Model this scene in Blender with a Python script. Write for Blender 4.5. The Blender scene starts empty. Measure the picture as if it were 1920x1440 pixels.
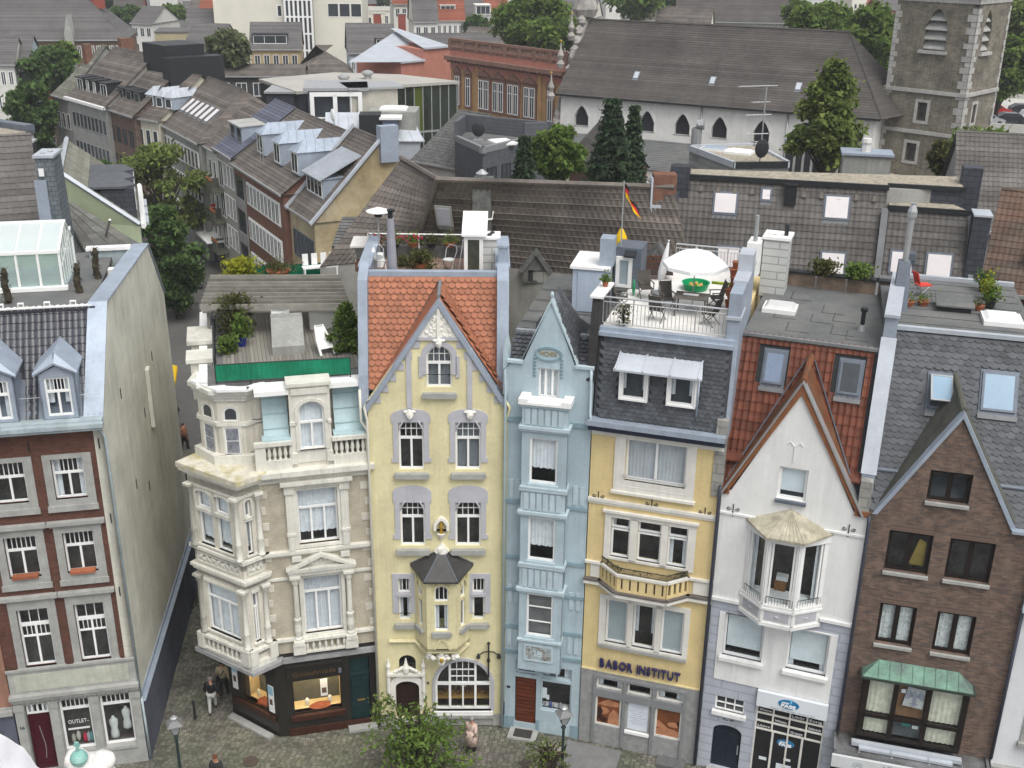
import bpy, bmesh, math, random
from math import sin, cos, pi, radians as R, hypot
from mathutils import Vector as V, Matrix as M
from mathutils.geometry import tessellate_polygon
random.seed(7)
RR = random.Random; MT = M.Translation; MRo = M.Rotation
RND = RR(11)
D = bpy.data
SC = bpy.context.scene
COL = SC.collection
# ------------------------------------------------------------- camera, sky, sun, exposure
F_PX, CAM_H = 2100.0, 30.0
dn = V((891 - 960, -5150, -F_PX)).normalized(); up = -dn
fw = V((0, 0, -1)); ya = (fw - fw.dot(up) * up).normalized(); xa = ya.cross(up)
RM = M((xa, ya, up))
cam = D.objects.new('camera', D.cameras.new('camera')); COL.objects.link(cam)
cam.data.sensor_width = 36; cam.data.lens = F_PX / 1920 * 36; cam.data.clip_start = .3; cam.data.clip_end = 3000
cam.matrix_world = MT((0, 0, CAM_H)) @ RM.to_4x4()
SC.camera = cam
w = D.worlds.new('World'); SC.world = w; w.use_nodes = True
nt = w.node_tree; bg = nt.nodes['Background']
sk = nt.nodes.new('ShaderNodeTexSky'); sk.sky_type = 'NISHITA'; sk.sun_disc = False
SUN_EL, SUN_AZ = 60, 150
sk.sun_elevation = R(SUN_EL); sk.sun_rotation = R(SUN_AZ); sk.air_density = 1; sk.dust_density = 3; sk.ozone_density = 1
hs = nt.nodes.new('ShaderNodeHueSaturation'); hs.inputs['Saturation'].default_value = .22
nt.links.new(sk.outputs[0], hs.inputs['Color']); nt.links.new(hs.outputs[0], bg.inputs[0]); bg.inputs[1].default_value = .12
sl = D.lights.new('sun', 'SUN'); sl.energy = 1.2; sl.angle = R(40); sl.color = (1, .97, .92)
so = D.objects.new('sun', sl); COL.objects.link(so)
az = R(SUN_AZ)
sd = V((sin(az) * cos(R(SUN_EL)), cos(az) * cos(R(SUN_EL)), sin(R(SUN_EL))))
so.rotation_euler = sd.to_track_quat('Z', 'Y').to_euler()
SC.view_settings.view_transform = 'Standard'; SC.view_settings.look = 'None'
SC.view_settings.exposure = .8; SC.view_settings.gamma = 1; SC.view_settings.use_curve_mapping = False
# ------------------------------------------------------------- small survey helpers (photo pixel -> place)
def ray(px, py): return RM @ V((px - 960, -(py - 720), -F_PX))
def atz(px, py, z=0.):
    d = ray(px, py); return V((0, 0, CAM_H)) + d * ((z - CAM_H) / d.z)
def aty(px, py, y):
    d = ray(px, py); return V((0, 0, CAM_H)) + d * (y / d.y)
class Fr:
    def __init__(s, x, y, ang, z=0):
        s.o = V((x, y, z)); a = R(ang); s.a = a; s.x = V((cos(a), sin(a), 0)); s.y = V((-sin(a), cos(a), 0))
    def uz(s, px, py, d=0.):
        r = ray(px, py); o = V((0, 0, CAM_H)); t = (s.y.dot(s.o) + d - s.y.dot(o)) / s.y.dot(r); q = o + r * t - s.o
        return q.dot(s.x), q.z
    def ud(s, px, py, z):
        q = atz(px, py, z + s.o.z) - s.o; return q.dot(s.x), q.dot(s.y)
    def w(s, u, d, z=0): return s.o + s.x * u + s.y * d + V((0, 0, z))
    def l(s, x, y): q = V((x, y, 0)) - s.o; return q.dot(s.x), q.dot(s.y)
# ------------------------------------------------------------- materials
MATS = {}
def mat(name, c, r=.85, v=.12, s=2., b=.15, bs=30., st=0., c2=None, k2=.55, met=0., rnd=0., isl=0., brick=None, c3=None, rows=None, spec=.3):
    if name in MATS: return MATS[name]
    m = D.materials.new(name); m.use_nodes = True; t = m.node_tree; N = t.nodes.new; Lk = t.links.new
    p = t.nodes['Principled BSDF']; p.inputs['Roughness'].default_value = r; p.inputs['Metallic'].default_value = met
    p.inputs['Specular IOR Level'].default_value = spec
    tc = N('ShaderNodeTexCoord'); co = tc.outputs['Object']
    def noise(sc, det=5, vec=co, ro=.6):
        n = N('ShaderNodeTexNoise'); n.inputs['Scale'].default_value = sc; n.inputs['Detail'].default_value = det; n.inputs['Roughness'].default_value = ro; Lk(vec, n.inputs['Vector']); return n.outputs['Fac']
    def mp(x, a, b_, c_, d_):
        n = N('ShaderNodeMapRange'); Lk(x, n.inputs[0]); n.inputs[1].default_value = a; n.inputs[2].default_value = b_; n.inputs[3].default_value = c_; n.inputs[4].default_value = d_; return n.outputs[0]
    def mix(f, a, b_, mode='MIX'):
        n = N('ShaderNodeMix'); n.data_type = 'RGBA'; n.blend_type = mode
        for i, x in ((0, f), (6, a), (7, b_)):
            if hasattr(x, 'links'): Lk(x, n.inputs[i])
            else: n.inputs[i].default_value = x if i == 0 else (*x[:3], 1)
        return n.outputs[2]
    def mul(a, f):
        n = N('ShaderNodeVectorMath'); n.operation = 'SCALE'; Lk(a, n.inputs[0]); Lk(f, n.inputs['Scale']); return n.outputs[0]
    col = None; hb = None
    if brick:
        sx = N('ShaderNodeSeparateXYZ'); Lk(co, sx.inputs[0]); ad = N('ShaderNodeMath'); Lk(sx.outputs[0], ad.inputs[0]); Lk(sx.outputs[1], ad.inputs[1])
        cx = N('ShaderNodeCombineXYZ'); Lk(ad.outputs[0], cx.inputs[0]); Lk(sx.outputs[2], cx.inputs[1])
        bt = N('ShaderNodeTexBrick'); Lk(cx.outputs[0], bt.inputs['Vector']); bt.inputs['Scale'].default_value = 1
        bt.inputs['Brick Width'].default_value = brick[0]; bt.inputs['Row Height'].default_value = brick[1]; bt.inputs['Mortar Size'].default_value = brick[1] * .09
        bt.inputs['Color1'].default_value = (*c, 1); bt.inputs['Color2'].default_value = (*(c2 or c), 1); bt.inputs['Mortar'].default_value = (*(c3 or c), 1)
        col = bt.outputs['Color']; hb = bt.outputs['Fac']
    else:
        rgb = N('ShaderNodeRGB'); rgb.outputs[0].default_value = (*c, 1); col = rgb.outputs[0]
        if c2: col = mix(mp(noise(s * .7, 6), k2 - .12, k2 + .12, 0, 1), col, c2)
    col = mul(col, mp(noise(s), .3, .7, 1 - v, 1 + v))
    if v > .04: col = mul(col, mp(noise(s * 9, 3), .3, .7, 1 - v * .5, 1 + v * .5))
    if st:
        mpn = N('ShaderNodeMapping'); mpn.inputs['Scale'].default_value = (2.6, 2.6, .16); Lk(co, mpn.inputs[0])
        col = mix(mp(noise(.45, 3), .42, .62, .25, 1), col, mul(col, mp(noise(1.3, 6, mpn.outputs[0], .7), .36, .62, 1 - st, 1 + st * .15)))
        mq = N('ShaderNodeMapping'); mq.inputs['Scale'].default_value = (8, 8, .3); Lk(co, mq.inputs[0]); col = mul(col, mp(noise(1.1, 5, mq.outputs[0], .65), .6, .74, 1, 1 - st * 1.1)); col = mul(col, mp(noise(.5, 6, ro=.7), .35, .65, 1 - st * .45, 1 + st * .2))
    if rnd:
        oi = N('ShaderNodeObjectInfo'); col = mul(col, mp(oi.outputs['Random'], 0, 1, 1 - rnd, 1 + rnd))
    if isl:
        ge = N('ShaderNodeNewGeometry'); col = mul(col, mp(ge.outputs['Random Per Island'], 0, 1, 1 - isl, 1 + isl))
    Lk(col, p.inputs['Base Color'])
    if b:
        bp = N('ShaderNodeBump'); bp.inputs['Strength'].default_value = min(1, b); bp.inputs['Distance'].default_value = .02
        h = noise(bs, 4)
        if hb is not None:
            a2 = N('ShaderNodeMath'); a2.operation = 'MULTIPLY_ADD'; Lk(hb, a2.inputs[0]); a2.inputs[1].default_value = -1.; Lk(h, a2.inputs[2]); h = a2.outputs[0]
        Lk(h, bp.inputs['Height']); Lk(bp.outputs[0], p.inputs['Normal'])
    MATS[name] = m; return m
def glass(name, tint=(.95, .97, .98), refl=.9, rough=.03, sky_sheen=0.):
    if name in MATS: return MATS[name]
    m = D.materials.new(name); m.use_nodes = True; t = m.node_tree; N = t.nodes.new; Lk = t.links.new
    t.nodes.remove(t.nodes['Principled BSDF']); o = t.nodes['Material Output']
    tr = N('ShaderNodeBsdfTransparent'); tr.inputs[0].default_value = (*tint, 1); gl = N('ShaderNodeBsdfGlossy'); gl.inputs['Roughness'].default_value = rough
    gl.inputs[0].default_value = (refl, refl, refl, 1)
    fr = N('ShaderNodeFresnel'); fr.inputs[0].default_value = 1.5; mx = N('ShaderNodeMixShader')
    ge = N('ShaderNodeNewGeometry'); ml = N('ShaderNodeMath'); ml.operation = 'MULTIPLY_ADD'; ml.inputs[1].default_value = -1; ml.inputs[2].default_value = 1; m2 = N('ShaderNodeMath'); m2.operation = 'MULTIPLY'; Lk(ge.outputs['Backfacing'], ml.inputs[0]); Lk(ml.outputs[0], m2.inputs[0]); Lk(fr.outputs[0], m2.inputs[1]); Lk(m2.outputs[0], mx.inputs[0]); Lk(tr.outputs[0], mx.inputs[1]); Lk(gl.outputs[0], mx.inputs[2]); Lk(mx.outputs[0], o.inputs[0])
    if sky_sheen:  # white diffuse mixed in, imitates bright sky reflected in the panes
        df2 = N('ShaderNodeBsdfDiffuse'); df2.inputs[0].default_value = (.75, .8, .8, 1); m3 = N('ShaderNodeMixShader'); m3.inputs[0].default_value = sky_sheen; Lk(mx.outputs[0], m3.inputs[1]); Lk(df2.outputs[0], m3.inputs[2]); Lk(m3.outputs[0], o.inputs[0])
    MATS[name] = m; return m
def emit(name, c, e):
    if name in MATS: return MATS[name]
    m = D.materials.new(name); m.use_nodes = True; p = m.node_tree.nodes['Principled BSDF']
    p.inputs['Base Color'].default_value = (*c, 1); p.inputs['Emission Color'].default_value = (*c, 1); p.inputs['Emission Strength'].default_value = e
    MATS[name] = m; return m
# ------------------------------------------------------------- mesh building
class MB:
    def __init__(s, T=None): s.v = []; s.f = []; s.T = T; s.sm = False
    def add(s, vs, fs):
        n = len(s.v)
        if s.T is not None: vs = [s.T @ V(p) for p in vs]
        s.v += [tuple(p) for p in vs]; s.f += [tuple(i + n for i in f) for f in fs]; return s
    def box(s, x0, x1, y0, y1, z0, z1):
        return s.add([(x0, y0, z0), (x1, y0, z0), (x1, y1, z0), (x0, y1, z0), (x0, y0, z1), (x1, y0, z1), (x1, y1, z1), (x0, y1, z1)],
                     [(0, 3, 2, 1), (4, 5, 6, 7), (0, 1, 5, 4), (1, 2, 6, 5), (2, 3, 7, 6), (3, 0, 4, 7)])
    def quad(s, *p): return s.add(p, [tuple(range(len(p)))])
    def ext(s, poly, e):
        n = len(poly); e = V(e); a = [V(p) for p in poly]
        return s.add(a + [p + e for p in a], [tuple(range(n - 1, -1, -1)), tuple(range(n, 2 * n))] + [(i, (i + 1) % n, n + (i + 1) % n, n + i) for i in range(n)])
    def prism(s, poly, y0, y1): return s.ext([(x, y0, z) for x, z in poly], (0, y1 - y0, 0))
    def slab(s, poly, z0, z1): return s.ext([(x, y, z0) for x, y in poly], (0, 0, z1 - z0))
    def ring(s, po, pi_, y0, y1):
        n = len(po); vs = [(x, y0, z) for x, z in po] + [(x, y0, z) for x, z in pi_] + [(x, y1, z) for x, z in po] + [(x, y1, z) for x, z in pi_]; fs = []
        for i in range(n):
            j = (i + 1) % n; fs += [(i, j, n + j, n + i), (2 * n + i, 3 * n + i, 3 * n + j, 2 * n + j), (i, 2 * n + i, 2 * n + j, j), (n + i, n + j, 3 * n + j, 3 * n + i)]
        return s.add(vs, fs)
    def wall(s, outer, holes=(), y=0., dep=.3):
        loops = [[V((a, b, 0)) for a, b in L] for L in [outer, *holes]]; flat = [p for L in loops for p in L]
        fs = []
        for t in tessellate_polygon(loops):
            a, b, c = (flat[i] for i in t); ar = (b - a).cross(c - a).z
            if abs(ar) > 1e-9: fs.append(tuple(t) if ar > 0 else tuple(reversed(t)))
        s.add([(p.x, y, p.y) for p in flat], fs)
        for L in loops:
            n = len(L); s.add([(p.x, y, p.y) for p in L] + [(p.x, y + dep, p.y) for p in L], [(i, (i + 1) % n, n + (i + 1) % n, n + i) for i in range(n)])
        return s
    def tube(s, pts, r, n=6, cap=True):
        pts = [V(p) for p in pts]; rs = r if isinstance(r, (list, tuple)) else [r] * len(pts); vs = []; fs = []
        for i, p in enumerate(pts):
            d = (pts[min(i + 1, len(pts) - 1)] - pts[max(i - 1, 0)]).normalized(); a = d.cross(V((0, 0, 1)) if abs(d.z) < .95 else V((1, 0, 0))).normalized(); b = d.cross(a)
            vs += [p + (a * cos(2 * pi * k / n) + b * sin(2 * pi * k / n)) * rs[i] for k in range(n)]
        for i in range(len(pts) - 1): fs += [(i * n + k, i * n + (k + 1) % n, (i + 1) * n + (k + 1) % n, (i + 1) * n + k) for k in range(n)]
        if cap: fs += [tuple(range(n - 1, -1, -1)), tuple(range((len(pts) - 1) * n, len(pts) * n))]
        return s.add(vs, fs)
    def lathe(s, prof, c=(0, 0, 0), n=12, a0=0., a1=2 * pi, sq=1.):
        c = V(c); vs = []; fs = []; full = abs(a1 - a0 - 2 * pi) < 1e-6; m = n if full else n + 1
        for r, z in prof: vs += [c + V((r * cos(a0 + (a1 - a0) * k / n), sq * r * sin(a0 + (a1 - a0) * k / n), z)) for k in range(m)]
        for i in range(len(prof) - 1): fs += [(i * m + k, i * m + (k + 1) % m, (i + 1) * m + (k + 1) % m, (i + 1) * m + k) for k in range(n)]
        fs += [tuple(range(m - 1, -1, -1)), tuple(range((len(prof) - 1) * m, len(prof) * m))]
        return s.add(vs, fs)
    def blob(s, c, r, n=8, m=5, j=0., rr=RND):
        c = V(c); r = (r, r, r) if not isinstance(r, (tuple, list)) else r; vs = [c + V((0, 0, -r[2]))]; fs = []
        for i in range(1, m):
            a = -pi / 2 + pi * i / m
            for k in range(n): q = 1 + rr.uniform(-j, j); vs.append(c + V((r[0] * cos(a) * cos(2 * pi * k / n) * q, r[1] * cos(a) * sin(2 * pi * k / n) * q, r[2] * sin(a) * q)))
        vs.append(c + V((0, 0, r[2]))); L = len(vs) - 1
        for k in range(n): fs += [(0, 1 + (k + 1) % n, 1 + k), (L, 1 + (m - 2) * n + k, 1 + (m - 2) * n + (k + 1) % n)]
        for i in range(m - 2): fs += [(1 + i * n + k, 1 + i * n + (k + 1) % n, 1 + (i + 1) * n + (k + 1) % n, 1 + (i + 1) * n + k) for k in range(n)]
        return s.add(vs, fs)
    def mesh(s, name, m, smooth=False):
        me = D.meshes.new(name); me.from_pydata(s.v, [], s.f); me.materials.append(m)
        if smooth or s.sm: me.shade_smooth()
        return me
def link(o, P=None):
    COL.objects.link(o)
    if P is not None: o.parent = P
    return o
def ob(name, mb, m, P=None, label=None, cat=None, group=None, kind=None, smooth=False):
    o = D.objects.new(name, mb.mesh(name, m, smooth) if isinstance(mb, MB) else mb); link(o, P)
    for k, x in (('label', label), ('category', cat), ('group', group), ('kind', kind)):
        if x: o[k] = x
    return o
def thing(name, label, cat, loc=(0, 0, 0), rz=0., group=None):
    o = D.objects.new(name, None); o.empty_display_size = .2; link(o); o.location = loc; o.rotation_euler = (0, 0, rz); o['label'] = label; o['category'] = cat
    if group: o['group'] = group
    return o
def house(name, label, f, cat='house', group=None): return thing(name, label, cat, f.o, f.a, group)
def copy_tree(o, P=None):
    c = o.copy(); link(c, P)
    for ch in [x for x in o.children]: copy_tree(ch, c)
    return c
def inst(name, me, mx, P):
    o = D.objects.new(name, me); link(o, P); o.matrix_local = mx; return o
def rect(u0, u1, z0, z1): return [(u0, z0), (u1, z0), (u1, z1), (u0, z1)]
def archp(u0, u1, z0, z1, rise, n=10, point=False):
    c = (u0 + u1) / 2; h = (u1 - u0) / 2; p = [(u0, z0), (u1, z0)]
    for i in range(n + 1):
        t = i / n
        if point: x = h * (1 - 2 * t); z = (1 - abs(x / h) ** 1.7)
        else: x = h * cos(pi * t); z = sin(pi * t)
        p.append((c + x, z1 - rise + rise * z))
    return p
def inset(p, d):
    xs = [a for a, b in p]; zs = [b for a, b in p]; cx, cz = (min(xs) + max(xs)) / 2, (min(zs) + max(zs)) / 2; hx, hz = (max(xs) - min(xs)) / 2, (max(zs) - min(zs)) / 2
    return [(cx + (a - cx) * (hx - d) / hx, cz + (b - cz) * (hz - d) / hz) for a, b in p]
# ------------------------------------------------------------- shared materials
WHITE = mat('white_paint', (.78, .78, .76), .5, .04, 3, .03)
GLASS = glass('window_glass')
DARKGLASS = mat('far_window_glass', (.045, .052, .058), .08, .3, .5, 0, spec=.6)
NET = mat('net_curtain', (.74, .75, .76), .9, .12, 4, .1, 20)
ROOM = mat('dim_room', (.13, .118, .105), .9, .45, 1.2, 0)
ZINC = mat('zinc_sheet', (.34, .39, .46), .5, .12, 1.5, .06, 8, st=.12, met=.25)
ZINCD = mat('dark_zinc', (.13, .15, .18), .5, .15, 1.5, .06, 8, met=.2)
SLATE = mat('slate', (.070, .075, .083), .55, .25, 3, .25, 25, isl=.35, rnd=.25)
SLATEF = mat('slate_cladding', (.055, .06, .075), .6, .2, 2, .2, 25, brick=(.5, .25), c2=(.045, .05, .062), c3=(.03, .03, .035))
BROWNT = mat('brown_roof_tile', (.130, .112, .098), .8, .25, .8, .3, 25, isl=.28, c2=(.092, .082, .074))
GREYT = mat('grey_roof_tile', (.115, .107, .10), .8, .28, .6, .3, 25, isl=.2)
STONE = mat('grey_stone', (.33, .33, .31), .85, .16, 2, .3, 25, st=.12)
LEAD = mat('roofing_felt', (.12, .125, .125), .85, .18, .8, .3, 40, c2=(.15, .15, .14))
IRON = mat('dark_iron', (.02, .022, .024), .5, .2, 4, .05)
STEEL = mat('galvanised_steel', (.42, .43, .43), .4, .1, 3, .03, met=.5)
WOODD = mat('dark_brown_wood', (.028, .016, .011), .5, .2, 4, .1)
GRAVEL = mat('gravel', (.36, .32, .25), .95, .25, 6, .8, 60, c2=(.22, .2, .16))
BARK = mat('bark', (.07, .055, .04), .95, .3, 6, .6, 30)
PZ = mat('pale_zinc', (.46, .49, .53), .5, .07, 1, .05, st=.1, met=.2); DL = mat('dull_lead', (.17, .175, .18), .6, .15); GPR = mat('grey_print', (.3, .32, .36)); WPR = mat('white_print', (.8, .8, .8), .5)
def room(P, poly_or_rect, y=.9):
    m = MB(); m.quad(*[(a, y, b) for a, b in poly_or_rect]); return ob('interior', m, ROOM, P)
# ------------------------------------------------------------- windows
def win(P, u0, u1, z0, z1, y=.14, cols=2, tr=0., tcols=0, trows=1, fm=WHITE, fw=.065, cur=None, arch=0., T=None, gl=GLASS, sill=None, sm=STONE, name='window', curm=NET, mw=None, point=False, cb=0.):
    mw = mw or fw * 1.1; po = archp(u0, u1, z0, z1, arch, 10, point) if arch else rect(u0, u1, z0, z1); pin = inset(po, fw)
    m = MB(T); m.ring(po, pin, y, y + .07); zt = z1 - (z1 - z0) * tr if tr else None
    if tr: m.box(u0 + fw, u1 - fw, y - .012, y + .06, zt - mw * .6, zt + mw * .6)
    top = zt if tr else z1 - fw * .5
    for i in range(1, cols): c = u0 + (u1 - u0) * i / cols; m.box(c - mw / 2, c + mw / 2, y - .008, y + .055, z0 + fw * .5, top)
    if tcols:
        for i in range(1, tcols):
            c = u0 + fw + (u1 - u0 - 2 * fw) * i / tcols; h = z1 - fw * .5
            if arch and not point: q = abs((c - (u0 + u1) / 2) / ((u1 - u0) / 2)); h = z1 - arch + arch * math.sqrt(max(0, 1 - q * q)) - fw * .4
            m.box(c - .014, c + .014, y + .01, y + .045, zt, h)
        for i in range(1, trows): c = zt + (z1 - zt) * i / trows; m.box(u0 + fw, u1 - fw, y + .012, y + .043, c - .014, c + .014)
    o = ob(name, m, fm, P)
    k0, k1 = RND.uniform(-.012, .012), RND.uniform(-.015, .015); g = MB(T); g.ext([(a, y + .035 + k0 * (a - u0) + k1 * (b - z0), b) for a, b in pin], (0, .006, 0)); ob('pane', g, gl, o)
    if not cur and RND.random() < .45 and gl is GLASS and fw != .075:
        dz = z0 + (z1 - z0) * RND.choice((0, 0, .3)); q = (u1 - u0) * RND.uniform(.14, .26); c = MB(T)
        for s in (0, 1):
            a = u0 + .03 if s == 0 else u1 - q - .03; n = max(4, int(q / .04)); c.add([(a + q * i / n, y + .17 + .022 * sin(i * 2.3), z) for i in range(n + 1) for z in (dz, z1 - arch * .4)], [(2 * i, 2 * i + 2, 2 * i + 3, 2 * i + 1) for i in range(n)])
        ob('curtain', c, curm, o, smooth=True)
    if cur:
        z_b = z0 + (z1 - z0) * cb; n = max(8, int((u1 - u0) / .045)); c = MB(T); a = .02; zz = z1 - (arch * .35 if arch else 0)
        vs = [(u0 + .02 + (u1 - u0 - .04) * i / n, y + .15 + a * sin(i * 2.1) + .008 * sin(i * .7), z) for i in range(n + 1) for z in (z_b + .02 * sin(i * 1.3), zz)]
        c.add(vs, [(2 * i, 2 * i + 2, 2 * i + 3, 2 * i + 1) for i in range(n)]); ob('curtain', c, curm, o, smooth=True)
    if sill:
        s = MB(T); s.box(u0 - .09, u1 + .09, -sill, y, z0 - .1, z0); ob('sill', s, sm, o)
    return o
def fwin(P, u0, u1, z0, z1, cols=2, tr=0., fm=WHITE, fw=.07, y=0., T=None, gl=None, name='window', sill=False):
    m = MB(T); m.ring(rect(u0, u1, z0, z1), rect(u0 + fw, u1 - fw, z0 + fw, z1 - fw), y - .05, y + .02)
    for i in range(1, cols): c = u0 + (u1 - u0) * i / cols; m.box(c - fw * .4, c + fw * .4, y - .045, y + .01, z0 + fw * .5, z1 - fw * .5)
    if tr: c = z1 - (z1 - z0) * tr; m.box(u0 + fw * .5, u1 - fw * .5, y - .046, y + .012, c - fw * .4, c + fw * .4)
    if sill: m.box(u0 - .06, u1 + .06, y - .14, y - .001, z0 - .09, z0 - .002)
    o = ob(name, m, fm, P); g = MB(T); g.box(u0 + fw * .5, u1 - fw * .5, y - .022, y + .018, z0 + fw * .5, z1 - fw * .5); ob('pane', g, gl or DARKGLASS, o); return o
# ------------------------------------------------------------- roof coverings
def tile_mesh(kind, w, h, m):
    b = MB()
    if kind == 'fish':
        n = 7; pts = [(-w * .49, h * 1.3), (-w * .49, h * .5)] + [(-w * .49 * cos(pi * i / n), h * .5 - h * .5 * sin(pi * i / n)) for i in range(1, n)] + [(w * .49, h * .5), (w * .49, h * 1.3)]
        b.ext([(x, y, .055 - .05 * y / h) for x, y in pts], (0, 0, .02))
    elif kind == 'slate':
        pts = [(-w * .55, h * 1.2), (-w * .55, h * .55), (-w * .2, h * .08), (w * .15, 0), (w * .45, h * .12), (w * .58, h * .4), (w * .58, h * 1.2)]
        b.ext([(x, y, .028 - .022 * y / h) for x, y in pts], (0, 0, .01))
    elif kind == 'pan':
        xs = [-.5, -.3, -.12, .05, .2, .32, .42, .5]; zs = [.035, .012, .004, .006, .018, .05, .058, .04]
        vs = [(x * w, y, z * w / .25 + .03 * (1 - y / h)) for y in (0, h * 1.08) for x, z in zip(xs, zs)]; n = len(xs)
        vs += [(x * w, .005, z * w / .25 - .004) for x, z in zip(xs, zs)]
        b.add(vs, [(i, i + 1, n + i + 1, n + i) for i in range(n - 1)] + [(2 * n + i, 2 * n + i + 1, i + 1, i) for i in range(n - 1)])
    return b.mesh('roof_tile_' + kind, m)
def tiles(P, O, S, T, w, h, kind, m, inside, parts=300, name='roof_tile', stag=True, smax=20., tmax=12., jit=.004, rr=RND):
    O, S, T = V(O), V(S).normalized(), V(T).normalized(); N = S.cross(T); me = tile_mesh(kind, w, h, m); spots = []
    for j in range(int(tmax / h) + 1):
        for i in range(int(smax / w) + 2):
            s = (i + (.5 if stag and j % 2 else 0)) * w; t = j * h
            if inside(s, t + h * .5): spots.append((s, t))
    src = [V(v.co) for v in me.vertices]; fs = [tuple(p.vertices) for p in me.polygons]; rest = MB()
    for k, (s, t) in enumerate(spots):
        A = M((S, T, N)).transposed().to_4x4(); A.translation = O + S * (s + rr.uniform(-jit, jit)) + T * (t + rr.uniform(-jit, jit)) + N * rr.uniform(0, jit)
        A = A @ MRo(rr.uniform(-.02, .02), 4, 'Z')
        if k < parts: inst(name, me, A, P)
        else: rest.add([A @ v for v in src], fs)
    if rest.v: ob(name + 's_upper', rest, m, P, kind='stuff')
def courses(mb, p0, p1, p2, p3, h=.33, wave=0., amp=.03, step=.035):
    p0, p1, p2, p3 = map(V, (p0, p1, p2, p3)); n = max(1, round(max((p3 - p0).length, (p2 - p1).length) / h))
    nn = (p1 - p0).cross(p3 - p0)
    if nn.length < 1e-6: nn = (p2 - p3).cross(p3 - p0)
    nn.normalize()
    if nn.z < 0: nn = -nn
    for i in range(n):
        t0, t1 = i / n, (i + 1) / n; a, b = p0.lerp(p3, t0), p1.lerp(p2, t0); c, d = p1.lerp(p2, t1), p0.lerp(p3, t1)
        if not wave:
            mb.add([a, b, b + nn * step, a + nn * step, c + nn * .004, d + nn * .004], [(0, 1, 2, 3), (3, 2, 4, 5)])
        else:
            L = (b - a).length; k = max(2, int(L / wave * 4)); vs = []
            for q in range(k + 1):
                u = q / k; off = nn * (amp * (.5 + .5 * sin(2 * pi * u * L / wave))); x = a.lerp(b, u); y = d.lerp(c, u)
                vs += [x, x + nn * step + off, y + nn * .006 + off]
            mb.add(vs, [f for q in range(k) for f in ((3 * q, 3 * q + 3, 3 * q + 4, 3 * q + 1), (3 * q + 1, 3 * q + 4, 3 * q + 5, 3 * q + 2))])
    return mb
def pipe(P, pts, r=.05, m=ZINC, name='downpipe'): return ob(name, MB().tube(pts, r, 8), m, P, smooth=True)
# ------------------------------------------------------------- lettering
TXT = {}
def text_mesh(s, m, size=1., depth=.01, shear=0., bold=0.):
    c = D.curves.new('t', 'FONT'); c.body = s; c.size = size; c.extrude = depth; c.shear = shear; c.offset = bold; c.resolution_u = 2
    o = D.objects.new('t', c); COL.objects.link(o); dg = bpy.context.evaluated_depsgraph_get(); me = D.meshes.new_from_object(o.evaluated_get(dg)); D.objects.remove(o); D.curves.remove(c)
    me.materials.clear(); me.materials.append(m); return me
def letters(P, s, m, x, y, z, h, width=None, depth=.01, T=None, name='letter', gap=.14, bold=0., shear=0., one=False, slope=0.):
    if one:
        me = text_mesh(s, m, h / .7, depth, shear, bold); xs = [v.co.x for v in me.vertices]; k = width / (max(xs) - min(xs)) if width else 1; x0 = min(xs)
        for v in me.vertices: q = V((x + (v.co.x - x0) * k, y - v.co.z, z + v.co.y)); v.co = T @ q if T else q
        return ob(name, me, m, P)
    ms = []; cx = 0
    for ch in s:
        if ch == ' ': cx += h * .5; ms.append(None); continue
        me = text_mesh(ch, m, h / .7, depth, shear, bold); xs = [v.co.x for v in me.vertices]; ms.append((me, cx - min(xs))); cx += max(xs) - min(xs) + h * gap
    k = width / (cx - h * gap) if width else 1
    for q in ms:
        if not q: continue
        me, dx = q
        for v in me.vertices: c = V((x + (v.co.x + dx) * k, y - v.co.z, z + v.co.y)); v.co = T @ c if T else c
        ob(name, me, m, P)
# ground
FL = Fr(-19.265, 33.411, 12.7); FC = Fr(-9.053, 35.998, 14.5); FY = Fr(-5.16, 36.8, 1.5); FB = Fr(-.16, 36.8, -12.5)
FA = Fr(2.85, 36.1, -17); FF = Fr(7.35, 34.7, -20); FO = Fr(11.97, 33.0, -15); FW = Fr(17.05, 31.62, -15)
gm = mat('paved_ground', (.10, .097, .09), .9, .2, .15, .3, 20, c2=(.075, .073, .07))
g = MB(); g.quad((-900, -60, -.05), (900, -60, -.05), (900, 1600, -.05), (-900, 1600, -.05)); ob('ground', g, gm, kind='structure')
COB = mat('cobble_stone', (.155, .142, .122), .75, .35, .8, .4, 30, rnd=.32, isl=.32, c2=(.12, .13, .09), k2=.52)
JOINT = mat('mossy_joint', (.085, .085, .068), .95, .3, 3, .4, 40)
pv = MB(); pv.quad((-30, 28, -.02), (24, 28, -.02), (24, 62, -.02), (-30, 62, -.02)); PAVE = ob('pavement', pv, JOINT, kind='structure')
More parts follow.
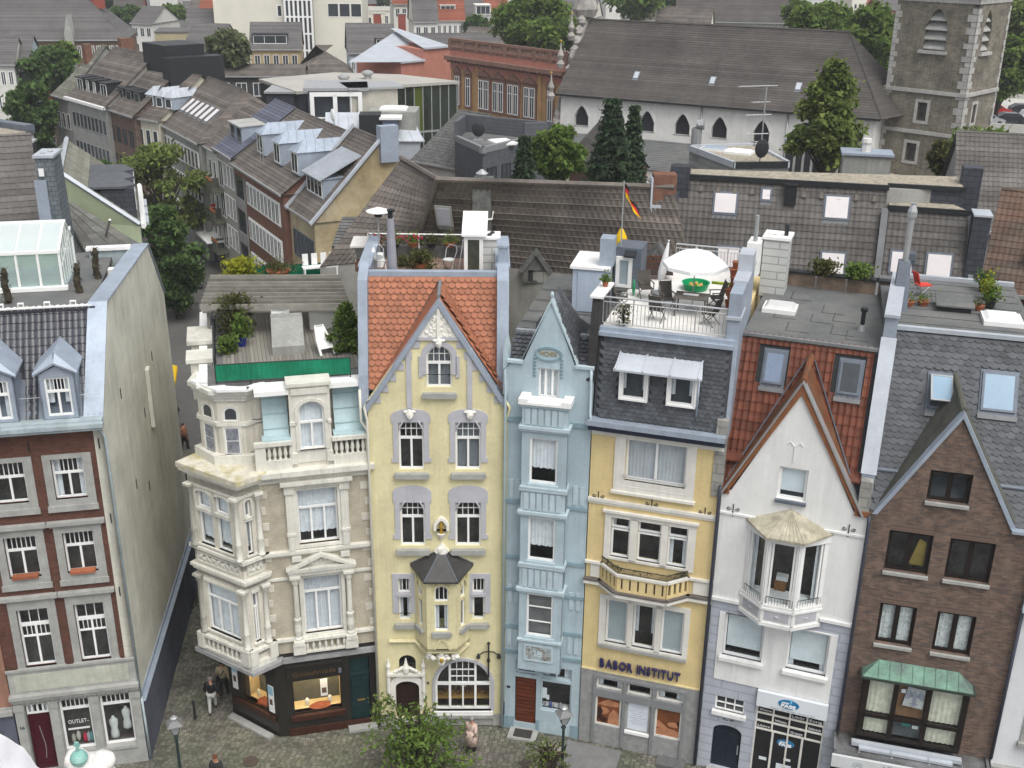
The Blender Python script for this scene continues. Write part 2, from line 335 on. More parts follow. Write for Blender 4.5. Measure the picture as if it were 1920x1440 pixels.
def cobbles():
    rr = RR(3); b = MB(); b.add([(-.5, -.5, -.05), (.5, -.5, -.05), (.5, .5, -.05), (-.5, .5, -.05), (-.42, -.42, 0), (.42, -.42, 0), (.42, .42, 0), (-.42, .42, 0)], [(4, 5, 6, 7), (0, 1, 5, 4), (1, 2, 6, 5), (2, 3, 7, 6), (3, 0, 4, 7)])
    me = b.mesh('paving_stone', COB); rest = MB(); spots = []
    a = R(-8); sx, sy = .21, .165
    for j in range(-30, 140):
        o = rr.uniform(0, sx)
        for i in range(-70, 75):
            u, v = i * sx + o, j * sy; x = -4 + u * cos(a) - v * sin(a); y = 33 + u * sin(a) + v * cos(a)
            if y < 31.5 or y > 52 or x < -16.5 or x > 9: continue
            if y > 36.8 and (x > -9 or x < -16): continue
            if x > -9 and y > 37.2: continue
            spots.append((hypot(x, y), x, y))
    spots.sort(); n = 0
    for _, x, y in spots:
        k = V((sx * rr.uniform(.88, 1.0), sy * rr.uniform(.88, 1.0), 1)); A = MT((x, y, rr.uniform(-.012, .008))) @ MRo(a + rr.uniform(-.06, .06), 4, 'Z') @ M.Diagonal((*k, 1))
        p = atz(240, 1440); vis = y > 33.6 + (0 if x < 3 else -.2 * (x - 3)) and -13.6 < x < 4
        if vis and n < 300: inst('paving_stone', me, A, PAVE); n += 1
        else: rest.add([A @ V(q.co) for q in me.vertices], [tuple(f.vertices) for f in me.polygons])
    ob('paving_stones_beyond', rest, COB, PAVE, kind='stuff')
cobbles()
def street_slab(x, y, w_, d, rz, m=STONE, name='stone_slab', label='', cat='slab', z=.06):
    o = ob(name, MB().box(-w_ / 2, w_ / 2, -d / 2, d / 2, -.03, z), m, label=label, cat=cat); o.location = (x, y, 0); o.rotation_euler = (0, 0, R(rz)); return o
# red brick house at the left with its tall side wall
REDB = mat('red_brick', (.128, .056, .038), .85, .2, 1.5, .5, 30, brick=(.22, .07), c2=(.095, .036, .025), c3=(.11, .075, .06), st=.15)
REND = mat('weathered_render', (.64, .63, .54), .9, .06, .5, .25, 25, st=.24, c2=(.60, .59, .50))
BLUEG = mat('blue_grey_paint', (.10, .108, .14), .8, .12, 1, .1, st=.25)
BLKT = mat('black_glazed_tile', (.050, .052, .062), .35, .2, 4, .05, rnd=.3, isl=.3, spec=.5)
SIGNG = mat('pale_sign_board', (.42, .43, .36), .8, .15, 2, .1, st=.2)
DOORR = mat('oxblood_door', (.055, .008, .016), .4, .15, 4, .05)
H = house('brick_house', 'red brick house at the left edge with black tiled mansard and tall pale side wall', FL)
fx = [(1.75, 2.81), (3.68, 4.72)]
op = []
for a, b in fx: op += [rect(a, b, 11.5, 13.05), rect(a, b, 8.56, 10.2), rect(a, b, 4.8, 7.26)]
sh = [rect(2.63, 3.72, .88, 3.22), rect(4.07, 5.18, .88, 3.22), rect(1.44, 2.27, .1, 3.2)]
ob('wall', MB().wall(rect(1.05, 5.5, 4.72, 14.3), op), REDB, H)
ob('shop_front', MB().wall(rect(1.1, 5.5, 0, 3.4), sh, -.06, .36), STONE, H)
room(H, rect(1.1, 5.4, .1, 14), .8)
for a, b in fx:
    for z0, z1, s0, s1, cap in ((11.5, 13.05, 11.18, 13.22, 0), (8.56, 10.2, 8.22, 10.45, 1), (4.8, 7.26, 4.72, 7.62, 1)):
        m = MB(); m.ring(rect(a - .26, b + .28, s0, s1), rect(a, b, z0, z1), -.05, .1); m.box(a - .3, b + .32, -.1, -.04, s0 - .12 if s0 > 5 else s0, s0 + .1)
        if cap: m.box(a - .46, b + .44, -.2, 0, s1 + .1, s1 + .24); m.box(a - .36, b + .36, -.1, 0, s1 + .003, s1 + .1)
        ob('stone_surround', m, STONE, H)
    win(H, a, b, 11.5, 13.05, tr=.38, tcols=6, sill=0);
    w_ = win(H, a, b, 8.56, 10.2, tr=.36, tcols=6); ob('flower_box', MB().box(a + .1, b - .1, -.16, .1, 8.57, 8.68), mat('terracotta', (.30, .10, .05), .8, .15, 4, .1, rnd=.2), w_)
    w_ = win(H, a, b, 4.8, 7.26, tr=.28, tcols=3); m = MB(); zt = 5.95
    m.box(a + .06, b - .06, .13, .19, 6.02, 6.08)
    for i in range(1, 6): c = a + .06 + (b - a - .12) * i / 6; m.box(c - .013, c + .013, .14, .18, 6.08, 6.5)
    m.box(a + .06, b - .06, .125, .19, 6.48, 6.58); ob('glazing_bars', m, WHITE, w_)
m = MB(); m.box(1.08, 5.52, -.1, .1, 3.72, 4.72); ob('fascia', m, STONE, H); ob('sign_board', MB().box(1.3, 5.25, -.125, -.09, 3.86, 4.55), SIGNG, H)
m = MB(); m.box(1.02, 5.56, -.28, .1, 3.58, 3.72); m.box(1.05, 5.54, -.18, .1, 3.4, 3.58); m.box(1.05, 5.52, -.16, -.1, 4.72, 4.82)
for u in [1.6 + .165 * i for i in range(23)]: m.box(u, u + .07, -.13, -.055, 3.3, 3.38)
ob('cornice', m, STONE, H)
for i, (a, b) in enumerate(((2.63, 3.72), (4.07, 5.18))):
    o = win(H, a, b, .88, 3.22, y=.1, cols=1, tr=.21, tcols=6, fw=.075); ob('display_floor', MB().box(a, b, .18, .75, .78, .86), mat('shop_floor', (.10, .08, .07), .8), o)
    if i == 0:
        letters(o, 'OUTLET-', mat('white_lettering', (.7, .7, .7), .6, 0), a + .2, .12, 2.0, .17, .72, .004, name='letter'); ob('sign_bar', MB().box(a + .16, b - .16, .118, .125, 1.72, 1.8), MATS['white_lettering'], o)
        for k, (x, c) in enumerate(((.2, (.35, .33, .28)), (.38, (.5, .46, .4)), (.62, (.45, .03, .06)), (.74, (.35, .36, .38)), (.86, (.12, .28, .28)))):
            ob('folded_clothes', MB().blob((a + x + .04, .42, 1.07 + .12 * (k == 1)), (.09, .1, .24), 8, 6, .15), mat('cloth_%d' % k, c, .9), o, smooth=True)
    else:
        for x, s in ((.3, 1.12), (.8, .72)):
            q = ob('shop_bust', MB().lathe([(.10, .0), (.17, .05), (.16, .25), (.12, .45), (.17, .72), (.16, .85), (.06, .95), (.045, 1.02)], (a + x, .42, 1.95 - .95 * s), 10, sq=.6), mat('white_cotton', (.62, .62, .58), .9), o, smooth=True); q.scale = (1, 1, 1)
m = MB(); m.box(1.47, 2.24, .12, .17, .12, 2.62);
for u0, u1 in ((1.55, 2.16),): m.ring(rect(u0, u1, .3, 2.45), rect(u0 + .05, u1 - .05, .36, 2.4), .095, .125)
d_ = ob('door', m, DOORR, H); ob('door_ornament', MB().tube([(1.86 + .05 * sin(t * 3), .11, .6 + t) for t in [i * .15 for i in range(11)]], .014), STEEL, d_)
win(H, 1.47, 2.24, 2.68, 3.2, y=.1, cols=4, name='transom_window')
m = MB()
for a, b in ((1.1, 1.42), (2.3, 2.6), (3.75, 4.04), (5.2, 5.52)): m.box(a, b, -.12, -.06, .55, 3.1); m.box(a - .03, b + .03, -.15, -.06, 3.0, 3.28)
m.box(2.28, 5.53, -.1, -.055, 0, .62); m.box(2.6, 5.2, -.13, -.06, .72, .86); ob('pilasters', m, STONE, H)
letters(H, '16', IRON, 1.2, -.125, 2.2, .12, .16, .006, name='number')
for u, z in ((1.2, 13.3), (3.05, 13.55), (5.3, 13.5), (5.35, 10.6), (3.1, 7.75), (5.3, 7.6)): ob('wall_anchor', MB().box(u, u + .04, -.03, .01, z - .18, z + .2), IRON, H)
# eaves, roof and dormers
GUT = mat('pale_gutter', (.36, .42, .44), .5, .15, 2, .05, st=.2)
ob('eaves_gutter', MB().box(.3, 5.56, -.42, .1, 14.18, 14.3).box(.3, 5.6, -.5, -.3, 14.3, 14.44).box(.3, 5.55, -.3, .25, 14.44, 14.5), GUT, H)
RO, RT = V((.6, .16, 14.5)), V((0, 2.34, 3.1))
m = MB(); m.quad((.3, .1, 14.46), (5.5, .1, 14.46), (5.7, 2.5, 17.58), (.3, 2.5, 17.58)); rf = ob('roof', m, ZINCD, H)
dor = [(1.72, 2.98), (3.63, 4.89)]
def ins(s, t): u = .6 + s; return u < 5.42 and t < 3.85 and not any(a - .05 < u < b + .05 and t < 1.95 - .8 * abs(u - (a + b) / 2) for a, b in dor)
tiles(rf, RO, (1, 0, 0), RT, .2, .285, 'pan', BLKT, ins, 300, stag=False)
m = MB()
for i in range(24): m.box(.4 + i * .21, .59 + i * .21, 2.36, 2.56, 17.56, 17.66)
ob('ridge_tiles', m, BLKT, rf, kind='stuff')
for a, b in dor:
    c = (a + b) / 2; zf = 14.52
    m = MB(); m.wall([(a + .06, zf), (b - .06, zf), (b - .06, 16.12), (c, 16.4), (a + .06, 16.12)], [rect(c - .4, c + .4, 14.62, 16.0)], .02, .16)
    for x in (a + .06, b - .1): m.ext([(x, .02, zf), (x, .02, 16.12), (x, 1.35, 16.12), (x, .15, zf)], (.04, 0, 0))
    dm = ob('dormer', m, ZINC, H)
    m = MB()
    for sg in (-1, 1):
        e = c + sg * .7; m.ext([(c, -.1, 16.48), (e, -.1, 16.12), (e, 1.3, 16.16), (c, 1.75, 16.56)], (0, 0, .05)); m.ext([(c, -.11, 16.53), (e, -.11, 16.16), (e, -.07, 16.2), (c + .02 * sg, .18, 16.8)], (0, 0, .03)); m.ext([(e, -.08, 16.2), (e, 1.3, 16.2), (c, 1.75, 16.82), (c, .18, 16.82)], (0, 0, .03))
    ob('dormer_roof', m, ZINC, dm)
    win(dm, c - .4, c + .4, 14.62, 16.0, y=.06, tr=.36, tcols=6)
ob('snow_guard', MB().tube([(2.95, .28, 15.22), (3.66, .28, 15.22)], .012).tube([(4.86, .28, 15.22), (5.45, .28, 15.22)], .012), STEEL, rf)
# side wall with its metal coping
def sw(d): return 5.5 + .105 * d
prof = [(0, 0), (12.95, 0), (12.45, 14.85), (10.2, 17.65), (2.5, 17.65), (.15, 14.5), (0, 14.3)]
m = MB(); m.ext([(sw(d) - .32, d, z) for d, z in prof], (.32, 0, 0)); ob('side_wall', m, REND, H)
m = MB(); cp = [(-.02, 14.3), (.15, 14.55), (2.5, 17.72), (10.2, 17.72), (12.5, 14.9)]
for (d0, z0), (d1, z1) in zip(cp, cp[1:]):
    m.add([(sw(d0) - .58, d0, z0), (sw(d0) + .06, d0, z0), (sw(d1) + .06, d1, z1), (sw(d1) - .58, d1, z1), (sw(d0) - .58, d0, z0 + .06), (sw(d0) + .06, d0, z0 + .06), (sw(d1) + .06, d1, z1 + .06), (sw(d1) - .58, d1, z1 + .06)], [(0, 1, 2, 3), (4, 5, 6, 7), (0, 1, 5, 4), (1, 2, 6, 5), (2, 3, 7, 6), (3, 0, 4, 7)])
ob('wall_coping', m, ZINC, H)
m = MB(); m.ext([(sw(-.03), -.03, 0), (sw(13.2), 13.2, 0), (sw(13.2), 13.2, 2.72), (sw(-.03), -.03, 2.72)], (.14, 0, 0)); ob('plinth', m, BLUEG, H)
m = MB(); m.ext([(sw(-.05), -.05, 2.72), (sw(13.25), 13.25, 2.72), (sw(13.25), 13.25, 2.98), (sw(-.05), -.05, 2.98)], (.04, 0, 0)); m.ext([(sw(-.05) + .04, -.05, 2.72), (sw(13.25) + .04, 13.25, 2.72), (sw(13.25) + .22, 13.25, 2.74), (sw(-.05) + .22, -.05, 2.74)], (0, 0, .05)); ob('plinth_coping', m, ZINC, H)
m = MB(); m.ext([(sw(7.0), 6.9, 11.0), (sw(7.4), 7.3, 10.8), (sw(7.7), 8.2, 13.2), (sw(7.7), 7.9, 13.4)], (.14, 0, 0)); ob('wall_duct', MB(MT((0, 0, 0))).box(sw(7.2), sw(7.2) + .16, 7.0, 7.5, 10.9, 13.4), REND, H)
for d, z in ((2.9, 14.1), (8.6, 13.4), (6.2, 11.9), (3.5, 10.1), (5.5, 9.0)): ob('vent_slot', MB().box(sw(d) - .005, sw(d) + .02, d, d + .12, z - .2, z + .2), IRON, H)
pipe(H, [(5.42, -.35, 14.2), (5.56, -.12, 13.8), (5.56, -.1, 3.0)], .05, GUT)
pipe(H, [(sw(-.02) + .08, -.08, 3.0), (5.62, -.1, .2)], .045, GUT)
# flat roof terrace and conservatory
ob('terrace', MB().box(.2, 5.25, 2.5, 10.2, 17.3, 17.5), LEAD, H)
ob('terrace_edge', MB().box(.2, 5.3, 2.42, 2.62, 17.58, 17.7), WHITE, H)
m = MB(); m.box(.2, 5.2, 10.2, 12.6, 13, 14.8); m.quad((.2, 10.2, 17.5), (5.9, 10.2, 17.5), (6.2, 12.6, 14.8), (.2, 12.6, 14.8)); ob('rear_roof', m, GREYT, H)
ob('side_wall_left', MB().box(.2, 1.04, .35, 12.5, 4.8, 14.4), REDB, H)
CON = thing('conservatory', 'white framed glass conservatory on the roof terrace of the red brick house', 'conservatory', FL.w(0, 0), FL.a)
ob('base_wall', MB().box(.3, 4.1, 5.0, 8.2, 17.5, 17.62).box(.3, 4.1, 5.0, 5.12, 17.05, 17.52), mat('pale_blue_wall', (.36, .42, .44), .8, .15, 2, .1, st=.2), CON); ob('sill', MB().box(.2, 4.18, 4.9, 5.15, 17.52, 17.66), WHITE, CON)
m = MB(); g = MB()
for i in range(6):
    u = .3 + (3.72 - .02) * i / 5; m.box(u - .04, u + .04, 5.06, 5.14, 17.62, 18.95); m.ext([(u - .035, 5.06, 18.92), (u - .035, 5.16, 18.92), (u - .035, 7.05, 19.6), (u - .035, 6.95, 19.6)], (.07, 0, 0))
m.box(.26, 4.06, 5.03, 5.16, 18.88, 18.99); m.box(.26, 4.06, 6.93, 7.07, 19.53, 19.64); m.box(.26, 4.06, 8.1, 8.2, 17.6, 18.7)
for d in (5.1, 5.6, 6.1, 6.6, 7.0, 7.5, 8.1): z = 18.92 + (d - 5.1) * .34 if d <= 7 else 19.56 - (d - 7) * .8; m.box(3.96, 4.03, d - .03, d + .03, 17.62, z)
m.ext([(3.96, 5.1, 18.9), (3.96, 5.1, 18.99), (3.96, 7, 19.64), (3.96, 7, 19.55)], (.08, 0, 0)); m.ext([(3.96, 7, 19.55), (3.96, 7, 19.64), (3.96, 8.2, 18.72), (3.96, 8.2, 18.62)], (.08, 0, 0)); m.ext([(3.96, 5.1, 18.2), (3.96, 5.1, 18.28), (3.96, 8.2, 19.1), (3.96, 8.2, 19.0)], (.06, 0, 0))
ob('frame', m, WHITE, CON)
CG = glass('conservatory_glass', (.85, .93, .9), .95, .05, .18); CGR = glass('conservatory_roof_glass', (.8, .86, .84), .95, .1, .5)
for i in range(5):
    u = .34 + 3.7 * i / 5; g = MB(); g.box(u, u + .66, 5.09, 5.1, 17.66, 18.88); ob('pane', g, CG, CON); g = MB(); g.ext([(u, 5.15, 18.97), (u + .66, 5.15, 18.97), (u + .66, 6.95, 19.58), (u, 6.95, 19.58)], (0, 0, .01)); ob('roof_pane', g, CGR, CON)
g = MB(); g.ext([(4.0, 5.1, 17.65), (4.0, 8.15, 17.65), (4.0, 8.15, 18.65), (4.0, 7, 19.55), (4.0, 5.1, 18.92)], (.008, 0, 0)); ob('end_pane', g, CG, CON)
ob('back_blind', MB().box(.4, 3.7, 7.9, 7.95, 17.6, 18.8), mat('pale_green_wall', (.42, .52, .42), .9, .1), CON)
for i, (u, d, z0, z1) in enumerate(((2.35, 3.7, 17.5, 18.8), (4.6, 4.6, 17.2, 18.6), (5.05, 6.3, 17.1, 18.7))):
    pts = [(u + .03 * sin(k), d + .03 * cos(k * 2), z0 + (z1 - z0) * k / 9) for k in range(10)]
    t_ = thing('bare_cypress', ['dark withered column of ivy at the left on the conservatory terrace', 'dark withered column of ivy at the right corner of the conservatory', 'dark withered column with pale yellow shoots beside the metal coping'][i], 'plant', FL.w(0, 0), FL.a, 'withered columns on the conservatory terrace')
    m = MB().tube(pts, [.12, .13, .12, .13, .11, .12, .11, .1, .11, .05], 8); rr = RR(i)
    for k in range(260): a = rr.uniform(0, 6.3); z = rr.uniform(z0, z1); c = V((u + .12 * cos(a), d + .12 * sin(a), z)); e = V((rr.uniform(-.07, .07), rr.uniform(-.07, .07), rr.uniform(-.04, .09))); m.quad(c, c + e, c + e + V((.03, .02, .03)))
    ob('stem', m, mat('withered_ivy', (.045, .038, .025), .95, .4, 8, .5, isl=.5), t_)
for i, u in enumerate((1.55, 2.35, 3.0, 3.85, 4.7)):
    t_ = thing('floodlight', 'small white floodlight on the brick house terrace edge, ' + ('leftmost at the picture edge', 'by the left withered column', 'left of the middle of the conservatory', 'right of the middle of the conservatory', 'nearest the side wall coping')[i], 'lamp', FL.w(u, 2.5, 17.66), FL.a, 'floodlights along the terrace edge of the brick house')
    ob('housing', MB().ring(rect(-.1, .1, .03, .2), rect(-.07, .07, .06, .17), -.06, .06), WHITE, t_); ob('lens', MB().box(-.075, .075, -.02, .0, .055, .175), STEEL, t_); ob('bracket', MB().box(-.02, .02, -.02, .04, -.03, .05), WHITE, t_)
# neighbour sliver further left
FN = Fr(*FL.w(-6, 0).xy, 12.7); H = house('pink_house', 'pinkish rendered house with blue grey ground floor at the lower left edge', FN)
ob('wall', MB().box(0, 7.03, -.02, 8, 3.1, 9.5), mat('pink_render', (.27, .145, .10), .9, .15, 1, .2, st=.2), H); ob('ground_floor', MB().box(0, 7.03, -.04, 8, 0, 2.9), BLUEG, H); ob('cornice', MB().box(0, 7.05, -.2, 0, 2.9, 3.1).box(0, 7.04, -.1, 0, 3.1, 3.2), STONE, H)
# corner house with the angled bay
CREAM = mat('cream_stucco', (.60, .57, .49), .75, .1, 1.2, .2, 20, st=.22)
CREAMW = mat('white_stone_trim', (.65, .635, .565), .75, .1, 1.2, .15, 20, st=.22)
BEIGEB = mat('beige_brick', (.45, .405, .315), .85, .15, 1.5, .4, 30, brick=(.2, .065), c2=(.40, .36, .275), c3=(.49, .45, .37), st=.12)
TURQ = mat('pale_turquoise_metal', (.42, .55, .57), .5, .08, 1.2, .06, 10, st=.15)
MOSS = mat('mossy_ledge', (.56, .53, .44), .9, .2, 3, .4, 40, c2=(.40, .35, .14), k2=.6)
GRAN = mat('dark_granite', (.022, .020, .017), .3, .25, 6, .05, spec=.4)
H = house('corner_house', 'cream corner house with angled two storey bay, jewellery shop and roof deck', FC)
L = FC.l
A1, B1, C1 = L(-11.85, 36.62), L(-9.75, 35.36), (-.02, 0.)
K0 = (-1.76, 1.985)
# main front, floors one to three
ob('wall', MB().wall(rect(-.02, 4.05, 3.9, 11.5), [rect(1.28, 2.72, 4.68, 7.25), rect(1.27, 2.74, 8.62, 10.92)], 0, .3), BEIGEB, H)
ob('body', MB().slab([(.1, .9), (4.04, .9), (4.04, 12), (-1.76, 12), K0, (-.9, 1.2)], 3.9, 14.6), CREAM, H)
ob('loft_floor', MB().box(.0, 4.04, .02, 1.0, 11.6, 12.1), CREAM, H)
room(H, rect(.3, 3.8, 4, 11), .7)
def moulding(P, runs, name, m=CREAMW):
    for u0, u1, y, z0, z1 in runs: ob(name, MB().box(u0, u1, -y, .02, z0, z1), m, P)
moulding(H, [(-.05, 4.06, .12, 8.24, 8.34), (-.05, 4.06, .2, 8.34, 8.46), (-.05, 4.06, .14, 4.5, 4.62), (-.03, 4.06, .07, 7.2, 7.3)], 'string_course')
moulding(H, [(-.1, 4.08, .1, 11.3, 11.5), (-.15, 4.1, .2, 11.5, 11.62), (-.2, 4.12, .36, 11.62, 11.82)] + [(.1 + .14 * i, .18 + .14 * i, .16, 11.41, 11.5) for i in range(28)], 'main_cornice')
for i, z in enumerate([4.75 + .66 * k for k in range(10)]): ob('quoin', MB().box(3.75 - .15 * (i % 2), 4.05, -.03, .01, z, z + .3), CREAM, H); ob('quoin', MB().box(-.02, .14 + .08 * (i % 2), -.03, .01, z, z + .3), CREAM, H)
# third floor window with pilasters
m = MB(); m.ring(rect(1.1, 2.92, 8.5, 11.05), rect(1.27, 2.74, 8.62, 10.92), -.1, .1)
for u in (.86, 2.86): m.box(u, u + .28, -.16, .0, 8.46, 10.95); m.box(u - .03, u + .31, -.2, 0, 9.1, 9.2); m.box(u - .04, u + .32, -.22, 0, 10.85, 11.05); m.box(u + .03, u + .25, -.19, -.16, 8.5, 9.05)
m.box(.82, 3.2, -.18, 0, 11.05, 11.22); m.box(.7, 3.3, -.32, 0, 11.22, 11.36); ob('window_surround', m, CREAMW, H)
win(H, 1.27, 2.74, 8.62, 10.92, y=.14, cols=3, tr=.36, cur=1, cb=.16)
# second floor window with columns and pediment
m = MB(); m.ring(rect(1.14, 2.86, 4.62, 7.35), rect(1.28, 2.72, 4.68, 7.25), -.08, .1)
for u in (1.0, 3.0):
    m.lathe([(.16, 4.55), (.16, 4.65), (.11, 4.7), (.15, 5.0), (.12, 5.3), (.15, 5.5), (.105, 5.55), (.09, 7.0), (.13, 7.05), (.16, 7.3), (.17, 7.32)], (u, -.14, 0), 12)
    m.box(u - .2, u + .2, -.34, 0, 7.32, 7.42); m.box(u - .2, u + .2, -.34, 0, 4.35, 4.55); m.box(u - .24, u + .24, -.3, 0, 3.95, 4.35)
m.box(.78, 3.22, -.26, 0, 7.42, 7.6); m.box(.74, 3.26, -.34, 0, 7.6, 7.7)
m.ring([(.7, 7.7), (3.3, 7.7), (2.0, 8.34)], [(1.05, 7.76), (2.95, 7.76), (2.0, 8.2)], -.36, 0); m.prism([(1.0, 7.72), (3.0, 7.72), (2.0, 8.24)], -.1, 0)
for k in range(9): t = (k - 4) / 4; m.blob((2 + t * .62, -.14, 7.83 + .22 * (1 - abs(t)) * (.6 + .4 * (k % 2))), (.09, .06, .08 + .05 * (k == 4)), 7, 5)
for u in (.95, 2.75): m.box(u, u + .34, -.22, 0, 8.02, 8.22)
ob('pedimented_surround', m, CREAMW, H)
win(H, 1.28, 2.72, 4.68, 7.25, y=.14, cols=3, tr=.3, cur=1, curm=mat('bright_net', (.62, .63, .65), .9, .1, 5))
BAL = MB().lathe([(.055, 0), (.055, .03), (.03, .06), (.07, .16), (.045, .3), (.028, .36), (.055, .4), (.055, .43)], (0, 0, 0), 8).mesh('baluster', CREAMW, True)
for i in range(7): inst('baluster', BAL, MT((1.3 + .235 * i, -.16, 4.02)), H)
moulding(H, [(1.22, 2.78, .24, 3.94, 4.02), (1.2, 2.8, .24, 4.46, 4.56)], 'balustrade_rail')
# roof storey: turquoise mansard, dormer and balustrades
for i, (a, b) in enumerate(((.25, 1.22), (2.78, 4.0))):
    m = MB(); n = 7; pr = [(.34 + .5 * (1 - (1 - k / n) ** 1.7), 13.0 + 1.75 * k / n) for k in range(n + 1)]
    for (d0, z0), (d1, z1) in zip(pr, pr[1:]): m.quad((a + .04, d0, z0), (b - .04, d0, z0), (b - .04, d1, z1), (a + .04, d1, z1))
    for k in (1, 3, 5): d, z = pr[k]; m.box(a + .03, b - .03, d - .05, d + .02, z - .02, z + .02)
    m.box(a - .05, b + .02, -.05, .45, 12.92, 13.0); ob('mansard_panel', m, TURQ, H)
m = MB(); m.wall([(1.22, 12.0), (2.66, 12.0), (2.66, 15.0), (1.22, 15.0)], [archp(1.52, 2.43, 12.5, 14.38, .38)], -.02, .4); m.box(1.26, 2.62, .2, 1.6, 14.5, 14.98)
m.box(1.16, 2.72, -.12, .7, 14.98, 15.1); m.box(1.3, 2.58, -.08, -.01, 14.66, 14.9); m.ring(archp(1.4, 2.55, 12.5, 14.5, .46), archp(1.52, 2.43, 12.5, 14.38, .38), -.08, 0)
m.box(1.2, 1.46, -.08, 0, 13.5, 13.62); m.box(2.48, 2.68, -.08, 0, 13.5, 13.62); m.box(1.2, 1.42, -.1, 0, 12.0, 12.4); m.box(2.46, 2.68, -.1, 0, 12.0, 12.4); ob('dormer', m, CREAMW, H)
room(H, rect(1.5, 2.45, 12.4, 14.4), .6)
win(H, 1.52, 2.43, 12.5, 14.38, y=.05, cols=2, tr=.44, arch=.38, cur=1, name='dormer_window')
moulding(H, [(-.08, .3, .1, 11.82, 12.95), (.3, 1.2, .1, 11.82, 12.2), (2.68, 4.04, .1, 11.82, 12.2), (-.1, 1.24, .14, 12.78, 12.93), (2.66, 4.06, .14, 12.78, 12.93), (3.86, 4.05, .1, 12.2, 12.8)], 'parapet')
for k in range(5): inst('baluster', BAL, MT((.42 + .19 * k, .0, 12.2)) @ M.Diagonal((1.15, 1.15, 1.36, 1)), H)
for k in range(6): inst('baluster', BAL, MT((2.8 + .195 * k, .0, 12.2)) @ M.Diagonal((1.15, 1.15, 1.36, 1)), H)
# roof parapet with white coping
def Lp(*p): return [L(x, y) for x, y in p]
T0 = Lp((-11.36, 37.22), (-10.5, 36.58), (-9.58, 36.62), (-9.1, 37.1))
Tb = T0 + [(.4, .9), (-1.7, 2.9)]
ob('turret', MB().slab(Tb, 11.9, 14.5), CREAM, H)
def off(poly, d):
    n = len(poly); cx = sum(p[0] for p in poly) / n; cy = sum(p[1] for p in poly) / n
    return [(cx + (x - cx) * (1 + d / hypot(x - cx, y - cy)), cy + (y - cy) * (1 + d / hypot(x - cx, y - cy))) for x, y in poly]
ob('turret_ledge', MB().slab(off(Tb, .1), 13.32, 13.46), CREAMW, H)
ob('turret_cornice', MB().slab(off(Tb, .1), 14.3, 14.45).slab(off(Tb, .2), 14.45, 14.6).slab(off(Tb, .32), 14.6, 14.76), CREAMW, H)
m = MB(); m.slab([(.05, -.02), (1.22, -.02), (1.22, .9), (.05, .9)], 14.68, 14.85); m.slab([(2.68, .25), (4.05, .25), (4.05, .9), (2.68, .9)], 14.68, 14.88)
for q in (Lp((-11.55, 37.1), (-10.35, 36.2), (-10.1, 36.6), (-11.0, 37.6)), Lp((-10.35, 36.2), (-9.3, 36.3), (-9.25, 36.55), (-10.1, 36.6)), Lp((-9.3, 36.3), (-8.8, 36.95), (-8.9, 37.1), (-9.4, 36.6))): m.slab(q, 14.76, 14.86)
m.box(-1.9, -1.3, 1.2, 2.4, 14.7, 14.86); m.box(-1.8, -1.5, 2.2, 9, 14.6, 15.0)
ob('roof_coping', m, WHITE, H)
for y, w_ in ((2.9, .9), (4.9, 1.6)):
    ob('side_dormer', MB().box(-2.1, -1.35, y, y + w_, 13.6, 15.05).box(-2.25, -1.3, y - .1, y + w_ + .1, 15.05, 15.2), CREAMW, H)
# turret windows: on the front face and the left face
def face(p, q): a = math.atan2(q[1] - p[1], q[0] - p[0]); return MT((p[0], p[1], 0)) @ MRo(a, 4, 'Z'), hypot(q[0] - p[0], q[1] - p[1])
for i in (0, 1):
    T, ln = face(T0[i], T0[i + 1]); c = ln / 2
    for z0, z1, rise, cu, hw in ((12.2, 13.25, 0, 1, .27), (13.52, 14.05, .2, 0, .25)):
        po = archp(c - hw - .08, c + hw + .08, z0 - .04, z1 + .08, rise + .06) if rise else rect(c - hw - .08, c + hw + .08, z0 - .04, z1 + .06)
        b = MB(T); b.ring(po, archp(c - hw, c + hw, z0, z1, rise) if rise else rect(c - hw, c + hw, z0, z1), -.05, .03); ob('window_surround', b, CREAMW, H)
        b = MB(T); b.ext([(x, -.015, z) for x, z in (archp(c - hw, c + hw, z0, z1, rise) if rise else rect(c - hw, c + hw, z0, z1))], (0, .01, 0)); o = ob('window', b, WHITE, H)
        for za, zb in (((z0 + .05, (z0 + z1) / 2 - .02), ((z0 + z1) / 2 + .02, z1 - .05)) if not rise else ((z0 + .05, z1 - .06),)):
            b = MB(T); b.ext([(x, -.03, z) for x, z in (archp(c - hw + .05, c + hw - .05, za, zb, rise - .03) if rise else rect(c - hw + .05, c + hw - .05, za, zb))], (0, .012, 0)); ob('pane', b, mat('curtained_glass', (.20, .21, .24), .15, .5, 6, 0, spec=.6) if cu else DARKGLASS, o)
ob('turret_parapet', MB().slab(off(T0 + [(.3, .9), (-1.2, 2.2)], .3), 11.82, 12.2), CREAMW, H)
